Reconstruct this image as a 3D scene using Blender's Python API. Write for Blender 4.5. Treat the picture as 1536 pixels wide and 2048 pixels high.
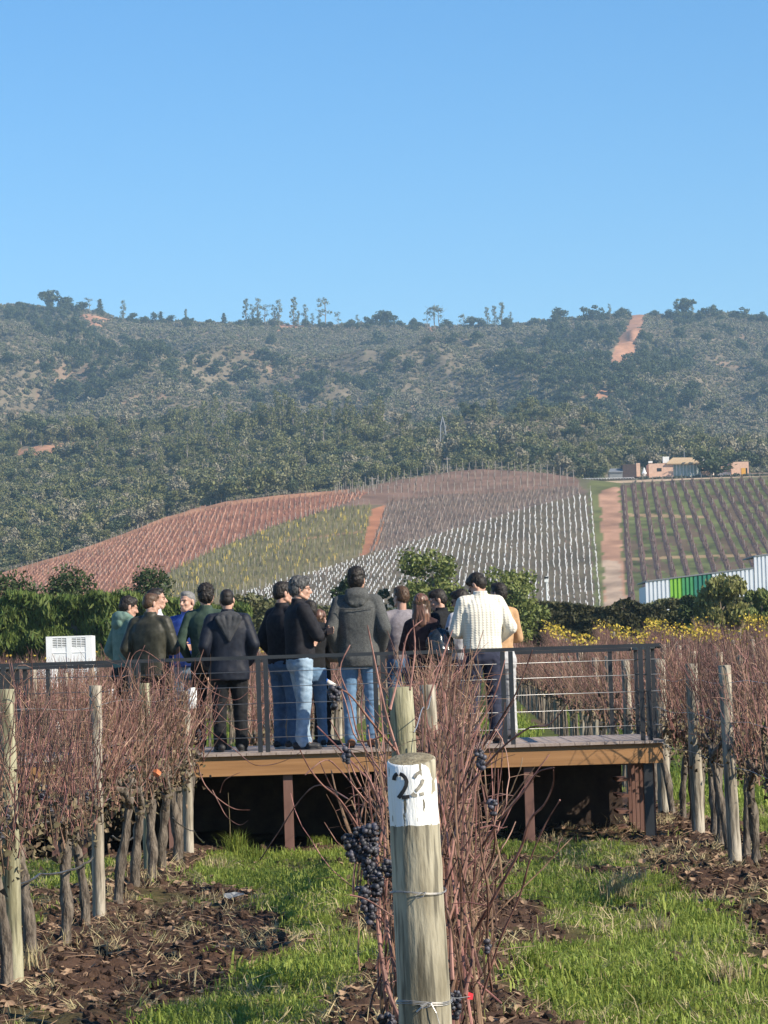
import bpy, bmesh, math, random
import numpy as np
from mathutils import Vector, Matrix, noise as mnoise

for o in list(bpy.data.objects):
    bpy.data.objects.remove(o, do_unlink=True)
C = bpy.context.scene.collection
scene = bpy.context.scene
R = math.radians

# ------------------------------------------------------------------ camera
F = 6826.7            # focal length in pixels of the 1536x2048 photograph
EYE = 1.75
ROLL = 0.0314
PITCH = math.atan(321.0 / F)
_f0 = Vector((0, math.cos(PITCH), math.sin(PITCH)))
_u0 = Vector((0, -math.sin(PITCH), math.cos(PITCH)))
_r0 = Vector((1, 0, 0))
RIGHT = _r0 * math.cos(ROLL) - _u0 * math.sin(ROLL)
UP = _u0 * math.cos(ROLL) + _r0 * math.sin(ROLL)
cam_d = bpy.data.cameras.new('camera')
cam = bpy.data.objects.new('camera', cam_d)
C.objects.link(cam)
m = Matrix.Identity(4)
for i in range(3):
    m[i][0] = RIGHT[i]; m[i][1] = UP[i]; m[i][2] = -_f0[i]
m[0][3], m[1][3], m[2][3] = 0, 0, EYE
cam.matrix_world = m
cam_d.sensor_fit = 'VERTICAL'
cam_d.sensor_height = 36.0
cam_d.sensor_width = 27.0
cam_d.lens = 120.0
cam_d.clip_start = 0.1
cam_d.clip_end = 20000
scene.camera = cam

# ------------------------------------------------------------------ sky, sun, exposure
SUN_EL, SUN_AZ = R(33), R(60)      # azimuth: degrees to the right of straight behind the camera
sun_dir = Vector((math.sin(SUN_AZ) * math.cos(SUN_EL), -math.cos(SUN_AZ) * math.cos(SUN_EL), math.sin(SUN_EL)))
w = bpy.data.worlds.new('World')
scene.world = w
w.use_nodes = True
nt = w.node_tree
nt.nodes.clear()
wo = nt.nodes.new('ShaderNodeOutputWorld')
bg = nt.nodes.new('ShaderNodeBackground')
sky = nt.nodes.new('ShaderNodeTexSky')
sky.sky_type = 'NISHITA'
sky.sun_disc = False
sky.sun_elevation = SUN_EL
sky.sun_rotation = math.atan2(sun_dir.x, sun_dir.y)
sky.altitude = 300
sky.air_density = 1.0
sky.dust_density = 0.0
sky.ozone_density = 5.0
bg.inputs['Strength'].default_value = 0.105
hs0 = nt.nodes.new('ShaderNodeHueSaturation'); hs0.inputs['Saturation'].default_value = 1.22
nt.links.new(sky.outputs[0], hs0.inputs['Color']); nt.links.new(hs0.outputs[0], bg.inputs[0])
nt.links.new(bg.outputs[0], wo.inputs[0])
sd = bpy.data.lights.new('sun', 'SUN')
sd.energy = 5.0
sd.angle = R(0.5)
sd.color = (1.0, 0.90, 0.74)
sun = bpy.data.objects.new('sun', sd)
C.objects.link(sun)
sun.rotation_euler = (-sun_dir).to_track_quat('-Z', 'Y').to_euler()
sun.location = sun_dir * 100
scene.view_settings.view_transform = 'Standard'
scene.view_settings.look = 'None'
scene.view_settings.exposure = 0.62
scene.view_settings.gamma = 1.0
scene.cycles.max_bounces = 6
scene.cycles.diffuse_bounces = 3
scene.cycles.transparent_max_bounces = 8
scene.cycles.volume_bounces = 0
scene.cycles.use_denoising = True

# ------------------------------------------------------------------ picture <-> world
def ray(px, py):
    d = RIGHT * ((px - 768) / F) - UP * ((py - 1024) / F) + _f0
    return d / d.y                      # (dx/dy, 1, dz/dy)
def at(px, py, Y):
    d = ray(px, py)
    return Vector((d.x * Y, Y, EYE + d.z * Y))
def flat(px, py, z=0.0):
    d = ray(px, py)
    Y = (z - EYE) / d.z
    return Vector((d.x * Y, Y, z))
_Rn, _Un, _Fn = np.array(RIGHT), np.array(UP), np.array(_f0)
def project(P):
    P = np.asarray(P, float) - np.array([0, 0, EYE])
    w_ = P @ _Fn
    return 768 + F * (P @ _Rn) / w_, 1024 - F * (P @ _Un) / w_

# ------------------------------------------------------------------ numpy noise
def _hash(ix, iy, seed):
    h = (ix.astype(np.int64) * 374761393 + iy.astype(np.int64) * 668265263 + seed * 1274126177) & 0xffffffff
    h = ((h ^ (h >> 13)) * 1274126177) & 0xffffffff
    return ((h ^ (h >> 16)) & 0xffff) / 65535.0
def vn(x, y, seed=0):
    x = np.asarray(x, float); y = np.asarray(y, float)
    ix = np.floor(x); iy = np.floor(y)
    fx = x - ix; fy = y - iy
    fx = fx * fx * (3 - 2 * fx); fy = fy * fy * (3 - 2 * fy)
    a = _hash(ix, iy, seed); b = _hash(ix + 1, iy, seed)
    c = _hash(ix, iy + 1, seed); d = _hash(ix + 1, iy + 1, seed)
    return (a * (1 - fx) + b * fx) * (1 - fy) + (c * (1 - fx) + d * fx) * fy
def fbm(x, y, octaves=4, seed=0):
    s = 0; amp = 0.5; t = 0
    for k in range(octaves):
        s = s + amp * vn(x * 2 ** k + 17.3 * k, y * 2 ** k + 9.1 * k, seed + k); t += amp; amp *= 0.5
    return s / t
def inpoly(x, y, poly):
    x = np.asarray(x, float); y = np.asarray(y, float)
    r = np.zeros(x.shape, bool)
    n = len(poly); j = n - 1
    for i in range(n):
        xi, yi = poly[i]; xj, yj = poly[j]
        if yi != yj:
            r ^= ((yi > y) != (yj > y)) & (x < (xj - xi) * (y - yi) / (yj - yi) + xi)
        j = i
    return r

# ------------------------------------------------------------------ object helpers
def tag(o, label=None, cat=None, group=None, kind=None):
    if label: o['label'] = label
    if cat: o['category'] = cat
    if group: o['group'] = group
    if kind: o['kind'] = kind
    return o
def empty(name, loc=(0, 0, 0), rz=0.0):
    o = bpy.data.objects.new(name, None)
    C.objects.link(o)
    o.empty_display_size = 0.2
    o.location = loc
    o.rotation_euler = (0, 0, rz)
    return o
def copy_tree(o, parent=None, top=True):
    c = o.copy(); C.objects.link(c); c.parent = parent
    for ch in o.children:
        copy_tree(ch, c, False)
    return c
def link(name, me, mat=None, parent=None, smooth=False):
    if mat is not None:
        for mm in (mat if isinstance(mat, (list, tuple)) else [mat]):
            me.materials.append(mm)
    if smooth:
        me.polygons.foreach_set('use_smooth', [True] * len(me.polygons))
    o = bpy.data.objects.new(name, me)
    C.objects.link(o)
    if parent is not None:
        o.parent = parent
    return o

class MB:
    """collects primitive shapes as vertex / face lists and links them as one mesh"""
    def __init__(s):
        s.v = []; s.f = []; s.mi = []; s.cur = 0
    def add(s, vs, fs):
        n = len(s.v)
        s.v.extend([tuple(p) for p in vs])
        s.f.extend([tuple(i + n for i in f) for f in fs])
        s.mi.extend([s.cur] * len(fs))
        return s
    def box(s, x0, x1, y0, y1, z0, z1):
        return s.add([(x0, y0, z0), (x1, y0, z0), (x1, y1, z0), (x0, y1, z0), (x0, y0, z1), (x1, y0, z1), (x1, y1, z1), (x0, y1, z1)],
                     [(0, 3, 2, 1), (4, 5, 6, 7), (0, 1, 5, 4), (1, 2, 6, 5), (2, 3, 7, 6), (3, 0, 4, 7)])
    def tube(s, pts, rad, n=6, cap=True, twist=0.0, jit=0.0, rnd=None):
        pts = [Vector(p) for p in pts]
        if not hasattr(rad, '__len__'): rad = [rad] * len(pts)
        vs = []; fs = []
        ref = Vector((0.31, 0.94, 0.11))
        for i, p in enumerate(pts):
            d = (pts[min(i + 1, len(pts) - 1)] - pts[max(i - 1, 0)])
            if d.length < 1e-9: d = Vector((0, 0, 1))
            d.normalize()
            r_ = ref if abs(d.dot(ref)) < 0.95 else Vector((1, 0, 0))
            a = d.cross(r_).normalized(); b = d.cross(a)
            for k in range(n):
                t = 2 * math.pi * k / n + twist * i
                rr = rad[i] * (1 + (rnd.uniform(-jit, jit) if rnd else 0))
                vs.append(p + a * (math.cos(t) * rr) + b * (math.sin(t) * rr))
        for i in range(len(pts) - 1):
            for k in range(n):
                fs.append((i * n + k, i * n + (k + 1) % n, (i + 1) * n + (k + 1) % n, (i + 1) * n + k))
        if cap:
            fs.append(tuple(range(n))[::-1]); fs.append(tuple((len(pts) - 1) * n + k for k in range(n)))
        return s.add(vs, fs)
    def ell(s, c, r, seg=12, rings=8, rot=None):
        c = Vector(c); vs = []; fs = []
        M = rot.to_matrix() if hasattr(rot, 'to_matrix') else rot
        for i in range(rings + 1):
            ph = math.pi * i / rings
            for k in range(seg):
                t = 2 * math.pi * k / seg
                p = Vector((r[0] * math.sin(ph) * math.cos(t), r[1] * math.sin(ph) * math.sin(t), r[2] * math.cos(ph)))
                if M is not None: p = M @ p
                vs.append(c + p)
        for i in range(rings):
            for k in range(seg):
                fs.append((i * seg + k, (i + 1) * seg + k, (i + 1) * seg + (k + 1) % seg, i * seg + (k + 1) % seg))
        return s.add(vs, fs)
    def cap(s, p0, p1, r0, r1, n=12):
        """tapered capsule"""
        p0 = Vector(p0); p1 = Vector(p1); d = (p1 - p0)
        L = d.length; d.normalize()
        pts = []; rs = []
        for k in range(5):
            a = math.pi / 2 * (k / 4.0)
            pts.append(p0 - d * (r0 * math.cos(a))); rs.append(max(r0 * math.sin(a), r0 * 0.05))
        for k in range(1, 4):
            pts.append(p0 + d * L * k / 4); rs.append(r0 + (r1 - r0) * k / 4)
        for k in range(5):
            a = math.pi / 2 * (k / 4.0)
            pts.append(p1 + d * (r1 * math.sin(a))); rs.append(max(r1 * math.cos(a), r1 * 0.05))
        return s.tube(pts, rs, n)
    def loft(s, rings, n=20, power=2.3):
        """rings: (cx, cy, z, rx, ry)"""
        vs = []; fs = []
        for (cx, cy, z, rx, ry) in rings:
            for k in range(n):
                t = 2 * math.pi * k / n
                c_, s_ = math.cos(t), math.sin(t)
                vs.append((cx + rx * math.copysign(abs(c_) ** (2 / power), c_), cy + ry * math.copysign(abs(s_) ** (2 / power), s_), z))
        for i in range(len(rings) - 1):
            for k in range(n):
                fs.append((i * n + k, i * n + (k + 1) % n, (i + 1) * n + (k + 1) % n, (i + 1) * n + k))
        fs.append(tuple(range(n))[::-1]); fs.append(tuple((len(rings) - 1) * n + k for k in range(n)))
        return s.add(vs, fs)
    def mesh(s, name='mesh'):
        me = bpy.data.meshes.new(name)
        me.from_pydata(s.v, [], s.f)
        if any(s.mi): me.polygons.foreach_set('material_index', s.mi)
        me.update()
        return me
    def build(s, name, mat, parent=None, smooth=False):
        return link(name, s.mesh(name), mat, parent, smooth)

def np_mesh(name, V, Fq):
    """fast mesh from arrays; Fq is (n,3) or (n,4)"""
    V = np.asarray(V, np.float32); Fq = np.asarray(Fq, np.int32)
    me = bpy.data.meshes.new(name)
    k = Fq.shape[1]
    me.vertices.add(len(V)); me.vertices.foreach_set('co', V.ravel())
    me.loops.add(len(Fq) * k); me.loops.foreach_set('vertex_index', Fq.ravel())
    me.polygons.add(len(Fq)); me.polygons.foreach_set('loop_start', np.arange(len(Fq), dtype=np.int32) * k)
    me.update(calc_edges=True)
    return me
def set_col(me, cols, name='col'):
    at_ = me.color_attributes.new(name, 'FLOAT_COLOR', 'POINT')
    c4 = np.ones((len(me.vertices), 4), np.float32); c4[:, :3] = cols
    at_.data.foreach_set('color', c4.ravel())

# ------------------------------------------------------------------ materials
def _mat(name):
    mt = bpy.data.materials.new(name); mt.use_nodes = True
    nt = mt.node_tree; b = nt.nodes['Principled BSDF']
    return mt, nt, b
def mat(name, c1, c2=None, rough=0.8, scale=8.0, stretch=(1, 1, 1), bump=0.0, bscale=None, detail=4, spec=0.3, island=0.0, objrand=0.0,
        metal=0.0, attr=None, hi=0.65, lo=0.35, sheen=0.0, bdist=0.01):
    """noise mix of two albedos in object space, optional per-island variation and bump"""
    mt, nt, b = _mat(name)
    N = nt.nodes; L = nt.links
    b.inputs['Roughness'].default_value = rough
    b.inputs['Specular IOR Level'].default_value = spec
    b.inputs['Metallic'].default_value = metal
    if sheen: b.inputs['Sheen Weight'].default_value = sheen
    tc = N.new('ShaderNodeTexCoord'); mp = N.new('ShaderNodeMapping'); mp.inputs['Scale'].default_value = stretch
    L.new(tc.outputs['Object'], mp.inputs[0])
    c2 = c2 or c1
    nz = N.new('ShaderNodeTexNoise'); nz.inputs['Scale'].default_value = scale; nz.inputs['Detail'].default_value = detail
    nz.inputs['Roughness'].default_value = 0.65
    L.new(mp.outputs[0], nz.inputs['Vector'])
    rp = N.new('ShaderNodeMapRange'); rp.inputs[1].default_value = lo; rp.inputs[2].default_value = hi
    L.new(nz.outputs['Fac'], rp.inputs[0])
    mx = N.new('ShaderNodeMix'); mx.data_type = 'RGBA'
    mx.inputs[6].default_value = (*c1, 1); mx.inputs[7].default_value = (*c2, 1)
    L.new(rp.outputs[0], mx.inputs[0])
    out = mx.outputs[2]
    if attr:
        a_ = N.new('ShaderNodeAttribute'); a_.attribute_name = attr
        m2 = N.new('ShaderNodeMix'); m2.data_type = 'RGBA'; m2.blend_type = 'MULTIPLY'; m2.inputs[0].default_value = 1
        L.new(a_.outputs['Color'], m2.inputs[6]); L.new(out, m2.inputs[7]); out = m2.outputs[2]
    if island or objrand:
        hs = N.new('ShaderNodeHueSaturation')
        src = None
        if island:
            g = N.new('ShaderNodeNewGeometry'); src = g.outputs['Random Per Island']; amp = island
        else:
            g = N.new('ShaderNodeObjectInfo'); src = g.outputs['Random']; amp = objrand
        r2 = N.new('ShaderNodeMapRange'); r2.inputs[3].default_value = 1 - amp; r2.inputs[4].default_value = 1 + amp
        L.new(src, r2.inputs[0]); L.new(r2.outputs[0], hs.inputs['Value'])
        r3 = N.new('ShaderNodeMapRange'); r3.inputs[3].default_value = 0.5 - amp * 0.05; r3.inputs[4].default_value = 0.5 + amp * 0.05
        mu = N.new('ShaderNodeMath'); mu.operation = 'MULTIPLY'; mu.inputs[1].default_value = 7.31
        fr = N.new('ShaderNodeMath'); fr.operation = 'FRACT'
        L.new(src, mu.inputs[0]); L.new(mu.outputs[0], fr.inputs[0]); L.new(fr.outputs[0], r3.inputs[0]); L.new(r3.outputs[0], hs.inputs['Hue'])
        L.new(out, hs.inputs['Color']); out = hs.outputs[0]
    L.new(out, b.inputs['Base Color'])
    if bump:
        n2 = N.new('ShaderNodeTexNoise'); n2.inputs['Scale'].default_value = bscale or scale * 3; n2.inputs['Detail'].default_value = 6
        L.new(mp.outputs[0], n2.inputs['Vector'])
        bp = N.new('ShaderNodeBump'); bp.inputs['Strength'].default_value = bump; bp.inputs['Distance'].default_value = bdist
        L.new(n2.outputs['Fac'], bp.inputs['Height']); L.new(bp.outputs[0], b.inputs['Normal'])
    return mt
def leafmat(name, c1, c2, objrand=0.0, island=0.25, transl=0.25, rough=0.6, scale=0.5):
    """foliage: some light passes through the leaf"""
    mt = mat(name, c1, c2, rough=rough, scale=scale, island=island, objrand=objrand, spec=0.25)
    nt = mt.node_tree; b = nt.nodes['Principled BSDF']; out = nt.nodes['Material Output']
    tr = nt.nodes.new('ShaderNodeBsdfTranslucent'); ms = nt.nodes.new('ShaderNodeMixShader')
    ms.inputs[0].default_value = transl
    src = b.inputs['Base Color'].links[0].from_socket
    nt.links.new(src, tr.inputs[0]); nt.links.new(b.outputs[0], ms.inputs[1]); nt.links.new(tr.outputs[0], ms.inputs[2])
    nt.links.new(ms.outputs[0], out.inputs['Surface'])
    return mt

def ordinal(n):
    w_ = ['zeroth', 'first', 'second', 'third', 'fourth', 'fifth', 'sixth', 'seventh', 'eighth', 'ninth', 'tenth', 'eleventh', 'twelfth']
    if n < len(w_): return w_[n]
    return f"{n}{'th' if 10 <= n % 100 <= 20 else {1: 'st', 2: 'nd', 3: 'rd'}.get(n % 10, 'th')}"
# ================================================================== TERRAIN
ROW_DX = 0.018                       # the vine rows drift to the right as they recede
ROW_GAP = 2.45
def row_x(k, Y): return 0.06 + ROW_GAP * k + ROW_DX * (Y - 10)

def layer(pts):
    """list of (px, py) -> sorted arrays azimuth, slope"""
    a = sorted((ray(px, py).x, ray(px, py).z) for px, py in pts)
    return np.array([p[0] for p in a]), np.array([p[1] for p in a])
L_BASE = layer([(-400, 1228), (0, 1226), (400, 1226), (900, 1224), (1300, 1218), (1536, 1212), (1900, 1208)])
CREST = [(-400, 1205), (-150, 1178), (0, 1146), (150, 1102), (250, 1066), (330, 1034), (450, 1003), (560, 990), (700, 978), (800, 958), (900, 943), (960, 938), (1080, 944), (1150, 955),
         (1240, 966), (1400, 958), (1536, 952), (1900, 950)]
L_CREST = layer(CREST)
L_MID = layer([(-400, 870), (0, 852), (150, 862), (300, 868), (450, 858), (600, 865), (800, 872), (1000, 868), (1150, 862), (1300, 870), (1536, 880), (1900, 885)])
L_RIDGE = layer([(-400, 606), (-100, 608), (0, 612), (60, 614), (110, 618), (190, 622), (230, 638), (300, 642), (360, 646), (450, 647), (560, 648), (640, 651), (800, 650), (900, 655),
                 (1000, 651), (1060, 650), (1130, 641), (1200, 636), (1280, 628), (1350, 634), (1420, 630), (1500, 636), (1536, 642), (1700, 650), (1900, 640)])
def near_z(Y):
    return np.interp(Y, [0, 45, 60, 78, 100, 122, 150, 170, 190, 240], [0, 0, 0.1, 0.28, 0.45, 0.65, 1.3, 1.9, 2.4, 3.6])
def tz(x, Y, fine=True):
    """terrain height"""
    x = np.asarray(x, float); Y = np.asarray(Y, float)
    a = x / np.maximum(Y, 1.0)
    eb = np.interp(a, *L_BASE); ec = np.interp(a, *L_CREST)
    em = np.interp(a, *L_MID); er = np.interp(a, *L_RIDGE)
    # distance of the crest: constant slope of the vineyard face
    t = 0.215
    zb = eb * 770
    dY = np.clip((ec * 770 - zb) / (t - ec), 12, 260)
    Yc = 770 + dY
    e = np.full(a.shape, 0.0)
    def seg(y0, e0, y1, e1):
        m_ = (Y >= y0) & (Y <= y1)
        u = np.clip((Y - y0) / np.maximum(y1 - y0, 1e-6), 0, 1)
        return m_, e0 + (e1 - e0) * u
    e190 = (near_z(190.0) - EYE) / 190.0
    z = near_z(Y).astype(float) - EYE
    z = np.where(Y > 190, (near_z(190.0) - EYE) + (zb - (near_z(190.0) - EYE)) * np.clip((Y - 190) / 580, 0, 1), z)
    z = np.where(Y > 770, zb + t * (Y - 770), z)
    zc = ec * Yc
    # behind the crest
    Yd = Yc + 45
    zd = (ec - 0.0016) * Yd
    z = np.where(Y > Yc, zc + (zd - zc) * np.clip((Y - Yc) / 45, 0, 1), z)
    u = np.clip((Y - Yd) / (1500 - Yd), 0, 1)
    ed = ec - 0.0016
    z = np.where(Y > Yd, (ed + (em - ed) * (u ** 0.85)) * Y, z)
    z = np.where(Y > 1500, (em - 0.004 * np.clip((Y - 1500) / 160, 0, 1)) * Y, z)
    v = np.clip((Y - 1660) / (2700 - 1660), 0, 1)
    em2 = em - 0.004
    z = np.where(Y > 1660, (em2 + (er - em2) * (v ** 0.9)) * Y, z)
    z = np.where(Y > 2700, (er - 0.02 * np.clip((Y - 2700) / 500, 0, 1)) * Y, z)
    if fine:
        far = np.clip((Y - 1080) / 150, 0, 1) * np.clip((1500 - Y) / 120, 0, 1)
        z = z + far * (fbm(x / 60, Y / 90, 4, 5) - 0.5) * 34
        mt_ = np.clip((Y - 1700) / 200, 0, 1) * np.clip((2640 - Y) / 320, 0, 1)
        rd = 1 - np.abs(2 * fbm(x / 130 + Y / 800 + 3.1, Y / 420 - x / 500, 3, 11) - 1) * 2
        z = z + mt_ * (rd - 0.45) * 30 + mt_ * (fbm(x / 45, Y / 70, 4, 21) - 0.5) * 26
        z = z + np.clip((Y - 2690) / 20, 0, 1) * (vn(x / 18, Y / 60, 8) - 0.5) * 3
    return z + EYE
def crestY(px):
    a = ray(px, 1000).x
    eb = np.interp(a, *L_BASE); ec = np.interp(a, *L_CREST)
    return 770 + float(np.clip((ec * 770 - eb * 770) / (0.215 - ec), 12, 260))
def hit(px, py, y0=200.0, y1=3000.0, step=2.0):
    """where the sight line through a picture point first meets the far terrain"""
    d = ray(px, py)
    Y = np.arange(y0, y1, step)
    g = tz(d.x * Y, Y) - (EYE + d.z * Y)
    i = np.argmax(g >= 0)
    if g[i] < 0: i = np.argmin(np.abs(g))
    return Vector((d.x * Y[i], Y[i], float(tz(d.x * Y[i], Y[i]))))

# picture outlines of the differently coloured ground, laid on the terrain below
BARE = [
    [(1212, 742), (1230, 696), (1254, 650), (1266, 626), (1296, 622), (1286, 660), (1268, 700), (1264, 730), (1244, 744)],
    [(1250, 722), (1260, 705), (1272, 706), (1262, 730)],
    [(1176, 803), (1196, 785), (1206, 778), (1218, 785), (1222, 800), (1200, 806)],
    [(138, 630), (180, 628), (222, 640), (206, 656), (160, 645)],
    [(548, 650), (612, 648), (600, 664), (552, 664)],
    [(845, 655), (880, 655), (872, 668), (848, 664)],
    [(0, 904), (80, 892), (180, 888), (200, 896), (120, 906), (30, 914), (0, 916)],
    [(1030, 770), (1050, 770), (1048, 780), (1030, 780)],
]
BANK = [(300, 1046), (440, 1000), (520, 974), (590, 953), (650, 944), (690, 948), (690, 957), (640, 960), (590, 970), (520, 990), (440, 1012), (330, 1052)]
BLK_A = [(-300, 1240), (-150, 1182), (0, 1150), (150, 1106), (330, 1040), (450, 1008), (560, 996), (700, 984), (740, 985), (650, 1020), (540, 1055), (440, 1095), (330, 1148), (260, 1240)]
BLK_B = [(330, 1150), (440, 1097), (540, 1057), (650, 1022), (745, 1010), (722, 1112), (600, 1155), (480, 1195), (430, 1240), (260, 1240)]
TRACK = [(742, 1018), (772, 1010), (758, 1098), (722, 1112)]
BLK_C = [(774, 1006), (880, 990), (1000, 985), (1150, 972), (1180, 984), (1040, 1020), (900, 1060), (758, 1106)]
BLK_D = [(480, 1190), (758, 1106), (900, 1060), (1040, 1020), (1180, 985), (1200, 1250), (430, 1250)]
ROAD = [(1200, 982), (1238, 972), (1243, 1090), (1250, 1150), (1258, 1250), (1205, 1250), (1208, 1150), (1203, 1080)]
VERGE = [(1178, 960), (1240, 960), (1258, 1250), (1190, 1250)]
BLK_E = [(1238, 972), (1400, 962), (1900, 955), (1900, 1250), (1258, 1250)]

def grass_amount(x, Y):
    """0 bare tilled soil .. 1 grass, near the camera"""
    k = (x - 0.06 - ROW_DX * (Y - 10)) / ROW_GAP
    fr = np.abs(k - np.round(k)) * ROW_GAP                    # distance to the nearest row
    n = fbm(x * 1.1 + 5, Y * 0.45, 4, 3)
    side = np.where(k < -0.5, 0.0, 0.0)
    left = (k > -1.02) & (k < 0)
    fr_l = (x - row_x(-1, Y))
    wide = np.where(left, np.clip((fr_l - 1.15 - 0.25 * np.sin(Y * 0.35)) / 0.25, -1, 1), np.clip((fr - 0.55) / 0.25, -1, 1))
    near_mid = np.clip((fr - 0.58) / 0.22, -1, 1)
    g = 0.5 + 0.75 * np.minimum(wide, near_mid) + (n - 0.55) * 3.2
    g = np.where((x > -1.8) & (x < -0.2) & (Y > 28) & (Y < 34), np.maximum(g, 0.75 + (n - .5)), g)
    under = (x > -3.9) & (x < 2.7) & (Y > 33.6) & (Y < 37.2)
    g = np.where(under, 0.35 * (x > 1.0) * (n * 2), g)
    return np.clip(g, 0, 1)

def make_ground():
    Ys = np.concatenate([np.arange(-12, 14, 1.0), np.arange(14, 40, 0.045), np.arange(40, 60, 0.3), np.arange(60, 200, 2.0), np.arange(200, 760, 14.0), np.arange(760, 1065, 1.3)])
    A = np.linspace(-0.2, 0.2, 521)
    w_ = (np.maximum(Ys, 0) + 30)[:, None]
    X = A[None, :] * w_; YY = np.repeat(Ys[:, None], len(A), 1)
    Z = tz(X, YY)
    g = grass_amount(X, YY)
    near = np.clip((60 - YY) / 15, 0, 1)
    clod = (fbm(X * 7, YY * 7, 4, 31) - 0.5) * 0.13 + (np.abs(vn(X * 15, YY * 15, 71) - 0.5)) * 0.05
    # worked soil is lumpy, grass is smoother; a low ridge under each row
    k = (X - 0.06 - ROW_DX * (YY - 10)) / ROW_GAP
    fr = np.abs(k - np.round(k)) * ROW_GAP
    Z = Z + near * (clod * (1 - 0.7 * g) + (fbm(X * 1.2, YY * 1.2, 3, 41) - 0.5) * 0.10 + 0.05 * np.exp(-(fr / 0.35) ** 2) * (np.abs(k) < 3))
    P = np.stack([X, YY, Z], -1).reshape(-1, 3)
    n0, n1 = X.shape
    idx = np.arange(n0 * n1).reshape(n0, n1)
    q = np.stack([idx[:-1, :-1], idx[:-1, 1:], idx[1:, 1:], idx[1:, :-1]], -1).reshape(-1, 4)
    me = np_mesh('ground', P, q)
    x, y = P[:, 0], P[:, 1]
    px, py = project(P)
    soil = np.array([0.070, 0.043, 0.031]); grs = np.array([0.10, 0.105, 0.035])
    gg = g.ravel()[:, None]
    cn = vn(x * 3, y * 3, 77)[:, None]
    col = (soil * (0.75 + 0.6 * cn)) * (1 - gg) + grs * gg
    mid = (y > 45)[:, None]
    gm = fbm(x / 2.2, y / 6, 3, 9)[:, None]
    midc = np.array([0.10, 0.12, 0.035]) * (gm > 0.45) + np.array([0.13, 0.095, 0.06]) * (gm <= 0.45)
    col = np.where(mid, midc, col)
    far = y > 700
    n1_ = fbm(x / 5, y / 5, 4, 51)[:, None]
    def put(poly, c, jit=3.0, amp=0.5):
        nonlocal col
        jx = (vn(x / 4, y / 4, 61) - 0.5) * jit * 2; jy = (vn(x / 4 + 50, y / 4, 62) - 0.5) * jit
        m_ = far & inpoly(px + jx, py + jy, poly)
        cc = np.array(c) * (1 + amp * (n1_ - 0.5) * 2)
        col = np.where(m_[:, None], cc, col)
    col = np.where(far[:, None], np.array([0.15, 0.12, 0.075]) * (0.6 + 0.8 * n1_), col)
    put([(1040, 930), (1900, 930), (1900, 980), (1040, 990)], (0.15, 0.14, 0.08))
    put([(600, 1010), (800, 960), (960, 935), (1150, 950), (1170, 985), (774, 1010)], (0.21, 0.135, 0.10))
    put(BANK, (0.36, 0.19, 0.12), 4)
    put(BLK_A, (0.27, 0.125, 0.078))
    put(CREST[2:9] + [(x_, y_ + 9) for x_, y_ in CREST[2:9][::-1]], (0.38, 0.20, 0.12), 2)
    put(BLK_B, (0.17, 0.145, 0.072))
    put(BLK_C, (0.165, 0.125, 0.10))
    put(BLK_D, (0.125, 0.105, 0.068))
    put(VERGE, (0.14, 0.15, 0.055))
    put(BLK_E, (0.115, 0.13, 0.048), 1, 1.0)
    eb_ = far & inpoly(px, py, BLK_E) & (fbm(x / 2.5, y / 9, 3, 88) > .60)
    col = np.where(eb_[:, None], np.array([0.13, 0.095, 0.06]) * (.7 + .6 * n1_), col)
    put(TRACK, (0.36, 0.165, 0.09))
    put(ROAD, (0.40, 0.235, 0.155), 5, 0.6)
    put([(1206, 1120), (1240, 1120), (1250, 1250), (1210, 1250)], (0.40, 0.30, 0.22), 6, 0.6)
    put([(1243, 1026), (1412, 1032), (1412, 1037), (1243, 1032)], (0.32, 0.23, 0.13), 1)
    put([(1245, 1116), (1560, 1105), (1560, 1110), (1245, 1121)], (0.32, 0.23, 0.13), 1)
    put([(560, 1080), (735, 1060), (735, 1064), (560, 1085)], (0.30, 0.20, 0.11), 1)
    set_col(me, col)
    mt = mat('ground_soil', (0.8, 0.8, 0.8), (1.15, 1.1, 1.05), rough=0.95, scale=9, attr='col', bump=0.6, bscale=40, spec=0.1, bdist=0.02)
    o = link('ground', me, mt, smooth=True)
    tag(o, kind='structure')
    return o
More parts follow.
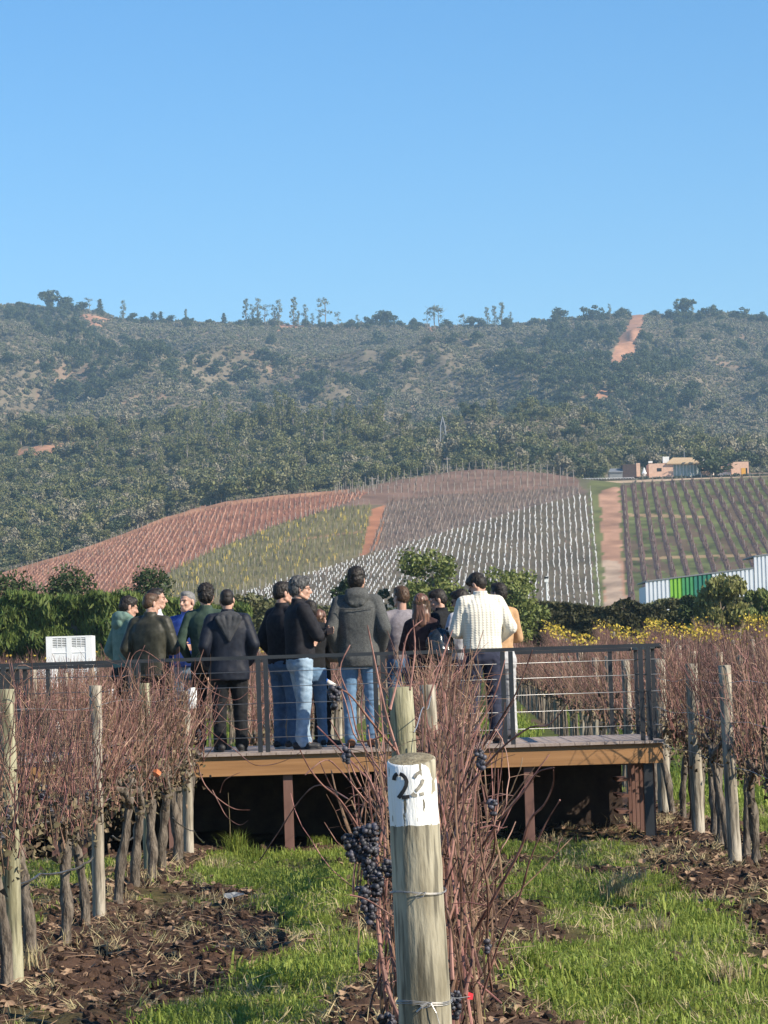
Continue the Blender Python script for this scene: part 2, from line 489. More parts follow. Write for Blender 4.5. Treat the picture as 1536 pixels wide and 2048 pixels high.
def make_mountains():
    Ys = np.concatenate([np.arange(1050, 1520, 6.0), np.arange(1520, 1700, 12), np.arange(1700, 2720, 5.0), np.arange(2720, 3300, 60)])
    A = np.linspace(-0.2, 0.2, 601)
    X = A[None, :] * (Ys + 30)[:, None]; YY = np.repeat(Ys[:, None], len(A), 1)
    Z = tz(X, YY)
    Z[0] -= 2.0
    P = np.stack([X, YY, Z], -1).reshape(-1, 3)
    idx = np.arange(X.size).reshape(X.shape)
    q = np.stack([idx[:-1, :-1], idx[:-1, 1:], idx[1:, 1:], idx[1:, :-1]], -1).reshape(-1, 4)
    me = np_mesh('mountains', P, q)
    x, y = P[:, 0], P[:, 1]
    px, py = project(P)
    n = fbm(x / 14, y / 14, 5, 91)[:, None]; nb = fbm(x / 60, y / 90, 3, 92)[:, None]
    col = np.array([0.19, 0.155, 0.105]) * (0.55 + 0.9 * n)
    col = np.where((nb > 0.62) & (n > 0.5), np.array([0.22, 0.155, 0.105]) * (0.6 + 0.8 * n), col)
    for poly in BARE:
        jx = (fbm(x / 9, y / 9, 3, 61) - 0.5) * 14; jy = (fbm(x / 9 + 50, y / 9, 3, 62) - 0.5) * 8
        m_ = inpoly(px + jx, py + jy, poly)
        col = np.where(m_[:, None], np.array([0.44, 0.235, 0.14]) * (0.7 + 0.6 * n), col)
    set_col(me, col)
    mt = mat('mountain_soil', (0.8, 0.8, 0.8), (1.1, 1.1, 1.1), rough=0.95, scale=0.3, attr='col', spec=0.05)
    o = link('mountains', me, mt, smooth=True)
    tag(o, kind='structure')
make_ground()
make_mountains()
# ================================================================== SCATTER (only for what nobody could count)
def hidden_collection(name, objs):
    c = bpy.data.collections.new(name)
    for o in objs:
        for u in list(o.users_collection): u.objects.unlink(o)
        c.objects.link(o)
    return c
def scatter(name, pts, rot, scl, idx, sources):
    """one object that repeats the source meshes on points (geometry nodes)"""
    pts = np.asarray(pts, np.float32); n = len(pts)
    me = bpy.data.meshes.new(name)
    me.vertices.add(n); me.vertices.foreach_set('co', pts.ravel())
    a = me.attributes.new('rot', 'FLOAT_VECTOR', 'POINT'); a.data.foreach_set('vector', np.asarray(rot, np.float32).ravel())
    a = me.attributes.new('scl', 'FLOAT_VECTOR', 'POINT'); a.data.foreach_set('vector', np.asarray(scl, np.float32).ravel())
    a = me.attributes.new('idx', 'INT', 'POINT'); a.data.foreach_set('value', np.asarray(idx, np.int32).ravel())
    me.update()
    o = bpy.data.objects.new(name, me); C.objects.link(o)
    for i, s_ in enumerate(sources): s_.name = f"{name}_source_{i:02d}"
    col = hidden_collection(name + '_sources', sources)
    ng = bpy.data.node_groups.new(name + '_nodes', 'GeometryNodeTree')
    ng.interface.new_socket('Geometry', in_out='INPUT', socket_type='NodeSocketGeometry')
    ng.interface.new_socket('Geometry', in_out='OUTPUT', socket_type='NodeSocketGeometry')
    N = ng.nodes; L = ng.links
    gi = N.new('NodeGroupInput'); go = N.new('NodeGroupOutput')
    ci = N.new('GeometryNodeCollectionInfo'); ci.inputs['Collection'].default_value = col
    ci.inputs['Separate Children'].default_value = True; ci.inputs['Reset Children'].default_value = True
    ip = N.new('GeometryNodeInstanceOnPoints'); ip.inputs['Pick Instance'].default_value = True
    def na(nm, ty):
        x = N.new('GeometryNodeInputNamedAttribute'); x.data_type = ty; x.inputs['Name'].default_value = nm
        return [s for s in x.outputs if s.enabled and s.name == 'Attribute'][0]
    L.new(gi.outputs[0], ip.inputs['Points']); L.new(ci.outputs[0], ip.inputs['Instance'])
    L.new(na('idx', 'INT'), ip.inputs['Instance Index'])
    er = N.new('FunctionNodeEulerToRotation'); L.new(na('rot', 'FLOAT_VECTOR'), er.inputs[0]); L.new(er.outputs[0], ip.inputs['Rotation'])
    L.new(na('scl', 'FLOAT_VECTOR'), ip.inputs['Scale'])
    L.new(ip.outputs[0], go.inputs[0])
    md = o.modifiers.new('scatter', 'NODES'); md.node_group = ng
    o['kind'] = 'stuff'
    return o
def rnd_rsi(n, seed, s0, s1, nsrc, tilt=0.06, zs=(0.8, 1.25)):
    r = np.random.RandomState(seed)
    rot = np.stack([r.uniform(-tilt, tilt, n), r.uniform(-tilt, tilt, n), r.uniform(0, 6.28, n)], -1)
    s = r.uniform(s0, s1, n)
    scl = np.stack([s, s, s * r.uniform(zs[0], zs[1], n)], -1)
    return rot, scl, r.randint(0, nsrc, n)

# ================================================================== TREES
def leaf_cards(rs, centers, radii, per, size, flat_=0.8, droop=0.0):
    """many small leaf clumps (tilted kites) spread through blobs"""
    V = []; 
    for c, r in zip(centers, radii):
        n = per
        d = rs.normal(size=(n, 3)); d /= np.linalg.norm(d, axis=1)[:, None]
        rad = r * rs.uniform(0.55, 1.08, n)[:, None]
        p = np.array(c) + d * rad * np.array([1, 1, flat_])
        t = rs.normal(size=(n, 3)); t[:, 2] -= droop * 2; t /= np.linalg.norm(t, axis=1)[:, None]
        nn = d + rs.normal(size=(n, 3)) * 0.7
        b = np.cross(nn, t); b /= np.maximum(np.linalg.norm(b, axis=1), 1e-6)[:, None]
        sz = size * rs.uniform(0.6, 1.3, n)[:, None]
        q = np.stack([p - t * sz, p + b * sz * 0.55, p + t * sz, p - b * sz * 0.55], 1)
        V.append(q.reshape(-1, 3))
    V = np.concatenate(V)
    f = np.arange(len(V)).reshape(-1, 4)
    return V, f
def crown_mesh(seed, kind):
    rs = np.random.RandomState(seed)
    C_, R_ = [], []
    if kind == 'round':          # broad evergreen, height 1 unit = 1 m scaled later, total height 6
        for i in range(13):
            a = rs.uniform(0, 6.28); r = rs.uniform(0.2, 2.0); z = rs.uniform(1.4, 4.8)
            r *= math.sqrt(max(0.1, 1 - ((z - 2.8) / 2.9) ** 2))
            C_.append((r * math.cos(a), r * math.sin(a), z)); R_.append(rs.uniform(0.7, 1.25))
        return leaf_cards(rs, C_, R_, 60, 0.30)
    if kind == 'gum':            # tall, narrow, broken crown
        for i in range(14):
            z = 1.8 + 8.6 * (i + rs.uniform(0, 1)) / 14; a = rs.uniform(0, 6.28); r = rs.uniform(0.2, 2.1) * (1.15 - z / 13)
            C_.append((r * math.cos(a), r * math.sin(a), z)); R_.append(rs.uniform(0.4, 1.0))
        return leaf_cards(rs, C_, R_, 38, 0.27, 1.0, 0.6)
    if kind == 'sparse':
        for i in range(7):
            z = rs.uniform(4.0, 8.5); a = rs.uniform(0, 6.28); r = rs.uniform(0.2, 1.2)
            C_.append((r * math.cos(a), r * math.sin(a), z)); R_.append(rs.uniform(0.35, 0.7))
        return leaf_cards(rs, C_, R_, 26, 0.24, 1.0, 0.4)
    if kind == 'cone':
        for i in range(16):
            z = 0.8 + i * 0.34; r = (6.4 - z) / 5.6 * rs.uniform(0.5, 1.2); a = i * 2.4
            C_.append((r * math.cos(a) * 0.8, r * math.sin(a) * 0.8, z)); R_.append(0.35 + 0.5 * (6.4 - z) / 5.6)
        return leaf_cards(rs, C_, R_, 40, 0.26, 0.7)
    if kind == 'shrub':
        for i in range(6):
            a = rs.uniform(0, 6.28); r = rs.uniform(0, 0.8)
            C_.append((r * math.cos(a), r * math.sin(a), rs.uniform(0.35, 1.0))); R_.append(rs.uniform(0.4, 0.75))
        return leaf_cards(rs, C_, R_, 26, 0.24)
def trunk_mb(seed, kind):
    rs = random.Random(seed); b = MB()
    H = dict(round=3.2, gum=9.2, sparse=8.0, cone=5.4, shrub=0.8)[kind]; r0 = dict(round=0.28, gum=0.24, sparse=0.16, cone=0.2, shrub=0.08)[kind]
    pts = [(0, 0, -0.5)]; x = y = 0
    for i in range(1, 6):
        x += rs.uniform(-.12, .12) * H / 6; y += rs.uniform(-.12, .12) * H / 6
        pts.append((x, y, H * i / 5))
    b.tube(pts, [r0 * (1 - 0.15 * i) for i in range(6)], 6)
    for i in range(5):
        z = H * rs.uniform(0.35, 0.95); a = rs.uniform(0, 6.28); l = H * (0.28 if kind != 'gum' else 0.14)
        b.tube([(x * z / H, y * z / H, z), (math.cos(a) * l * .5, math.sin(a) * l * .5, z + l * .35), (math.cos(a) * l, math.sin(a) * l, z + l * .8)], [r0 * .4, r0 * .25, r0 * .1], 4)
    return b
M = {}
M['crown_round'] = leafmat('crown_round', (0.055, 0.075, 0.032), (0.115, 0.135, 0.06), objrand=0.0, island=0.35)
M['crown_gum'] = leafmat('crown_gum', (0.12, 0.13, 0.045), (0.23, 0.225, 0.09), island=0.35)
M['crown_sage'] = leafmat('crown_sage', (0.15, 0.138, 0.085), (0.31, 0.275, 0.19), island=0.3, transl=0.1)
M['crown_olive'] = leafmat('crown_olive', (0.12, 0.13, 0.058), (0.235, 0.215, 0.11), island=0.3, transl=0.1)
M['bark_far'] = mat('bark_far', (0.16, 0.13, 0.10), (0.32, 0.28, 0.23), scale=2)
TREE_SRC = {}
def tree_src(kind, v, matn):
    key = (kind, v, matn)
    if key not in TREE_SRC:
        V, f = crown_mesh(100 + v * 7 + len(kind), kind)
        cm = np_mesh('crown', V, f); cm.materials.append(M[matn])
        tm = trunk_mb(v * 3 + 1, kind).mesh('trunk'); tm.materials.append(M['bark_far'])
        TREE_SRC[key] = (cm, tm)
    return TREE_SRC[key]
HGT = dict(round=5.6, gum=11.2, sparse=9.2, cone=6.6, shrub=1.6)
def tree(name, kind, v, matn, loc, height, rz, label, group=None, cat='tree', width=1.0):
    cm, tm = tree_src(kind, v, matn)
    t = empty(name, loc, rz); s = height / HGT[kind]
    t.scale = (s * width, s * width, s)
    for n_, me in (('crown', cm), ('trunk', tm)):
        o = bpy.data.objects.new(n_, me); C.objects.link(o); o.parent = t
    tag(t, label, cat, group)
    return t
def merged_src(kind, v, matn):
    cm, tm = tree_src(kind, v, matn)
    bm = bmesh.new(); bm.from_mesh(cm); k = len(bm.faces)
    bm.from_mesh(tm)
    bm.faces.ensure_lookup_table()
    for f in bm.faces[k:]: f.material_index = 1
    me = bpy.data.meshes.new('src'); bm.to_mesh(me); bm.free()
    me.materials.append(M[matn]); me.materials.append(M['bark_far'])
    o = bpy.data.objects.new('src', me); C.objects.link(o)
    return o

rs = np.random.RandomState(4)
# ---- scrub over the mountainside
def spread(n, y0, y1, seed, amax=0.16):
    r = np.random.RandomState(seed)
    Y = r.uniform(y0, y1, n); a = r.uniform(-amax, amax, n)
    X = a * Y
    return X, Y
def bare_mask(px, py, X, Y, jit=14):
    jx = (fbm(X / 9, Y / 9, 3, 61) - 0.5) * jit; jy = (fbm(X / 9 + 50, Y / 9, 3, 62) - 0.5) * jit * .5
    b = np.zeros(X.shape, bool)
    for poly in BARE + [BANK]: b |= inpoly(px + jx, py + jy, poly)
    return b
X, Y = spread(70000, 1680, 2715, 1)
Z = tz(X, Y); px, py = project(np.stack([X, Y, Z], -1))
dens = fbm(X / 50, Y / 80, 4, 33) - .10 * (fbm(X / 110, Y / 200, 3, 35) > .52)
keep = (~bare_mask(px, py, X, Y) | ((np.random.RandomState(12).uniform(size=len(X)) < .16) & (px < 1200))) & (np.random.RandomState(2).uniform(size=len(X)) < 0.62 + 1.1 * dens)
X, Y, Z = X[keep], Y[keep], Z[keep]
rot, scl, idx = rnd_rsi(len(X), 5, 0.9, 2.1, 5)
scl *= (0.6 + 1.0 * vn(X / 20, Y / 30, 44))[:, None]
tag(scatter('hillside_scrub', np.stack([X, Y, Z - 0.2], -1), rot, scl, idx,
        [merged_src('shrub', v, m_) for v, m_ in ((0, 'crown_sage'), (1, 'crown_sage'), (2, 'crown_olive'), (3, 'crown_sage'), (4, 'crown_olive'))]),
    'low grey green scrub covering the whole mountainside', 'scrub')
# ---- darker trees in the gullies and hollows of the mountain
X, Y = spread(5200, 1680, 2680, 7)
Z = tz(X, Y); px, py = project(np.stack([X, Y, Z], -1))
g = fbm(X / 90 + Y / 700, Y / 260 - X / 600, 4, 66)
g = g + 0.10 * ((px > 1040) & (py > 640))
keep = ~bare_mask(px, py, X, Y) & ((g > 0.60) | ((Y > 2640) & (vn(X / 14, Y * 0, 4) > .45)))
X, Y, Z = X[keep], Y[keep], Z[keep]
rot, scl, idx = rnd_rsi(len(X), 6, 0.9, 1.9, 4)
tag(scatter('gully_wood', np.stack([X, Y, Z - 0.4], -1), rot, scl, idx, [merged_src('round', v, 'crown_round') for v in range(4)]),
    'dark evergreen wood filling the gullies of the mountain', 'woodland')
# ---- wood and bush on the nearer slope, behind the vineyard hill
X, Y = spread(22000, 800, 1540, 9)
Z = tz(X, Y); px, py = project(np.stack([X, Y, Z], -1))
cy = np.array([crestY(p) for p in np.linspace(-400, 1900, 47)])
yc = np.interp(px, np.linspace(-400, 1900, 47), cy)
g = fbm(X / 40, Y / 50, 4, 72)
r_ = np.random.RandomState(8).uniform(size=len(X))
open_ = ((py < 900) & (px < 330)) | ((py > 860) & (py < 920) & (px > 700)) | ((px > 980) & (px < 1300) & (py > 850))
gumband = (py > 800) & (py < 880) & (px > 350) & (px < 800)
p_ = np.where(open_, 0.35 * (g > 0.45), np.where(gumband, .5 * g, 1.2 * g))
keep = (~bare_mask(px, py, X, Y)) & (Y > yc + np.where(px < 620, 12, 55)) & (r_ < p_)
keep &= ~((px > 1200) & (Y < 1110))
keep &= ~((px > 872) & (px < 902) & (py > 868) & (py < 960))
X, Y, Z = X[keep], Y[keep], Z[keep]
rot, scl, idx = rnd_rsi(len(X), 10, 0.7, 1.45, 6)
scl *= (0.55 + 0.8 * vn(X / 25, Y / 25, 45))[:, None]
tag(scatter('slope_wood', np.stack([X, Y, Z - 0.4], -1), rot, scl, idx,
        [merged_src('round', v, m_) for v, m_ in ((5, 'crown_olive'), (6, 'crown_olive'), (7, 'crown_gum'), (8, 'crown_sage'), (9, 'crown_round'), (10, 'crown_gum'))]),
    'mixed green wood covering the slope behind the vineyard hill', 'woodland')
X, Y = spread(34000, 800, 1560, 19)
Z = tz(X, Y); px, py = project(np.stack([X, Y, Z], -1))
yc = np.interp(px, np.linspace(-400, 1900, 47), cy)
keep = (~bare_mask(px, py, X, Y)) & (Y > yc + np.where(px < 620, 8, 48)) & ~((px > 1180) & (Y < 1080))
X, Y, Z = X[keep], Y[keep], Z[keep]
rot, scl, idx = rnd_rsi(len(X), 20, 0.7, 1.5, 4)
tag(scatter('slope_scrub', np.stack([X, Y, Z - 0.2], -1), rot, scl, idx, [merged_src('shrub', v, m_) for v, m_ in ((5, 'crown_sage'), (6, 'crown_olive'), (7, 'crown_sage'), (8, 'crown_olive'))]),
    'grey green bushes between the trees of the lower slope', 'scrub')

# ---- trees one can tell apart: the skyline
sky_trees = [(38, 12, 'round'), (97, 34, 'round'), (128, 26, 'round'), (140, 20, 'round'), (165, 18, 'round'), (178, 26, 'sparse'), (200, 26, 'cone'), (247, 34, 'gum'), (263, 16, 'round'),
             (285, 10, 'round'), (322, 20, 'cone'), (340, 16, 'round'), (372, 26, 'gum'), (420, 10, 'round'), (448, 20, 'cone'), (492, 44, 'gum'), (505, 34, 'gum'), (517, 44, 'gum'), (531, 36, 'sparse'),
             (548, 34, 'gum'), (558, 42, 'gum'), (588, 48, 'gum'), (597, 26, 'gum'), (610, 36, 'gum'), (625, 22, 'gum'), (640, 28, 'gum'), (650, 50, 'sparse'), (676, 26, 'sparse'), (700, 14, 'round'),
             (715, 20, 'gum'), (742, 20, 'round'), (768, 28, 'round'), (778, 24, 'round'), (838, 10, 'round'), (856, 30, 'sparse'), (869, 44, 'sparse'), (879, 40, 'sparse'), (895, 18, 'round'), (925, 28, 'sparse'),
             (945, 20, 'round'), (965, 18, 'round'), (975, 34, 'gum'), (990, 36, 'gum'), (1004, 42, 'gum'), (1022, 24, 'gum'), (1070, 14, 'round'), (1118, 28, 'round'), (1182, 26, 'round'), (1196, 20, 'round'),
             (1220, 24, 'gum'), (1250, 14, 'round'), (1310, 12, 'round'), (1342, 16, 'round'), (1373, 34, 'round'), (1385, 26, 'gum'), (1407, 16, 'round'), (1432, 14, 'round'), (1470, 14, 'round'), (1484, 20, 'round'), (1510, 12, 'round')]
gum_desc = dict(gum='tall slender', round='low rounded', sparse='thin sparse', cone='pointed dark')
rsk = random.Random(3)
for i, (x_, h_, k_) in enumerate(sorted(sky_trees)):
    yy = float(np.interp(x_, [0, 60, 110, 190, 230, 300, 360, 450, 560, 640, 800, 900, 1000, 1060, 1130, 1200, 1280, 1350, 1420, 1500, 1536], [612, 614, 618, 622, 638, 642, 646, 647, 648, 651, 650, 655, 651, 650, 641, 636, 628, 634, 630, 636, 642]))
    d = ray(x_, yy); Yt = 2680; xx = d.x * Yt
    tree('ridge_tree', k_, rsk.randrange(3), 'crown_gum' if k_ in ('gum', 'sparse') else 'crown_round', (xx, Yt, float(tz(xx, Yt)) - 1.5), h_ / (F / Yt) * 1.3 + 2.0, rsk.uniform(0, 6),
         f"{gum_desc[k_]} tree on the mountain skyline, {ordinal(i + 1)} from the left", 'trees along the mountain skyline', width=1.0 if k_ == 'gum' else 1.3)
# ---- the line of tall gum trees along the middle ridge, and some that stand out below it
gums = []
rg = random.Random(12)
for i in range(105):
    x_ = rg.choice([rg.uniform(400, 760), rg.uniform(60, 1100), rg.uniform(280, 780)])
    base = {True: 872, False: 880}[x_ < 600] + rg.uniform(-14, 30)
    top_h = rg.uniform(42, 74) if 380 < x_ < 780 else rg.uniform(26, 54)
    gums.append((x_, base, top_h))
for i in range(26):
    gums.append((rg.uniform(190, 520), rg.uniform(900, 1010), rg.uniform(36, 60)))
gums.sort()
for i, (x_, b_, h_) in enumerate(gums):
    p = hit(x_, b_, 1080, 1500)
    tree('gum_tree', 'gum', rg.randrange(6), 'crown_gum', (p.x, p.y, p.z - 0.5), h_ * 1.22 / (F / p.y), rg.uniform(0, 6),
         f"tall narrow gum tree on the middle slope, {ordinal(i + 1)} from the left", 'gum trees on the middle slope', width=rg.uniform(0.8, 1.15))
bigs = []
for i in range(70):
    x_ = rg.uniform(0, 1536); y_ = rg.uniform(690, 830)
    if x_ < 1040 and rg.random() < 0.55: continue
    bigs.append((x_, y_))
bigs += [(760, 690), (790, 715), (745, 775), (720, 780), (540, 690), (500, 760), (480, 765), (130, 790), (90, 745), (20, 735), (250, 690), (400, 735), (385, 725), (900, 690)]
bigs.sort()
for i, (x_, y_) in enumerate(bigs):
    p = hit(x_, y_, 1700, 2690)
    tree('hillside_tree', 'round', rg.randrange(6), 'crown_round', (p.x, p.y, p.z - 0.6), rg.uniform(7, 12), rg.uniform(0, 6),
         f"dark rounded tree standing on the mountainside scrub, {ordinal(i + 1)} from the left", 'dark trees on the mountainside', width=rg.uniform(1.1, 1.6))
p = hit(1127, 950, 900, 1400)
tree('evergreen_tree', 'round', 3, 'crown_round', (p.x, p.y, p.z - 0.5), 9.5, 0.5, 'dark dense evergreen standing behind the hill crest, left of the hilltop house', width=0.95)

# ================================================================== VINEYARD ROWS ON THE HILL
M['far_stalk'] = mat('far_stalk', (0.15, 0.105, 0.08), (0.25, 0.175, 0.135), scale=0.6, island=0.3)
M['far_stalk_red'] = mat('far_stalk_red', (0.20, 0.09, 0.06), (0.33, 0.17, 0.115), scale=0.6, island=0.3)
M['far_stalk_dark'] = mat('far_stalk_dark', (0.085, 0.055, 0.042), (0.16, 0.11, 0.085), scale=0.6, island=0.3)
M['far_leaf_green'] = mat('far_leaf_green', (0.13, 0.13, 0.045), (0.22, 0.19, 0.09), scale=0.5, island=0.3)
M['far_leaf_yellow'] = mat('far_leaf_yellow', (0.42, 0.30, 0.06), (0.5, 0.38, 0.1), scale=0.5, island=0.3)
M['far_post'] = mat('far_post', (0.30, 0.26, 0.22), (0.40, 0.36, 0.31), island=0.2)
M['tube_white'] = mat('tube_white', (0.86, 0.86, 0.84), (0.9, 0.9, 0.88), rough=0.6, island=0.06)
M['soil_red'] = mat('soil_red', (0.34, 0.175, 0.115), (0.42, 0.24, 0.165), scale=1.2, rough=0.95)
M['soil_grey'] = mat('soil_grey', (0.21, 0.165, 0.135), (0.28, 0.225, 0.185), scale=1.2, rough=0.95)
M['mulch'] = mat('mulch', (0.085, 0.05, 0.04), (0.15, 0.09, 0.07), scale=1.2, rough=0.95)
def hill_row(p0, p1, step, stalk, hgt, label, group, tubes=False, strip=None, leaf=0.0, leafmatn=None, posts=7.0, seed=0, dens=3, wd=0.35, post_h=1.9, post_w=0.13, stripm='mulch'):
    r = np.random.RandomState(seed)
    L_ = (p1 - p0).length; n = max(3, int(L_ / step))
    t = (np.arange(n) + 0.5) / n
    X = p0.x + (p1.x - p0.x) * t; Y = p0.y + (p1.y - p0.y) * t
    X = X + (vn(Y / 9, X * 0 + seed, 5) - .5) * .25
    Z = tz(X, Y)
    root = empty('vine_row', (float(X[0]), float(Y[0]), float(Z[0])))
    ox, oy, oz = root.location
    def blades(X_, Y_, Z_, k, h0, h1, w0, w1, sp):
        m_ = len(X_) * k
        bx = np.repeat(X_, k) + r.uniform(-sp, sp, m_); by = np.repeat(Y_, k) + r.uniform(-step * .5, step * .5, m_)
        bz = np.repeat(Z_, k); a = r.uniform(0, 3.14, m_); ww = r.uniform(w0, w1, m_); hh = r.uniform(h0, h1, m_)
        dx, dy = np.cos(a) * ww, np.sin(a) * ww * 0.3
        lx = r.uniform(-.25, .25, m_)
        V = np.stack([np.stack([bx - dx, by - dy, bz - .1], -1), np.stack([bx + dx, by + dy, bz - .1], -1), np.stack([bx + dx * .5 + lx, by + dy, bz + hh], -1), np.stack([bx - dx * .5 + lx, by - dy, bz + hh], -1)], 1).reshape(-1, 3)
        V = V - np.array([ox, oy, oz])
        return V, np.arange(len(V)).reshape(-1, 4)
    V, f = blades(X, Y, Z, dens, hgt * .55, hgt, 0.03, 0.16, wd)
    link('vines', np_mesh('vines', V, f), M[stalk], root)
    if leaf:
        k_ = r.uniform(size=n) < leaf
        if k_.sum() > 0:
            V, f = blades(X[k_], Y[k_], Z[k_] + .3, 3, .4, 1.2, 0.08, 0.25, wd)
            link('leaves', np_mesh('leaves', V, f), M[leafmatn], root)
    if posts:
        np_ = max(2, int(L_ / posts)); b = MB()
        for i in range(np_ + 1):
            x = p0.x + (p1.x - p0.x) * i / np_; y = p0.y + (p1.y - p0.y) * i / np_; z = float(tz(x, y))
            b.box(x - ox - post_w / 2, x - ox + post_w / 2, y - oy - .06, y - oy + .06, z - oz - .3, z - oz + post_h * r.uniform(.9, 1.1))
        po = b.build('posts', M['far_post'], root); po['kind'] = 'stuff'
    if tubes:
        b = MB()
        for x, y, z in zip(X, Y, Z):
            if r.uniform() < 0.05 + .35 * (vn(np.array([x / 5.0]), np.array([y / 7.0]), 9)[0] > .72): continue
            q = r.uniform(.075, .115); h = r.uniform(.5, .85); lx = r.uniform(-.14, .14)
            cx, cy_, cz = x - ox + r.uniform(-.12, .12), y - oy, z - oz
            b.add([(cx - q, cy_ - q, cz), (cx + q, cy_ - q, cz), (cx + q, cy_ + q, cz), (cx - q, cy_ + q, cz), (cx - q + lx, cy_ - q, cz + h), (cx + q + lx, cy_ - q, cz + h), (cx + q + lx, cy_ + q, cz + h), (cx - q + lx, cy_ + q, cz + h)],
                  [(4, 5, 6, 7), (0, 1, 5, 4), (1, 2, 6, 5), (2, 3, 7, 6), (3, 0, 4, 7)])
        o = b.build('grow_tubes', M['tube_white'], root); o['kind'] = 'stuff'
    if strip:
        m_ = max(4, int(L_ / 2.5)); tt = np.linspace(0, 1, m_ + 1)
        sx = p0.x + (p1.x - p0.x) * tt; sy = p0.y + (p1.y - p0.y) * tt; jw = strip * (0.75 + 0.5 * vn(sx * .5, sy * .25, 3 + seed))
        cols = []
        for q, dz in ((-1, 0.02), (-.6, .16), (0, .24), (.6, .16), (1, .02)):
            xx = sx + q * jw / 2
            cols.append(np.stack([xx - ox, sy - oy, tz(xx, sy) + dz - oz], -1))
        V = np.stack(cols, 1).reshape(-1, 3); idx = np.arange(len(V)).reshape(-1, 5)
        q = np.stack([idx[:-1, :-1], idx[:-1, 1:], idx[1:, 1:], idx[1:, :-1]], -1).reshape(-1, 4)
        link('soil_strip', np_mesh('soil_strip', V, q), M[stripm], root)
    tag(root, label, 'vine row', group)
    return root
def interp_line(poly, x):
    return float(np.interp(x, [p[0] for p in poly], [p[1] for p in poly]))
# white sleeve block
edgeD = [(480, 1190), (758, 1108), (900, 1062), (1040, 1022), (1180, 988)]
leanD = lambda x: float(np.interp(x, [480, 600, 700, 800, 900, 960, 1040, 1100, 1180], [-1.1, -0.9, -.8, -.6, -.27, -.15, -.03, .03, .085]))
xs = np.arange(488, 1186, 11.0)
for i, x in enumerate(xs):
    y = interp_line(edgeD, x); yb = 1214
    a, b_ = hit(x, y, 600, 1060), hit(x + leanD(x) * (yb - y), yb, 500, 1000)
    hill_row(a, b_, 2.3, 'far_stalk', 0.9, f"hillside vine row with white plant sleeves, {ordinal(i + 1)} from the left of its block", 'rows of young vines in white sleeves', tubes=True,
             posts=26 if i % 3 == 0 else 0, seed=i, dens=2, post_h=2.6 if i % 6 == 0 else 2.0)
# grey block above it
xs = np.arange(778, 1172, 10.0)
for i, x in enumerate(xs):
    y = interp_line([(774, 1006), (880, 992), (1000, 987), (1150, 976), (1180, 986)], x); lx = (x - 1180) * 0.09
    yb = interp_line(edgeD, x + lx) - 5
    if yb - y < 8: continue
    hill_row(hit(x, y, 700, 1060), hit(x + lx, yb, 600, 1060), 1.6, 'far_stalk', 1.3, f"grey brown bare vine row above the white sleeves, {ordinal(i + 1)} from the left", 'grey vine rows above the white sleeves', seed=100 + i, posts=16, dens=3, post_w=.07, strip=.4, stripm='soil_grey')
# red block on the left shoulder of the hill
xs = np.arange(-40, 735, 10.5)
botA = [(-150, 1235), (0, 1225), (150, 1215), (260, 1205), (330, 1148), (440, 1096), (540, 1057), (650, 1022), (740, 990)]
for i, x in enumerate(xs):
    y = interp_line(CREST, x) + 10
    sl = float(np.interp(x, [0, 200, 400, 530, 600, 735], [-1.2, -0.9, -.5, -.12, .05, -.6]))
    # walk down the lean until the lower edge of the block
    yb = y + 4
    while yb < 1216 and yb < interp_line(botA, x + sl * (yb - y)): yb += 2
    if yb - y < 6: continue
    hill_row(hit(x, y, 600, 1060), hit(x + sl * (yb - y), yb, 500, 1060), 1.5, 'far_stalk_red', 1.25, f"reddish bare vine row on the hill shoulder, {ordinal(i + 1)} from the left", 'reddish vine rows on the hill shoulder', seed=200 + i, posts=20, dens=3, post_w=.07, strip=.55, stripm='soil_red')
# olive green block
xs = np.arange(350, 742, 10.5)
topB = [(330, 1150), (440, 1099), (540, 1059), (650, 1024), (745, 1013)]
for i, x in enumerate(xs):
    y = interp_line(topB, x); sl = float(np.interp(x, [350, 500, 650, 742], [-.9, -.6, -.35, -.16]))
    botB = [(200, 1230), (480, 1192), (600, 1153), (722, 1110), (760, 1100)]
    yb = y + 4
    while yb < 1216 and yb < interp_line(botB, x + sl * (yb - y)) - 2: yb += 2
    hill_row(hit(x, y, 600, 1060), hit(x + sl * (yb - y), yb, 500, 1060), 1.5, 'far_leaf_green', 1.25, f"olive green vine row left of the orange hill track, {ordinal(i + 1)} from the left", 'olive vine rows beside the orange track',
             seed=300 + i, posts=16, dens=3, leaf=0.04 + (0.22 if i % 5 == 2 else 0.02), leafmatn='far_leaf_yellow', post_w=.09)
# green block with brown strips below the house
xs = np.arange(1247, 1620, 19.5)
for i, x in enumerate(xs):
    y = interp_line([(1240, 974), (1300, 966), (1400, 962), (1536, 957), (1700, 955)], x)
    yb = 1212; xb = x + 15 + .6 * (x - 1243) * (yb - 965) / 235
    hill_row(hit(x, y, 700, 1060), hit(xb, yb, 500, 1000), 1.3, 'far_stalk_dark', 1.15, f"bare vine row in the green block below the house, {ordinal(i + 1)} from the left", 'vine rows in the green block below the house',
             seed=400 + i, posts=13, dens=4, strip=1.45, post_w=.1, wd=.3)
# posts and wires on the knoll
xs = np.arange(640, 1150, 13.0)
for i, x in enumerate(xs):
    y = interp_line(CREST, x) + 1; yb = interp_line([(640, 985), (700, 990), (880, 985), (1000, 980), (1150, 968)], x)
    if yb - y < 6: continue
    hill_row(hit(x, y, 700, 1060), hit(x - 4 - (900 - x) * .02, yb, 600, 1060), 2.0, 'far_stalk', 1.2, f"sparse vine row with pale stakes on the knoll, {ordinal(i + 1)} from the left", 'staked rows on the knoll', seed=500 + i, posts=14, dens=2, post_h=2.4, post_w=.12)
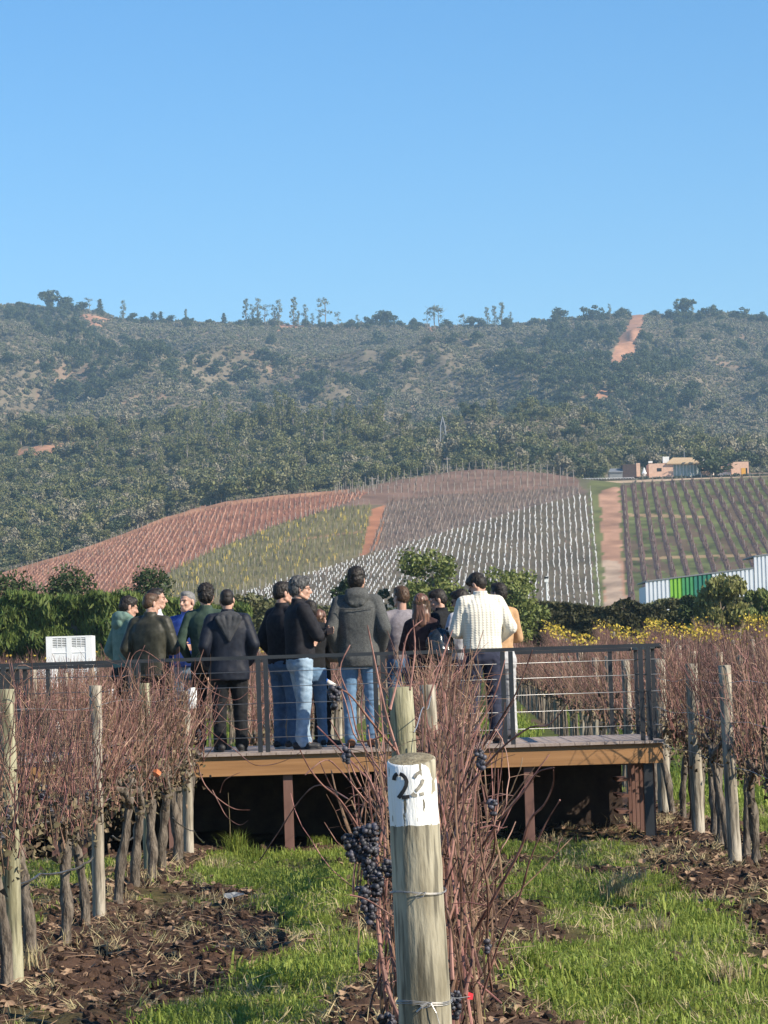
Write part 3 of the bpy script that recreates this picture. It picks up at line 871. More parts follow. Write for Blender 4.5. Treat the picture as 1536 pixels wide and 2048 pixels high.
# ================================================================== HILLTOP HOUSE
M['adobe'] = mat('adobe', (0.56, 0.36, 0.26), (0.66, 0.44, 0.32), scale=1.5, rough=0.9)
M['tile_tan'] = mat('tile_tan', (0.44, 0.31, 0.18), (0.52, 0.38, 0.23), scale=3, rough=0.85)
M['white_wall'] = mat('white_wall', (0.72, 0.70, 0.66), (0.80, 0.78, 0.74), scale=2)
M['dark_slot'] = mat('dark_slot', (0.02, 0.02, 0.02), rough=0.4)
M['green_glass'] = mat('green_glass', (0.25, 0.31, 0.27), (0.36, 0.42, 0.37), scale=1.2, rough=0.25, spec=0.6)
M['yellow_door'] = mat('yellow_door', (0.62, 0.33, 0.05), rough=0.6)
M['pale_stone'] = mat('pale_stone', (0.50, 0.36, 0.26), (0.60, 0.45, 0.33), scale=1.5)
M['dark_wood_far'] = mat('dark_wood_far', (0.05, 0.035, 0.03), (0.09, 0.06, 0.05), scale=2)
M['grey_shed'] = mat('grey_shed', (0.16, 0.17, 0.17), (0.24, 0.25, 0.25), scale=2, rough=0.5)
M['lattice'] = mat('lattice', (0.20, 0.21, 0.22), rough=0.6)
M['white_paint'] = mat('white_paint', (0.78, 0.78, 0.76), (0.84, 0.84, 0.82), rough=0.6, scale=3)
HY = crestY(1400) + 16
hs_ = F / HY
def hp(px, py, dY=0.0): return at(px, py, HY + dY)
def pbox(b, x0, x1, yt, yb, dY, depth, org, base=None):
    """box whose front face covers the picture rectangle at distance HY+dY"""
    p = hp(x0, yb, dY); q = hp(x1, yt, dY)
    z0 = p.z if base is None else base
    b.box(p.x - org.x, q.x - org.x, p.y - org.y, p.y + depth - org.y, z0 - org.z, q.z - org.z)
terr_z = hp(1400, 956).z
c0 = hp(1400, 958)
b = MB(); p0, p1 = hp(1268, 965), hp(1900, 950)
b.box(p0.x, p1.x, HY - 9, HY - 8.2, terr_z - 2.6, terr_z - 0.45)
tag(b.build('retaining_wall', M['pale_stone']), 'pale low retaining wall along the front of the hilltop terrace', 'wall')
b = MB(); b.box(p0.x - 12, p1.x, HY - 8.2, HY + 45, terr_z - 5, terr_z - 0.5)
o = b.build('terrace_ground', M['pale_stone']); tag(o, kind='structure')
house = empty('adobe_house', (c0.x, HY, terr_z - 0.5)); og = house.location.copy()
bz = terr_z - 0.6
b = MB(); pbox(b, 1298, 1346, 926, 950, 0, 10, og, bz); pbox(b, 1405, 1424, 938, 950, 0.2, 6, og, bz); pbox(b, 1463, 1497, 923, 950, 0, 11, og, bz); pbox(b, 1346, 1463, 932, 950, 5.2, 8, og, bz)
b.build('wall', M['adobe'], house)
b = MB(); pbox(b, 1345.5, 1401, 927, 950, 1.0, 3.8, og, bz); g_ = b.build('glass_front', M['green_glass'], house)
b = MB()
for i in range(9): x_ = 1346 + i * 6.8; pbox(b, x_, x_ + .9, 927, 950, .8, .12, og, bz)
b.build('mullions', M['white_wall'], g_)
b = MB(); e0, e1 = hp(1333, 926, -.6), hp(1403, 926, -.6); r0, r1 = hp(1346, 915, 4), hp(1388, 915, 4)
V = [(e0.x, e0.y, e0.z), (e1.x, e1.y, e1.z), (e1.x, e1.y + 11, e1.z), (e0.x, e0.y + 11, e0.z), (r0.x, r0.y, r0.z), (r1.x, r1.y, r1.z)]
V = [(x - og.x, y - og.y, z - og.z) for x, y, z in V]; V += [(x, y, z - .35) for x, y, z in V[:4]]
b.add(V, [(0, 1, 5, 4), (1, 2, 5), (2, 3, 4, 5), (3, 0, 4), (6, 7, 1, 0), (7, 8, 2, 1), (8, 9, 3, 2), (9, 6, 0, 3), (9, 8, 7, 6)])
rf = b.build('roof', M['tile_tan'], house)
b = MB(); pbox(b, 1326, 1338, 913, 926, 2, 1.6, og); b.build('chimney', M['white_wall'], rf)
b = MB(); pbox(b, 1404, 1410, 911, 928, 3, 1, og); b.build('chimney', M['white_wall'], rf)
b = MB(); pbox(b, 1297, 1305, 922, 926, 1, 1, og); b.build('vent', M['white_wall'], rf)
b = MB(); pbox(b, 1368, 1369, 900, 915, 4, .1, og); b.build('aerial', M['lattice'], rf)
b = MB(); pbox(b, 1314, 1323, 936, 943, -.05, .3, og); b.build('window', M['dark_slot'], house)
b = MB(); pbox(b, 1492, 1494.5, 936, 950, -.05, .3, og, bz); b.build('shutter', M['dark_slot'], house)
b = MB(); pbox(b, 1483, 1491, 936, 951, -.08, .3, og, bz); b.build('door', M['yellow_door'], house)
b = MB(); pbox(b, 1425, 1463, 944, 951, 2, .3, og, bz); b.build('low_wall', M['white_wall'], house)
tag(house, 'pink adobe house with tan hipped roof and glazed front on the hilltop', 'house')
bn = empty('brick_outbuilding', hp(1262, 952)); og = bn.location.copy()
b = MB(); pbox(b, 1246, 1273, 928, 955, 0, 9, og); b.build('side_wall', M['dark_wood_far'], bn)
b = MB(); pbox(b, 1273.2, 1280, 926, 953, -.1, 9.3, og); b.build('end_wall', M['adobe'], bn)
tag(bn, 'dark windowless outbuilding with a pink end wall, left of the hilltop house', 'outbuilding')
sh = empty('garden_shed', hp(1231, 954)); og = sh.location.copy()
b = MB(); pbox(b, 1219, 1245, 942, 957, 0, 4, og); b.build('wall', M['grey_shed'], sh)
b = MB(); a_, c_ = hp(1217, 943, -.3), hp(1246, 943, -.3); d_, e_ = hp(1221, 937, 3), hp(1244, 937, 3)
b.add([Vector(v) - og for v in (a_, c_, e_, d_)] + [Vector(v) - og - Vector((0, 0, .25)) for v in (a_, c_, e_, d_)], [(0, 1, 2, 3), (7, 6, 5, 4), (4, 5, 1, 0), (5, 6, 2, 1), (6, 7, 3, 2), (7, 4, 0, 3)])
b.build('roof', M['lattice'], sh)
tag(sh, 'small grey shed with a pale slanted roof at the hill crest', 'shed')
b = MB(); p = hp(1288.5, 949, -3)
b.loft([(p.x, p.y, p.z - .5, .12, .12), (p.x, p.y, p.z + .3, .75, .75), (p.x, p.y, p.z + 1.0, .42, .42), (p.x, p.y, p.z + 2.0, .05, .05)], 8)
tag(b.build('closed_parasol', M['white_paint']), 'closed white garden parasol beside the hilltop house', 'parasol')
# hoop fence
M['hoop'] = mat('hoop', (0.7, 0.7, 0.7), rough=0.5)
hf = empty('hoop_fence', hp(1215, 965)); og = hf.location.copy(); FY = -6
dk = MB(); wt = MB(); rr = random.Random(5)
for x in np.arange(1162, 1270, 5.5):
    y0 = 966 - (x - 1162) * .02; p = hp(x, y0, FY); h = rr.uniform(.9, 1.5)
    dk.box(p.x - og.x - .1, p.x - og.x + .1, p.y - og.y - .1, p.y - og.y + .1, p.z - og.z - 1, p.z - og.z + h)
    dk.tube([Vector(p) - og + Vector((-.5, 0, .2)), Vector(p) - og + Vector((.6, .3, .9))], .13, 5)
    cxx = Vector(p) - og
    wt.tube([cxx + Vector((math.cos(t) * .42 - .1, -.2, math.sin(t) * .55 + .75)) for t in np.linspace(0.2, 2.6, 7)], .06, 4)
dk.build('rails', M['dark_wood_far'], hf); wt.build('hoops', M['hoop'], hf)
tag(hf, 'dark rail fence hung with pale hoops on the crest, left of the terrace', 'fence')
# lavender mounds on the terrace edge
rl = random.Random(8)
M['lavender'] = leafmat('lavender', (0.07, 0.085, 0.055), (0.13, 0.14, 0.105), island=0.25, transl=0.1)
lav = []
for v in range(3):
    r = np.random.RandomState(v); V, f = leaf_cards(r, [(0, 0, .3), (.5, 0, .25), (-.5, .1, .3)], [.55, .5, .5], 60, .16); me = np_mesh('mound', V, f); me.materials.append(M['lavender']); lav.append(me)
xs_ = [1284 + i * 11.2 for i in range(24)]
for i, x in enumerate(xs_):
    p = hp(x, 951 + 5 * min(1, (x - 1284) / 200), -7.6 + rl.uniform(-.3, 1.5))
    o = bpy.data.objects.new('lavender_bush', lav[i % 3]); C.objects.link(o); o.location = (p.x, p.y, terr_z - .55); s = rl.uniform(1.2, 1.7); o.scale = (s, s, s * rl.uniform(.8, 1.1)); o.rotation_euler.z = rl.uniform(0, 6)
    tag(o, f"grey green low bush on the house terrace edge, {ordinal(i + 1)} from the left", 'bush', 'bushes along the terrace')
p = hp(1433, 952, -4)
tree('oak_tree', 'round', 4, 'crown_round', (p.x, p.y, terr_z - 1.0), 9.4, 1.0, 'dark spreading tree standing in front of the hilltop house', width=1.5)

# ------------------------------------------------------------------ pylon and poles
p = hit(887, 905, 1080, 1500); s_ = F / p.y; H_ = 72 / s_; W_ = 15 / s_
b = MB()
for sx in (-1, 1):
    for sy in (-1, 1):
        b.tube([(sx * W_ / 2, sy * W_ / 2, -1), (sx * W_ / 3.2, sy * W_ / 3.2, H_ * .72), (0, 0, H_)], .19, 4)
n = 8
for i in range(n):
    z0, z1 = H_ * .9 * i / n, H_ * .9 * (i + 1) / n; w0 = W_ / 2 * (1 - .75 * i / n); w1 = W_ / 2 * (1 - .75 * (i + 1) / n)
    for a_, c_ in (((-1, -1), (1, -1)), ((1, -1), (1, 1)), ((1, 1), (-1, 1)), ((-1, 1), (-1, -1))):
        b.tube([(a_[0] * w0, a_[1] * w0, z0), (c_[0] * w1, c_[1] * w1, z1)], .12, 3); b.tube([(c_[0] * w0, c_[1] * w0, z0), (a_[0] * w1, a_[1] * w1, z1)], .09, 3)
t = empty('power_pylon', p); b.build('lattice_mast', M['lattice'], t)
b = MB()
for z in (.72, .84): b.box(-W_ * .55, W_ * .55, -.12, .12, H_ * z, H_ * z + .2)
b.build('crossarm', M['lattice'], t)
tag(t, 'pale steel lattice pylon rising among the trees of the middle slope', 'pylon')
def pole(px, ytop, ybot, label, Y=None):
    p = hit(px, ybot, 600, 1500) if Y is None else at(px, ybot, Y)
    h = (ybot - ytop) / (F / p.y); b = MB(); b.tube([(0, 0, -.8), (0, 0, h)], [.14, .11], 6)
    t = empty('utility_pole', p); b.build('mast', M['far_post'], t); b = MB(); b.box(-1, 1, -.08, .08, h * .86, h * .86 + .16); b.build('crossarm', M['far_post'], t)
    tag(t, label, 'pole')
pole(895, 914, 946, 'thin pale pole on the knoll top just below the lattice pylon')
pole(746, 955, 982, 'thin pale pole at the left foot of the knoll, beside the orange bank')
pole(1195, 890, 915, 'thin pole in front of the wooded slope, left of the hilltop house')

# ------------------------------------------------------------------ white corrugated building with green panels
M['panel_white'] = mat('panel_white', (0.66, 0.69, 0.74), (0.74, 0.77, 0.80), scale=.6, rough=0.5)
M['panel_lime'] = mat('panel_lime', (0.22, 0.48, 0.05), (0.26, 0.52, 0.07), scale=1, rough=0.5)
M['panel_green'] = mat('panel_green', (0.06, 0.27, 0.10), (0.08, 0.31, 0.12), scale=1, rough=0.5)
M['panel_teal'] = mat('panel_teal', (0.035, 0.19, 0.13), (0.05, 0.22, 0.15), scale=1, rough=0.5)
WY = 262.0
og = at(1400, 1200, WY); og.z = float(near_z(WY))
wb = empty('corrugated_building', og)
def topline(x):
    if x < 1296: return 1163 + (1296 - x) * 1.2
    if x < 1508: return 1163 - (x - 1296) * (24 / 186.0)
    return 1113 - (x - 1508) * .13
groups = [('panel', 'panel_white', 1291, 1340, None), ('panel', 'panel_lime', 1340, 1364, 'lime green wall panel'), ('panel', 'panel_green', 1364, 1388, 'mid green wall panel'), ('panel', 'panel_teal', 1388, 1424, 'dark green wall panel'),
          ('panel', 'panel_white', 1424, 1508, None), ('raised_panel', 'panel_white', 1508, 1760, None)]
for nm, mt_, x0, x1, lb in groups:
    b = MB(); n = int(round((x1 - x0) / 8.0)); w_ = (x1 - x0) / n
    for i in range(n):
        xa, xb = x0 + i * w_, x0 + (i + 1) * w_
        for (u0, u1, dy) in ((0, .62, 0.0), (.62, 1.0, .10)):
            a_, c_ = at(xa + w_ * u0, topline((xa + xb) / 2), WY), at(xa + w_ * u1, topline((xa + xb) / 2), WY)
            b.box(a_.x - og.x, c_.x - og.x - .004, dy, .3, -.5, a_.z - og.z)
    o = b.build(nm, M[mt_], wb)
    if lb: o['label'] = lb
b = MB()
for x0, x1 in ((1292, 1507), (1509, 1760)):
    a_, c_ = at(x0, topline(x0 + 5) - 1.5, WY), at(x1, topline(x1) - 1.5, WY)
    b.add([(a_.x - og.x, -.06, a_.z - og.z - .1), (c_.x - og.x, -.06, c_.z - og.z - .1), (c_.x - og.x, 9, c_.z - og.z - .1), (a_.x - og.x, 9, a_.z - og.z - .1),
           (a_.x - og.x, -.06, a_.z - og.z), (c_.x - og.x, -.06, c_.z - og.z), (c_.x - og.x, 9, c_.z - og.z), (a_.x - og.x, 9, a_.z - og.z)],
          [(0, 3, 2, 1), (4, 5, 6, 7), (0, 1, 5, 4), (1, 2, 6, 5), (2, 3, 7, 6), (3, 0, 4, 7)])
b.build('roof', M['lattice'], wb)
b = MB(); a_ = at(1292, 1164, WY); b.box(a_.x - og.x + .1, a_.x - og.x + .3, .31, 8.8, -.5, a_.z - og.z - .3); b.build('side_wall', M['panel_white'], wb)
tag(wb, 'long white corrugated building with a band of green panels behind the hedge', 'building')
# low white shed seen between the standing people
og = at(720, 1235, 215.0); lw = empty('white_shed', og)
b = MB(); a_, c_ = at(640, 1219, 215), at(798, 1219, 215); b.box(a_.x - og.x, c_.x - og.x, 0, 4, -3, a_.z - og.z); b.build('wall', M['white_wall'], lw)
b = MB(); b.box(a_.x - og.x - .2, c_.x - og.x + .2, -.3, 4.3, a_.z - og.z + .003, a_.z - og.z + .18); b.build('roof', M['grey_shed'], lw)
tag(lw, 'low white shed beyond the field, seen past the man in the grey coat', 'shed')
# instrument pole
p = at(1095, 1225, 225.0); p.z = float(near_z(225.0)); t = empty('instrument_pole', p); hh = at(1095, 1152, 225).z - p.z
b = MB(); b.tube([(0, 0, 0), (0, 0, hh)], .045, 6); b.build('mast', M['white_paint'], t)
b = MB(); b.box(-.14, .14, -.08, .08, hh - .16, hh - .05); b.build('head', M['dark_slot'], t)
b = MB(); b.box(-.13, .13, -.1, .1, hh - .40, hh - .22); b.build('instrument_box', M['white_paint'], t)
tag(t, 'thin white pole with a small instrument box behind the dark hedge', 'pole')

# ================================================================== HEDGES AND NEARER TREES
M['hedge_feather'] = leafmat('hedge_feather', (0.06, 0.095, 0.02), (0.16, 0.205, 0.05), island=0.35, scale=.8)
M['hedge_dark'] = leafmat('hedge_dark', (0.050, 0.052, 0.022), (0.105, 0.098, 0.045), island=0.4, scale=.5)
M['hedge_olive'] = leafmat('hedge_olive', (0.10, 0.105, 0.045), (0.18, 0.175, 0.08), island=0.3, scale=.5)
M['leaf_dark'] = leafmat('leaf_dark', (0.035, 0.055, 0.018), (0.075, 0.10, 0.035), island=0.35, scale=.8)
M['leaf_fresh'] = leafmat('leaf_fresh', (0.11, 0.14, 0.035), (0.22, 0.245, 0.075), island=0.3, scale=.8)
M['leaf_willow'] = leafmat('leaf_willow', (0.14, 0.15, 0.04), (0.24, 0.23, 0.08), island=0.3, scale=.8)
M['leaf_yellow'] = leafmat('leaf_yellow', (0.46, 0.31, 0.03), (0.66, 0.50, 0.08), island=0.25, scale=1)
M['branch'] = mat('branch', (0.09, 0.07, 0.05), (0.16, 0.13, 0.10), scale=4)
def hedge(name, x0, x1, ytop, Y, depth, matn, label, seed, card, n, feather=False, core='leaf_dark', hvar=0.4, ragged=0.5):
    r = np.random.RandomState(seed)
    a0, a1 = at(x0, 1250, Y).x, at(x1, 1250, Y).x
    xx = r.uniform(a0, a1, n)
    frac = (xx - a0) / (a1 - a0); pxx = x0 + (x1 - x0) * frac
    top = np.array([at(p_, np.interp(p_, *zip(*ytop)), Y).z for p_ in np.linspace(x0, x1, 60)])
    base = float(near_z(Y))
    tp = np.interp(frac, np.linspace(0, 1, 60), top) + (fbm(xx / 1.3, xx * 0 + seed, 3, seed) - .5) * hvar * 2
    h = tp - base
    # positions on the rounded face and the top
    u = r.uniform(0, 1, n)
    face = r.uniform(size=n) < 0.7
    yy = np.where(face, Y - r.uniform(0, .35, n) - (fbm(xx / 1.0, u * 6, 3, seed + 4) - .5) * ragged * 1.6, Y + r.uniform(-.2, depth, n))
    zz = np.where(face, base + h * u ** .8, base + h * (1 - .12 * r.uniform(0, 1, n) ** 2))
    zz += (u > .9) * face * r.uniform(-.1, .1, n)
    d = r.normal(size=(n, 3)); 
    if feather: d[:, 2] = np.abs(d[:, 2]) * 1.6 + .8; d[:, 0] *= .9
    d /= np.linalg.norm(d, axis=1)[:, None]
    nn = r.normal(size=(n, 3)); nn[:, 1] -= .8
    b_ = np.cross(d, nn); b_ /= np.linalg.norm(b_, axis=1)[:, None]
    sz = card * r.uniform(.6, 1.5, n)[:, None]; wd = .22 if feather else .5
    P = np.stack([xx, yy, zz], -1)
    V = np.stack([P - d * sz, P + b_ * sz * wd - d * sz * .1, P + d * sz, P - b_ * sz * wd], 1).reshape(-1, 3)
    og = np.array([(a0 + a1) / 2, Y, base]); V = V - og
    t = empty(name, og)
    link('foliage', np_mesh('foliage', V, np.arange(len(V)).reshape(-1, 4)), M[matn], t)
    # dense woody inside
    m_ = 60; xs_ = np.linspace(a0, a1, m_) - og[0]; zt = np.interp(np.linspace(0, 1, m_), np.linspace(0, 1, 60), top) - base - .35 - card
    rows = [np.stack([xs_, xs_ * 0 + y_, z_], -1) for y_, z_ in ((.25, zt * 0 - .3), (.15, zt * .5), (.35, zt), (depth - .3, zt), (depth - .1, zt * 0 - .3))]
    V = np.stack(rows, 1).reshape(-1, 3); idx = np.arange(len(V)).reshape(-1, 5)
    link('inner_branches', np_mesh('inner', V, np.stack([idx[:-1, :-1], idx[:-1, 1:], idx[1:, 1:], idx[1:, :-1]], -1).reshape(-1, 4)), M['branch'], t)
    tag(t, label, 'hedge')
hedge('hedge', -420, 500, [(-420, 1196), (0, 1196), (100, 1190), (220, 1186), (330, 1190), (420, 1202), (500, 1222)], 132, 2.2, 'hedge_feather', 'tall feathery bright green hedge across the left of the field', 3, .17, 42000, True, hvar=.45, ragged=1.3)
hedge('hedge', 430, 1035, [(430, 1212), (520, 1208), (700, 1214), (900, 1212), (1035, 1210)], 196, 2.0, 'hedge_olive', 'olive green hedge behind the people on the deck', 4, .14, 14000)
hedge('hedge', 1000, 1330, [(1000, 1206), (1100, 1206), (1330, 1207)], 186, 2.0, 'hedge_dark', 'dark brownish hedge crossing the end of the field, right of the deck', 5, .13, 12000)
hedge('hedge', 1290, 1900, [(1290, 1206), (1360, 1200), (1420, 1196), (1536, 1190), (1900, 1185)], 188, 2.2, 'hedge_olive', 'loose olive hedge below the white corrugated building', 6, .15, 14000)
def field_tree(name, x, ytop, halfw, Y, matn, label, seed, blobs=16, per=220, card=.11, droop=0.0, zmin=.25, round_=False, cat='tree'):
    base = float(near_z(Y)); c = at(x, 1200, Y); H = at(x, ytop, Y).z - base; W = halfw / (F / Y)
    r = np.random.RandomState(seed); C_, R_ = [], []
    for i in range(blobs):
        z = r.uniform(zmin, .9); a = r.uniform(0, 6.28)
        prof = math.sqrt(max(.05, 1 - ((z - (.55 if not round_ else .45)) / .52) ** 2))
        rr = (r.uniform(.3, .78) if not round_ else r.uniform(.45, .7)) * prof * W
        br = (r.uniform(.22, .42) if not round_ else r.uniform(.4, .52)) * W
        br = min(br, H * .3)
        C_.append((rr * math.cos(a), rr * math.sin(a), z * H)); R_.append(br)
    C_.append((0, 0, H - W * .35)); R_.append(W * .33)
    V, f = leaf_cards(r, C_, R_, per, card, .9, droop)
    t = empty(name, (c.x, Y, base)); link('crown', np_mesh('crown', V, f), M[matn], t)
    b = MB(); rs_ = random.Random(seed)
    b.tube([(0, 0, -.2), (.05, 0, H * .35), (-.03, .05, H * .75)], [W * .09, W * .06, W * .03], 7)
    for q in range(7):
        a = rs_.uniform(0, 6.28); z = rs_.uniform(.15, .6) * H; l = W * .75
        b.tube([(0, 0, z), (math.cos(a) * l * .5, math.sin(a) * l * .5, z + H * .12), (math.cos(a) * l, math.sin(a) * l, z + H * .2)], [W * .035, W * .022, W * .01], 5)
    b.build('trunk', M['branch'], t)
    tag(t, label, cat)
field_tree('round_tree', 28, 1152, 95, 160, 'leaf_dark', 'dark rounded tree at the left picture edge behind the feathery hedge', 1, 22, 240, .10, round_=True)
field_tree('round_tree', 165, 1135, 88, 162, 'leaf_dark', 'dark domed tree behind the feathery hedge, the middle one of three', 2, 22, 260, .10, round_=True)
field_tree('round_tree', 297, 1134, 80, 164, 'leaf_dark', 'dark domed tree behind the feathery hedge, above the dark jacketed men', 3, 22, 260, .10, round_=True)
field_tree('leafy_tree', 868, 1092, 80, 178, 'leaf_fresh', 'open bushy green tree behind the man and long haired woman', 4, 26, 230, .12)
field_tree('leafy_tree', 1022, 1135, 82, 182, 'leaf_fresh', 'light green bushy tree right of the cream knitted sweater', 5, 24, 210, .12)
field_tree('leafy_tree', 700, 1146, 42, 184, 'leaf_dark', 'small dark green tree partly behind the grey coated man', 6, 14, 180, .11)
field_tree('leafy_bush', 502, 1180, 66, 150, 'hedge_olive', 'grey green bush between the hooded jacket man and the grey haired man', 7, 16, 220, .10, cat='bush')
field_tree('leafy_bush', 415, 1196, 50, 148, 'hedge_olive', 'low grey green bush behind the man with the blue jacket', 17, 12, 220, .10, cat='bush')
field_tree('leafy_bush', 768, 1176, 34, 180, 'leaf_dark', 'dark shrub right of the grey coated man', 8, 10, 180, .1, cat='bush')
field_tree('weeping_tree', 1440, 1150, 66, 176, 'leaf_willow', 'yellowish weeping tree in front of the white corrugated building', 9, 26, 260, .13, droop=1.2, zmin=.1)
field_tree('weeping_tree', 1524, 1176, 42, 172, 'leaf_fresh', 'green weeping tree at the right picture edge', 10, 18, 240, .12, droop=1.2, zmin=.1)
field_tree('leafy_bush', 1385, 1190, 40, 180, 'leaf_dark', 'dark bush at the left foot of the yellowish weeping tree', 11, 12, 200, .12, cat='bush')

# ------------------------------------------------------------------ white harvest bins and a board among the vines
M['bin_plastic'] = mat('bin_plastic', (0.78, 0.78, 0.77), (0.84, 0.84, 0.83), rough=0.45, scale=2)
BY = 89.0; bp = at(141, 1400, BY); bzz = float(near_z(BY)); bw = 92 / (F / BY)
def harvest_bin(x, z, label):
    t = empty('harvest_bin', (x, BY, z)); h = .80; W = bw / 2; D = 1.0
    b = MB(); b.box(-W + .05, W - .05, .06, D - .06, .14, .20); b.build('floor', M['bin_plastic'], t)
    b = MB()
    # front wall: rim, corner posts, mid post, slatted top zones, plain lower zones
    for y0, y1 in ((0, .05), (D - .05, D)):
        b.box(-W, W, y0, y1, h - .035, h)
        for xa, xb in ((-W, -W + .17), (W - .17, W), (-.07, .07)): b.box(xa, xb, y0 + .002, y1 - .002, .10, h - .036)
        for xa, xb in ((-W + .171, -.071), (.071, W - .171)):
            for k in range(5): z_ = h - .09 - k * .045; b.box(xa, xb, y0 + .012, y1 - .004, z_, z_ + .022)
            for k in range(2): x_ = xa + (xb - xa) * (k + 1) / 3; b.box(x_ - .008, x_ + .008, y0 + .008, y1 - .002, h - .30, h - .037)
            b.box(xa, xb, y0 + .015, y1 - .004, .12, h - .285); b.box(xa, xb, y0 + .004, y1 - .002, .36, .38)
    for x0_, x1_ in ((-W, -W + .05), (W - .05, W)): b.box(x0_ + .001, x1_ - .001, .051, D - .051, .12, h - .002)
    b.build('walls', M['bin_plastic'], t)
    b = MB(); b.box(-W + .06, W - .06, .053, .07, .2, h - .05); b.build('vent_shade_panel', M['grey_shed'], t)  # added dark sheet behind the vents, stands in for shade in the slots
    b = MB()
    for xa in (-W, -.1, W - .2): b.box(xa + .003, xa + .2 - .003, .01, D - .01, 0, .098)
    b.build('feet', M['bin_plastic'], t)
    tag(t, label, 'harvest bin', 'stacked white harvest bins')
top_z = at(141, 1272, BY).z
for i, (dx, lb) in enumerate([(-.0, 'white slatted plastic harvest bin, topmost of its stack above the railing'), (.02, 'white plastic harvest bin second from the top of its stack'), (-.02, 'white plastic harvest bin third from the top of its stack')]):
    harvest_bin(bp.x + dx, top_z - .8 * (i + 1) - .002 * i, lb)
zb_ = top_z - 2.41
b = MB(); b.box(-.6, .6, 0, 1, 0, max(.1, zb_ - bzz)); o = b.build('wooden_pallet', M['far_post']); o.location = (bp.x, BY, bzz); tag(o, 'wooden pallet under the white harvest bins', 'pallet')
bp2 = at(85, 1340, 84.0)
t = empty('harvest_bin', (bp2.x, 84, near_z(84.0))); hh = bp2.z - float(near_z(84.0)) + .1
b = MB(); b.box(-.3, .3, 0, .8, .1, hh); b.build('walls', M['bin_plastic'], t); b = MB(); b.box(-.32, .32, -.02, .82, hh + .002, hh + .05); b.build('rim', M['bin_plastic'], t)
tag(t, 'narrow white tall bin behind the dark balusters at the left', 'harvest bin')
p = at(226, 1391, 52.0); t = empty('marker_board', (p.x, 52, near_z(52.0))); zz = p.z - float(near_z(52.0))
b = MB(); b.box(-.085, .085, -.01, .01, zz - .10, zz + .10); b.build('board', M['white_paint'], t)
b = MB(); b.box(-.02, .02, .011, .04, 0, zz + .08); b.build('stake', M['far_post'], t)
tag(t, 'small white square board on a stake among the vines behind the railing', 'sign')
# ================================================================== GRAPEVINES, POSTS, WIRES
M['cane'] = mat('cane', (0.075, 0.034, 0.024), (0.31, 0.175, 0.125), scale=7, island=0.6, lo=.38, hi=.62, rough=0.6, spec=0.35)
M['cane_far'] = mat('cane_far', (0.085, 0.043, 0.032), (0.28, 0.16, 0.118), scale=5, island=0.6, rough=0.7)
M['bark'] = mat('bark', (0.055, 0.043, 0.034), (0.20, 0.165, 0.13), scale=22, stretch=(1, 1, .25), bump=1.0, bscale=60, rough=0.95, hi=.6, lo=.38, bdist=.02)
M['dry'] = mat('dry', (0.06, 0.045, 0.03), (0.20, 0.155, 0.09), scale=12, island=0.5, rough=0.9)
M['grape'] = mat('grape', (0.016, 0.014, 0.020), (0.075, 0.075, 0.095), scale=60, island=0.7, rough=0.55, spec=0.5)
M['orange_leaf'] = leafmat('orange_leaf', (0.75, 0.20, 0.07), (0.85, 0.30, 0.12), island=0.1)
def cane_tubes(b, rnd, n, L0, L1, z0, z1, yr, xr, r0=.0048, seg=7, side=3, spread=.10, wander=.035, top=2.0, droop=.04, gap=None, rev=.10):
    for _ in range(n):
        y = rnd.uniform(-yr, yr); x = rnd.gauss(0, xr); z = rnd.uniform(z0, z1)
        L = rnd.uniform(L0, L1); tp = top * (1 - .26 * rnd.random() ** .8) + (.12 if rnd.random() < .06 else 0)
        if gap: tp = min(tp, top)
        dx, dy = rnd.gauss(0, spread), rnd.gauss(0, spread * 1.3)
        if rnd.random() < droop: dx *= 5; dy *= 4; L *= .8
        pts = []; cx, cy, cz = x, y, z
        for i in range(seg + 1):
            pts.append((cx, cy, cz)); st = L / seg
            dx += rnd.gauss(0, wander) - cx * rev; dy += rnd.gauss(0, wander)
            q2 = math.sqrt(dx * dx + dy * dy)
            if q2 > .75: dx *= .75 / q2; dy *= .75 / q2
            zz = math.sqrt(max(.15, 1 - min(.9, dx * dx + dy * dy)))
            cx += dx * st; cy += dy * st; cz += zz * st
            if cz > tp: break
            if gap and abs(cx - gap[0]) < gap[1] and cz > gap[2]: break
            if gap and abs(cx - gap[3]) < gap[4] and cz > gap[5] and rnd.random() < .8: break
        if len(pts) < 3: continue
        rr = r0 * rnd.uniform(.75, 1.35); k = len(pts)
        b.tube(pts, [rr * (1 - .55 * i / (k - 1)) for i in range(k)], side, cap=False)
        # side shoots
        if seg > 5:
            for q in range(rnd.choice((0, 1, 1, 2))):
                i = rnd.randrange(1, k - 1); p = Vector(pts[i]); d = Vector((rnd.gauss(0, 1), rnd.gauss(0, 1), rnd.uniform(-.1, .9))).normalized() * rnd.uniform(.05, .22)
                b.tube([p, p + d * .5 + Vector((0, 0, .01)), p + d], [rr * .5, rr * .4, rr * .25], 3, cap=False)
def trunk_tube(b, rnd, H, r0, r1, n=9, seg=9, lean=.06):
    pts = []; x = y = 0; dx, dy = rnd.gauss(0, lean), rnd.gauss(0, lean * 1.6)
    for i in range(seg + 1):
        t = i / seg
        pts.append((x, y, -.12 + (H + .12) * t)); dx += rnd.gauss(0, .05); dy += rnd.gauss(0, .07)
        x += dx * H / seg - x * .1; y += dy * H / seg - y * .05
    rad = [(r0 * (1 - t_) + r1 * t_) * rnd.uniform(.82, 1.2) * (1.25 if t_ < .12 or t_ > .9 else 1) for t_ in [i / seg for i in range(seg + 1)]]
    b.tube(pts, rad, n, jit=.22, rnd=rnd, twist=.25)
    return Vector(pts[-1])
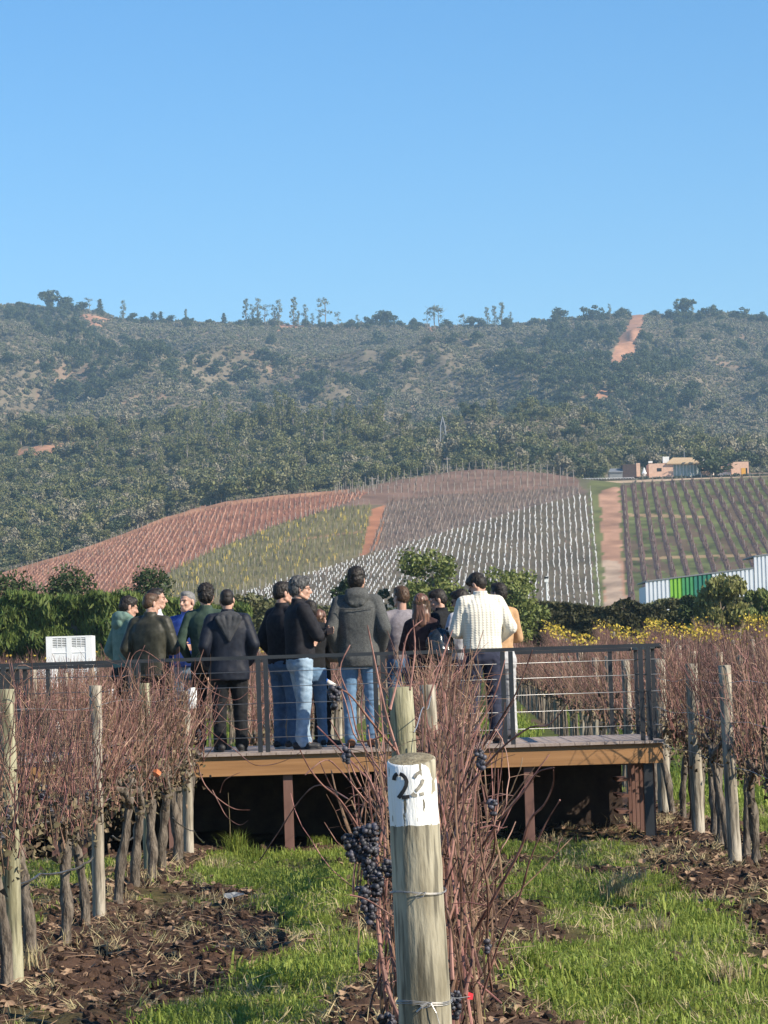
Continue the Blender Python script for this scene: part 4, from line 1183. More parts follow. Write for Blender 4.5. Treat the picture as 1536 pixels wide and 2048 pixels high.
def cluster(b, rnd, c, n, r, br=.0085, detail=(8, 5)):
    for _ in range(n):
        t = rnd.random(); w_ = r * (1 - .65 * t); a = rnd.uniform(0, 6.28); q = w_ * math.sqrt(rnd.random())
        p = Vector(c) + Vector((math.cos(a) * q, math.sin(a) * q, -t * r * 3.2)); s = br * rnd.uniform(.6, 1.15)
        b.ell(p, (s, s * rnd.uniform(.8, 1), s * rnd.uniform(.8, 1.1)), *detail)
def make_vine(seed, lod):
    rnd = random.Random(seed)
    root = empty('grapevine')
    tb = MB(); hd = trunk_tube(tb, rnd, rnd.uniform(.68, .80), .042, .034, 9 if lod == 0 else 6, 9 if lod == 0 else 5)
    for s in (-1, 1):
        pts = [hd]; L = rnd.uniform(.5, .68)
        for i in range(1, 6): pts.append(Vector((hd.x * (1 - i / 5) + rnd.gauss(0, .015), hd.y + s * L * i / 5, hd.z + .07 * min(i, 2) + rnd.gauss(0, .015))))
        tb.tube(pts, [.034, .03, .026, .024, .022, .016], 7 if lod == 0 else 5, jit=.25, rnd=rnd)
        for i in range(1, 6):
            p = pts[i]
            for q in range(1 if lod else 2):
                d = Vector((rnd.gauss(0, .05), rnd.gauss(0, .04), rnd.uniform(.06, .13)))
                tb.tube([p, p + d * .5 + Vector((rnd.gauss(0, .01), 0, 0)), p + d], [.019, .014, .010], 5, jit=.3, rnd=rnd)
    cb = MB()
    if lod == 0:
        cane_tubes(cb, rnd, 36, .75, 1.25, .72, .98, .68, .06, .0050, 9, 3, .13, .07)
        cane_tubes(cb, rnd, 34, .3, .8, .75, 1.4, .68, .12, .0032, 6, 3, .5, .15)
        cane_tubes(cb, rnd, 26, .25, .6, 1.2, 1.75, .68, .12, .0028, 6, 3, .7, .16)
    else:
        cane_tubes(cb, rnd, 26, .8, 1.3, .74, .95, .68, .07, .0065, 5, 3, .14, .08)
        cane_tubes(cb, rnd, 26, .3, .8, .8, 1.6, .68, .13, .005, 4, 3, .6, .15)
    db = MB()
    nd = 260 if lod == 0 else 30; sz = 1.0 if lod == 0 else 2.0
    for _ in range(nd):
        y = rnd.uniform(-.68, .68); z = .88 + rnd.gauss(0, .13) + (.25 * rnd.random() if rnd.random() < .3 else 0); x = rnd.gauss(0, .075)
        d = Vector((rnd.gauss(0, 1), rnd.gauss(0, 1), rnd.gauss(0, 1))).normalized() * rnd.uniform(.012, .034) * sz
        e = Vector((rnd.gauss(0, 1), rnd.gauss(0, 1), rnd.gauss(0, 1))).cross(d).normalized() * rnd.uniform(.008, .022) * sz
        p = Vector((x, y, z)); k = Vector((0, 0, rnd.uniform(-.02, .02)))
        db.add([p - d, p + e + k, p + d, p - e + k], [(0, 1, 2), (0, 2, 3)])
    if lod == 0:
        tb.build('trunk', M['bark'], root, True); cb.build('canes', M['cane'], root); db.build('dry_leaves', M['dry'], root)
        for _ in range(rnd.choice((2, 3, 4))):
            gb = MB(); c_ = (rnd.gauss(0, .07), rnd.uniform(-.6, .6), rnd.uniform(.95, 1.2)); cluster(gb, rnd, c_, 26, .028, .0085, (6, 4)); gb.build('grape_cluster', M['grape'], root, True)
    else:
        tb.cur = 0; base = len(tb.f)
        tb.v_off = 0
        full = MB(); full.add(tb.v, tb.f); full.cur = 1; full.add(cb.v, cb.f); full.cur = 2; full.add(db.v, db.f)
        o = full.build('canes', [M['bark'], M['cane_far'], M['dry']], root)
    return root
NEARV = [make_vine(900 + i, 0) for i in range(6)]
FARV = [make_vine(950 + i, 1) for i in range(6)]
rv = random.Random(77)
place = []     # (Y, k, x)
SPACING = 1.33
DECK_Y0, DECK_Y1 = 33.8, 37.1
def blocked(x, Y):
    if -4.6 < x < 2.75 and 33.2 < Y < 38.2: return True
    return False
for k in range(-9, 8):
    Y = {0: 11.0, -1: 18.2, 1: 24.0}.get(k, 20.0) + (rv.uniform(0, 1) if abs(k) > 1 else 0)
    while Y < 168:
        x = row_x(k, Y); a = abs(x) / Y
        ok = a < 0.125 and not blocked(x, Y)
        if k == 0 and 33 < Y < 104: ok = False
        if k == 0 and Y < 33 and Y > 31.8: ok = False
        if k in (-1,) and 38 < Y < 44: ok = False
        if ok and not (k == 0 and Y < 20.7): place.append((Y, k, x))
        Y += SPACING
place.sort()
rank = {}
rowname = {-1: 'along the left row', 0: 'behind the numbered post', 1: 'along the row right of the deck'}
def rname(k): return rowname.get(k, f"in the {ordinal(abs(k))} row to the {'left' if k < 0 else 'right'}")
far_pts = []
used = set()
n_ind = 0
for (Y, k, x) in place:
    rank[k] = rank.get(k, 0) + 1
    near = Y < 46
    if n_ind >= 285 and not near:
        far_pts.append((x, Y, float(near_z(Y)))); continue
    n_ind += 1
    src = (NEARV if near else FARV)[rv.randrange(6)]
    if id(src) not in used:
        used.add(id(src)); o = src
    else:
        o = copy_tree(src)
    o.location = (x + rv.uniform(-.04, .04) + (.15 if k == 1 and Y < 46 else 0), Y + rv.uniform(-.08, .08), float(near_z(Y)))
    o.rotation_euler = (0, 0, (math.pi if rv.random() < .5 else 0) - ROW_DX)
    s = rv.uniform(.94, 1.07); o.scale = (s, s * 1.0, s * (1.0 if Y < 46 else 1.10) * (1.07 if k > 0 and Y < 46 else 1))
    col_ = 'bare reddish canes' if k <= 0 else 'bare pinkish brown canes'
    tag(o, f"grapevine with {col_}, {ordinal(rank[k])} {rname(k)}", 'grapevine', 'bare grapevines in the field')
far_pts = np.array(far_pts)
def unlinked_copy(root, idx=0):
    me = root.children[0].data; o = bpy.data.objects.new('src', me); C.objects.link(o); return o
r_ = np.random.RandomState(3)
n = len(far_pts)
rot = np.stack([np.zeros(n), np.zeros(n), np.where(r_.uniform(size=n) < .5, 0, math.pi)], -1); s_ = r_.uniform(.98, 1.15, n)
tag(scatter('far_vineyard', far_pts, rot, np.stack([s_, s_, s_ * 1.03], -1), r_.randint(0, 6, n), [unlinked_copy(f) for f in FARV]), 'far end of the bare vine field, rows merging below the hedge', 'vineyard')
# yellow leaves left on the farther vines
V = []
r_ = np.random.RandomState(6)
for (Y, k, x) in place:
    if Y < 112: continue
    px = 768 + x / Y * F
    d = 15 if px > 1050 else (11 if 500 < px < 580 else (3 if px < 480 else 2))
    d = int(d * (-.5 + 3.0 * fbm(np.array([x / 1.5]), np.array([Y / 12]), 2, 3)[0]) * (1 if Y > 125 else .4))
    if d <= 0: continue
    P = np.stack([x + r_.normal(0, .16, d), Y + r_.uniform(-.66, .66, d), near_z(Y) + r_.uniform(1.7, 2.25, d)], -1)
    t = r_.normal(size=(d, 3)); t /= np.linalg.norm(t, axis=1)[:, None]; q = np.cross(t, r_.normal(size=(d, 3))); q /= np.linalg.norm(q, axis=1)[:, None]
    sz = r_.uniform(.035, .075, d)[:, None]
    V.append(np.stack([P - t * sz, P + q * sz * .8, P + t * sz, P - q * sz * .8], 1).reshape(-1, 3))
V = np.concatenate(V)
tag(link('yellow_leaves', np_mesh('yellow_leaves', V, np.arange(len(V)).reshape(-1, 4)), M['leaf_yellow']), 'yellow autumn leaves on the tops of the far vines', 'leaves', kind='stuff')

# ------------------------------------------------------------------ posts
def wood_post_mat(name, c1, c2, paint_z=None, paint=(.82, .82, .80)):
    mt = mat(name, c1, c2, scale=9, stretch=(1, 1, .2), rough=0.85, bump=0.9, bscale=34, hi=.6, lo=.4, bdist=.012)
    nt = mt.node_tree; N = nt.nodes; L = nt.links; b = N['Principled BSDF']
    src = b.inputs['Base Color'].links[0].from_socket
    tc = N.new('ShaderNodeTexCoord')
    # cracks and greenish stain
    wv = N.new('ShaderNodeTexNoise'); wv.inputs['Scale'].default_value = 55; wv.inputs['Detail'].default_value = 5; mp = N.new('ShaderNodeMapping'); mp.inputs['Scale'].default_value = (1, 1, .06)
    L.new(tc.outputs['Object'], mp.inputs[0]); L.new(mp.outputs[0], wv.inputs['Vector'])
    cr = N.new('ShaderNodeMapRange'); cr.inputs[1].default_value = .38; cr.inputs[2].default_value = .50; cr.inputs[3].default_value = .42; cr.inputs[4].default_value = 1; L.new(wv.outputs['Fac'], cr.inputs[0])
    mu = N.new('ShaderNodeMix'); mu.data_type = 'RGBA'; mu.blend_type = 'MULTIPLY'; mu.inputs[0].default_value = 1
    L.new(src, mu.inputs[6]); L.new(cr.outputs[0], mu.inputs[7]); out = mu.outputs[2]
    if paint_z:
        sp = N.new('ShaderNodeSeparateXYZ'); L.new(tc.outputs['Object'], sp.inputs[0])
        n1 = N.new('ShaderNodeTexNoise'); n1.inputs['Scale'].default_value = 30; n1.inputs['Detail'].default_value = 5; m1 = N.new('ShaderNodeMapping'); m1.inputs['Scale'].default_value = (1, 1, .22); L.new(tc.outputs['Object'], m1.inputs[0]); L.new(m1.outputs[0], n1.inputs['Vector'])
        def mth(op, a, b_):
            m_ = N.new('ShaderNodeMath'); m_.operation = op
            for i, q in enumerate((a, b_)):
                if isinstance(q, (int, float)): m_.inputs[i].default_value = q
                else: L.new(q, m_.inputs[i])
            return m_.outputs[0]
        nz = mth('MULTIPLY', mth('SUBTRACT', n1.outputs['Fac'], .5), .05)
        low = mth('GREATER_THAN', mth('ADD', sp.outputs[2], mth('MULTIPLY', nz, .45)), paint_z[0])
        # worn away towards the upper right of the front
        edge = mth('ADD', mth('MULTIPLY', sp.outputs[0], -1.5), paint_z[1])
        up = mth('LESS_THAN', mth('ADD', sp.outputs[2], mth('MULTIPLY', nz, 2.4)), edge)
        n3 = N.new('ShaderNodeTexNoise'); n3.inputs['Scale'].default_value = 60; n3.inputs['Detail'].default_value = 6; L.new(m1.outputs[0], n3.inputs['Vector'])
        flake = mth('LESS_THAN', n3.outputs['Fac'], .60)
        fac = mth('MULTIPLY', mth('MULTIPLY', low, up), flake)
        pm = N.new('ShaderNodeMix'); pm.data_type = 'RGBA'; L.new(fac, pm.inputs[0]); L.new(out, pm.inputs[6])
        nb = N.new('ShaderNodeMix'); nb.data_type = 'RGBA'; nb.inputs[6].default_value = (*paint, 1); nb.inputs[7].default_value = (paint[0] * .86, paint[1] * .85, paint[2] * .8, 1); L.new(cr.outputs[0], nb.inputs[0])
        inv = N.new('ShaderNodeMath'); inv.operation = 'SUBTRACT'; inv.inputs[0].default_value = 1; L.new(cr.outputs[0], inv.inputs[1]); L.new(inv.outputs[0], nb.inputs[0])
        L.new(nb.outputs[2], pm.inputs[7]); out = pm.outputs[2]
    L.new(out, b.inputs['Base Color'])
    return mt
M['post_green'] = wood_post_mat('post_green', (0.23, 0.215, 0.13), (0.40, 0.375, 0.255))
M['post_grey'] = wood_post_mat('post_grey', (0.24, 0.205, 0.155), (0.44, 0.39, 0.31))
M['post_top'] = mat('post_top', (0.14, 0.115, 0.07), (0.30, 0.26, 0.17), scale=40, bump=.6, bscale=120, rough=.95)
def post_mesh(H, r0, r1, seed, n=18, segs=14, jr=.03):
    rnd = random.Random(seed); b = MB(); pts = []; rad = []
    x = y = 0
    for i in range(segs + 1):
        t = i / segs; pts.append((rnd.gauss(0, r0 * jr), rnd.gauss(0, r0 * jr), -.4 + (H + .4) * t)); rad.append((r0 * (1 - t) + r1 * t) * rnd.uniform(1 - jr, 1 + jr))
    b.tube(pts, rad, n, cap=False, jit=jr * .5, rnd=rnd)
    # weathered top, a little domed
    k = len(b.v); last = b.v[-n:]; c = Vector(pts[-1]); vs = [c + (Vector(v) - c) * .93 + Vector((0, 0, r1 * .05)) for v in last] + [c + Vector((0, 0, r1 * .10))]
    b.v += [tuple(v) for v in vs]
    for i in range(n): b.f.append((k - n + i, k - n + (i + 1) % n, k + (i + 1) % n, k + i)); b.mi.append(0)
    for i in range(n): b.f.append((k + i, k + (i + 1) % n, k + n)); b.mi.append(1)
    return b
def add_post(x, Y, H, r0, label, lean=(0, 0), matn='post_green', seed=1, rz=0, group='round timber posts of the vine rows'):
    b = post_mesh(H, r0 * 1.06, r0 * .97, seed)
    o = b.build('vineyard_post', [M[matn], M['post_top']], None, True)
    o.location = (x, Y, float(near_z(Y))); o.rotation_euler = (lean[1], lean[0], rz)
    tag(o, label, 'post', group)
    return o
# measured posts (picture x of the foot, distance, height, radius)
def xof(px, py, Y): return at(px, py, Y).x
def Z0(v): return v
lp = [(30, 1975, 19.7, 1.72, .050, 'leftmost thick greenish post in the left vine row'), (198, 1855, 24.3, 1.72, .044, 'split pale post in the left vine row, second from the left'),
      (300, 1760, 30.0, 1.72, .050, 'greenish post in the left vine row, in front of the waxed jacket'), (378, 1722, 32.8, 1.63, .048, 'white topped post at the left vine row end, before the deck')]
for i, (px, py, Y, H, r_, lb) in enumerate(lp):
    add_post(xof(px, py, Y), Y, H, r_, lb, ((-.005, .0), (.012, 0), (-.002, 0), (.006, 0))[i], 'post_green' if i % 2 == 0 else 'post_grey', 10 + i)
pt = xof(378, 1722, 32.8)
rp = [(1471, 1738, 28.8, 1.72, .055, 'thick pale post in the right vine row, nearest the camera'), (1398, 1679, 33.8, 1.74, .062, 'pale post in the right vine row, second from the camera'),
      (1330, 1634, 39.0, 1.80, .072, 'pale post in the right vine row, beside the deck corner')]
for i, (px, py, Y, H, r_, lb) in enumerate(rp):
    add_post(xof(px, py, Y), Y, H, r_, lb, ((-.02, 0), (-.01, 0), (-.006, 0))[i], 'post_grey', 20 + i)
add_post(xof(819, 1500, 16.4), 16.4, 1.675, .062, 'thick greenish post standing just behind the numbered post', (-.02, 0), 'post_green', 31)
add_post(.262, 20.6, 1.665, .050, 'weathered post half hidden by canes, right behind the greenish one', (-.02, 0), 'post_grey', 32)
add_post(.40, 26.5, 1.72, .050, 'farthest post of the middle row, buried in canes before the deck', (.01, 0), 'post_grey', 33)
# posts farther off
PM = [post_mesh(1.72, .055, .05, 60 + i, 10, 4).mesh('post') for i in range(3)]
for m_ in PM: m_.materials.append(M['post_grey']); m_.materials.append(M['post_top']); m_.polygons.foreach_set('use_smooth', [True] * len(m_.polygons))
cnt = {}
fp = []
for k in range(-8, 8):
    Y = 44.0 + rv.uniform(0, 2) + (18 if k in (-1, -2) else 0)
    if k == 0: Y = 104
    while Y < 150:
        x = row_x(k, Y)
        if abs(x) / Y < .118: fp.append((Y, k, x))
        Y += 5.2
fp.sort()
for Y, k, x in fp:
    cnt[k] = cnt.get(k, 0) + 1
    o = bpy.data.objects.new('vineyard_post', PM[rv.randrange(3)]); C.objects.link(o)
    o.location = (x, Y, float(near_z(Y))); o.rotation_euler = (rv.gauss(0, .02), rv.gauss(0, .02), rv.uniform(0, 6)); o.scale = (1.15, 1.15, rv.uniform(.96, 1.14))
    tag(o, f"distant timber post, {ordinal(cnt[k])} beyond the deck, {rname(k)}", 'post', 'round timber posts beyond the deck')

# ------------------------------------------------------------------ post number 22
P22Y = 10.5; S22 = F / P22Y
ctop = at(822, 1520, P22Y); cbot = at(850, 2040, P22Y)
H22 = ctop.z; lean22 = math.atan2(ctop.x - cbot.x, ctop.z - cbot.z)
x22 = ctop.x - math.tan(lean22) * H22
M['post22'] = wood_post_mat('post22', (0.20, 0.175, 0.12), (0.43, 0.39, 0.29), paint_z=(H22 - .198, H22 + .045))
r22 = 49.5 / S22
b = post_mesh(H22, r22 * 1.17, r22 * .985, 5, 40, 40, .006)
b.v = [(x, y, z + ((y * .27 + x * .04) if z > H22 - .06 else 0)) for x, y, z in b.v]
p22 = empty('numbered_post', (x22, P22Y, 0))
p22.rotation_euler = (0, lean22, 0)
body22 = b.build('post_body', [M['post22'], M['post_top']], p22, True)
M['stencil'] = mat('stencil', (0.018, 0.018, 0.022), (0.05, 0.05, 0.05), scale=80, rough=.8)
M['stencil_worn'] = mat('stencil_worn', (0.13, 0.12, 0.10), (0.36, 0.33, 0.27), scale=70, rough=.8)
def wrap_strokes(strokes, x0, z0, w_, h_, th, matn, name):
    """stencilled strokes laid round the post's front; unit coordinates 0..1"""
    b = MB()
    for st in strokes:
        P = []
        for i in range(len(st) - 1):
            for t in np.linspace(0, 1, 6, endpoint=(i == len(st) - 2)): P.append((st[i][0] + (st[i + 1][0] - st[i][0]) * t, st[i][1] + (st[i + 1][1] - st[i][1]) * t))
        P = [(x0 + p[0] * w_, z0 + p[1] * h_) for p in P]
        row = []
        for i, p in enumerate(P):
            q0, q1 = P[max(i - 1, 0)], P[min(i + 1, len(P) - 1)]; dx, dz = q1[0] - q0[0], q1[1] - q0[1]; l = math.hypot(dx, dz) or 1
            nx, nz = -dz / l * th / 2, dx / l * th / 2
            for s in (-1, -.33, .33, 1):
                X = p[0] + nx * s; Zz = p[1] + nz * s
                R_ = r22 * (1.17 * (1 - (Zz + .4) / (H22 + .4)) + .985 * (Zz + .4) / (H22 + .4)) * 1.02 + .0012
                ang = math.asin(max(-.98, min(.98, X / R_)))
                row.append((R_ * math.sin(ang), -R_ * math.cos(ang), Zz))
        n_ = len(P); idx = np.arange(n_ * 4).reshape(n_, 4)
        b.add(row, [(int(idx[i, j]), int(idx[i, j + 1]), int(idx[i + 1, j + 1]), int(idx[i + 1, j])) for i in range(n_ - 1) for j in range(3)])
    b.build(name, M[matn], p22)
arc = [(0.02, .74), (.06, .86), (.16, .95), (.28, .99)]
arc2 = [(.42, .985), (.62, .93), (.80, .80), (.86, .66), (.80, .50), (.66, .34), (.48, .20), (.26, .03)]
foot = [(.46, .045), (.72, .055), (1.0, .07)]
dz = H22 - (1594 - 1520) / S22
hh22 = 50 / S22
wrap_strokes([arc, arc2, foot], (787 - 824) / S22 * 1.0, dz, 30 / S22, hh22, 7.5 / S22, 'stencil', 'digit_two')
wrap_strokes([[(.86, .97), (.62, .90), (.42, .74)], [(1.0, .66), (.90, .50), (.72, .36), (.45, .20)], [(.38, .14), (.16, .03)], [(.30, .045), (.55, .055)], [(.72, .07), (1.0, .10)]],
             (816 - 824) / S22, dz + 3 / S22, 30 / S22, hh22, 6.5 / S22, 'stencil_worn', 'digit_two')
# wire ties on the post
M['wire'] = mat('wire', (0.35, 0.34, 0.32), (0.55, 0.53, 0.5), scale=30, rough=.4, metal=.6)
for zc, seed in ((H22 - 262 / S22, 1), (H22 - 478 / S22, 2)):
    rnd = random.Random(seed); b = MB()
    rr_ = r22 * 1.10
    for dzz in (0, .004, -.005) if seed == 2 else (0, .003):
        b.tube([(math.cos(t) * rr_ * 1.03, math.sin(t) * rr_ * 1.03, zc + dzz + .006 * math.sin(t * 2)) for t in np.linspace(0, 6.28, 30)], .0011, 4, cap=False)
    k0 = Vector((.01, -rr_ * 1.06, zc))
    b.tube([k0, k0 + Vector((.012, -.012, .004)), k0 + Vector((.004, -.02, -.008)), k0 + Vector((-.014, -.012, -.014)), k0 + Vector((-.022, -.008, -.006)), k0], .0016, 4)
    if seed == 2:
        b.tube([k0, k0 + Vector((-.02, -.01, -.012)), k0 + Vector((-.034, -.004, -.024))], .003, 4)
        b.tube([k0 + Vector((.01, 0, 0)), k0 + Vector((.025, -.006, -.03)), k0 + Vector((.034, -.004, -.07))], .0014, 4)
    b.build('wire_tie', M['wire'], p22)
tag(p22, 'thick weathered post with white painted band and the number 22', 'post')
# trellis wires
for k, y0, y1 in ((-1, 19.0, 33), (0, 10.6, 33), (1, 20, 60), (-1, 46, 90), (2, 44, 90), (-2, 30, 33.2)):
    for z in (.87, 1.25, 1.58):
        b = MB(); p = [(row_x(k, y) - row_x(k, y0), y - y0, z + .02 * math.sin(y)) for y in np.linspace(y0, y1, 24)]
        b.tube(p, .0022, 4, cap=False); o = b.build('trellis_wire', M['wire']); o.location = (row_x(k, y0), y0, 0)
        hgt = {.87: 'lowest', 1.25: 'middle', 1.58: 'top'}[z]
        where = {(-1, 19.0): 'left vine row', (0, 10.6): 'row of the numbered post', (1, 20): 'vine row right of the deck', (-1, 46): 'left vine row beyond the deck', (2, 44): 'second vine row to the right', (-2, 30): 'second vine row to the left'}[(k, y0)]
        tag(o, f"{hgt} thin steel trellis wire of the {where}", 'wire', 'trellis wires')
# drip hose along the left row, sagging and shiny
M['hose'] = mat('hose', (0.03, 0.03, 0.032), (0.09, 0.09, 0.09), scale=20, rough=.18, spec=.8)
def hose(pts, Y0, Y1, label, rad=.008):
    n = len(pts); P = [at(px, py, Y0 + (Y1 - Y0) * i / (n - 1)) for i, (px, py) in enumerate(pts)]
    Q = []
    for i in range(n - 1):
        for t in (0, .33, .66): Q.append(P[i].lerp(P[i + 1], t) + Vector((0, 0, -.012 * math.sin(t * 3.1))))
    Q.append(P[-1]); b = MB(); b.tube([q - P[0] for q in Q], rad, 7); o = b.build('drip_hose', M['hose'], None, True); o.location = P[0]
    tag(o, label, 'hose')
hose([(-40, 1835), (0, 1805), (40, 1768), (80, 1748), (140, 1740), (170, 1726), (185, 1715)], 18.6, 24, 'black shiny drip hose sagging across the leftmost post')
hose([(225, 1672), (245, 1681), (262, 1678), (277, 1662)], 27, 28.5, 'short loop of shiny drip hose between the left row posts')
hose([(345, 1635), (365, 1652), (388, 1662), (402, 1680), (409, 1684)], 30.5, 31.5, 'loose pale hose end hanging by the white topped post', .006)
b = MB(); c_ = at(383, 1392, 32.8 - .07)
b.loft([(0, 0, 0, .045, .045), (0, 0, .08, .05, .05), (0, 0, .17, .047, .047), (.01, 0, .20, .03, .03)], 10); o = b.build('paper_sleeve', M['white_paint']); o.location = (c_.x, 32.8, c_.z - .12)
tag(o, 'white wrapped cap on top of the last left row post', 'cap')

# ------------------------------------------------------------------ the vine right behind post 22, with wild canes
def hero_vine(Yc, x, seed, label, nl=1.0):
    rnd = random.Random(seed); root = empty('grapevine', (x, Yc, 0))
    tb = MB(); hd = trunk_tube(tb, rnd, .72, .045, .036, 12, 12)
    for s in (-1, 1):
        pts = [hd] + [Vector((hd.x + rnd.gauss(0, .02), hd.y + s * .6 * i / 6, hd.z + .06 + rnd.gauss(0, .015))) for i in range(1, 7)]
        tb.tube(pts, [.036, .032, .028, .026, .024, .02, .014], 8, jit=.22, rnd=rnd)
    tb.build('trunk', M['bark'], root, True)
    gp = (.065 * Yc / 16.4 - x, .068 * Yc / 16.4, 1.75 - (1.75 - 1.36) * Yc / 11.6 if Yc < 14 else 1.0, .262 * Yc / 20.6 - x, .055 * Yc / 20.6, 1.75 - .016 * Yc)
    cb = MB()
    cane_tubes(cb, rnd, int(85 * nl), .9, 1.4, .30, .75, .62, .075, .0052, 12, 5, .06, .045, top=1.86, droop=.02, gap=gp, rev=.28)
    cane_tubes(cb, rnd, int(105 * nl), .4, .9, .45, 1.15, .62, .085, .0042, 10, 5, .2, .08, top=1.80, gap=gp, rev=.2)
    cane_tubes(cb, rnd, int(22 * nl), .25, .7, .6, 1.5, .62, .12, .003, 8, 4, .45, .12, top=1.9, gap=gp, rev=.1)
    cb.build('canes', M['cane'], root)
    db = MB()
    for _ in range(160):
        p = Vector((rnd.gauss(0, .1), rnd.uniform(-.6, .6), rnd.uniform(.35, 1.3))); d = Vector((rnd.gauss(0, 1), rnd.gauss(0, 1), rnd.gauss(0, 1))).normalized() * rnd.uniform(.006, .018); e = d.cross(Vector((rnd.gauss(0, 1), rnd.gauss(0, 1), rnd.gauss(0, 1)))).normalized() * rnd.uniform(.004, .012)
        db.add([p - d, p + e, p + d, p - e], [(0, 1, 2), (0, 2, 3)])
    db.build('dry_leaves', M['dry'], root)
    tag(root, label, 'grapevine')
    return root
hv1 = hero_vine(11.6, row_x(0, 11.6) + .03, 1, 'big grapevine of reddish canes right behind the numbered post')
hv3 = hero_vine(14.2, row_x(0, 14.2), 3, 'grapevine between the numbered post and the greenish post behind it', .8)
hv4 = hero_vine(15.6, row_x(0, 15.6), 4, 'grapevine just in front of the thick greenish post', .8)
hv5 = hero_vine(17.2, row_x(0, 17.2), 5, 'grapevine just behind the thick greenish post', .8)
hv6 = hero_vine(18.7, row_x(0, 18.7), 6, 'grapevine in front of the half hidden weathered post', .8)
hv2 = hero_vine(12.9, row_x(0, 12.9) + .02, 2, 'second grapevine behind the numbered post, hidden in the cane bundle', .8)
def wild(root, pts, Y0, Y1, r0, r1=.0018, side=6):
    """a stray cane given by its run in the picture, between two distances"""
    n = len(pts); P = [at(px, py, Y0 + (Y1 - Y0) * i / (n - 1)) for i, (px, py) in enumerate(pts)]
    Q = []
    for i in range(n - 1):
        p0, p1, p2, p3 = P[max(i - 1, 0)], P[i], P[i + 1], P[min(i + 2, n - 1)]
        for t in (0, .25, .5, .75):
            Q.append(.5 * ((2 * p1) + (p2 - p0) * t + (2 * p0 - 5 * p1 + 4 * p2 - p3) * t * t + (3 * p1 - p0 - 3 * p2 + p3) * t ** 3))
    Q.append(P[-1]); k = len(Q); b = MB(); b.tube([q - root.location for q in Q], [r0 + (r1 - r0) * i / (k - 1) + (.0009 if i % 5 == 0 else 0) for i in range(k)], side)
    b.build('long_cane', M['cane'], root)
W = [([(960, 1700), (1000, 1640), (1050, 1580), (1085, 1500), (1112, 1435), (1100, 1530)][:3] + [(1075, 1545), (1108, 1535)], 11.3, 10.9, .0045),
     ([(940, 1880), (985, 1800), (1040, 1700), (1060, 1640), (1088, 1610), (1106, 1570), (1107, 1540)], 11.2, 10.6, .006),
     ([(965, 1990), (1000, 1880), (1040, 1790), (1060, 1720), (1090, 1650), (1120, 1600)], 11.2, 10.8, .004),
     ([(905, 1560), (960, 1500), (1000, 1440), (1035, 1380), (1065, 1300)], 11.6, 11.2, .004),
     ([(900, 1620), (960, 1545), (1010, 1490), (1060, 1455), (1100, 1448), (1140, 1400)], 11.5, 11.0, .0045),
     ([(930, 1500), (985, 1400), (1010, 1320)], 11.8, 11.9, .003),
     ([(960, 1690), (985, 1640), (1000, 1560), (1005, 1500)], 11.2, 11.2, .002),
     ([(760, 1720), (720, 1660), (680, 1600), (645, 1570), (618, 1535), (600, 1500)], 11.2, 10.8, .005),
     ([(770, 1640), (730, 1600), (680, 1540), (650, 1520), (610, 1550)], 11.4, 11.2, .003),
     ([(800, 1520), (770, 1420), (745, 1300), (735, 1250)], 12.0, 12.0, .006),
     ([(790, 1500), (740, 1440), (700, 1390), (668, 1372)], 11.4, 11.0, .0055),
     ([(770, 1470), (715, 1480), (690, 1400), (665, 1340)], 11.5, 11.6, .003),
     ([(775, 1560), (720, 1480), (700, 1400), (680, 1340), (700, 1290)], 11.6, 11.9, .0035),
     ([(760, 1640), (715, 1560), (690, 1500), (660, 1440)], 11.3, 11.2, .0032),
     ([(780, 1420), (800, 1340), (815, 1270), (845, 1240)], 12.2, 12.6, .0045),
     ([(850, 1420), (880, 1330), (905, 1260)], 12.0, 12.2, .004),
     ([(820, 1380), (830, 1300), (826, 1240)], 12.4, 12.6, .0035),
     ([(800, 2040), (770, 1960), (755, 1850), (752, 1740), (765, 1640), (740, 1560), (700, 1500)], 10.9, 11.2, .007),
     ([(785, 2010), (762, 1900), (760, 1800), (770, 1690), (755, 1580), (735, 1450)], 10.95, 11.3, .0065),
     ([(800, 1980), (778, 1880), (772, 1780), (785, 1650), (770, 1520), (760, 1380)], 11.0, 11.3, .006),
     ([(905, 1960), (900, 1860), (890, 1780), (905, 1700), (915, 1600), (935, 1520), (960, 1450)], 10.9, 11.2, .0065),
     ([(930, 1990), (945, 1900), (925, 1800), (935, 1700), (925, 1600), (950, 1480)], 11.0, 11.3, .0055),
     ([(700, 1790), (735, 1800), (790, 1835)], 10.9, 10.9, .003),
     ([(520, 1720), (560, 1660), (600, 1600), (640, 1570), (700, 1600)], 12.6, 11.6, .0022)]
for pts, a_, c_, r_ in W: wild(hv1, pts, a_, c_, r_)
def hang_cluster(root, px, py, Y, n, r, seed, br=.0095):
    gb = MB(); p = at(px, py, Y) - root.location; cluster(gb, random.Random(seed), p, n, r, br, (12, 8)); gb.build('grape_cluster', M['grape'], root, True)
for i, (px, py, n, r) in enumerate([(722, 1655, 90, .034), (742, 1650, 60, .028), (702, 1670, 60, .026), (735, 1690, 80, .034), (752, 1735, 60, .028), (728, 1775, 40, .022), (742, 1795, 36, .02), (775, 1720, 24, .018),
                                    (668, 1372, 30, .022), (692, 1495, 20, .016), (962, 1500, 26, .018), (985, 1600, 16, .014), (775, 2030, 60, .03), (910, 1985, 40, .026), (975, 1880, 12, .012), (740, 1820, 12, .014)]):
    hang_cluster(hv1, px, py, 10.95 if px < 900 else 11.0, n, r, i)
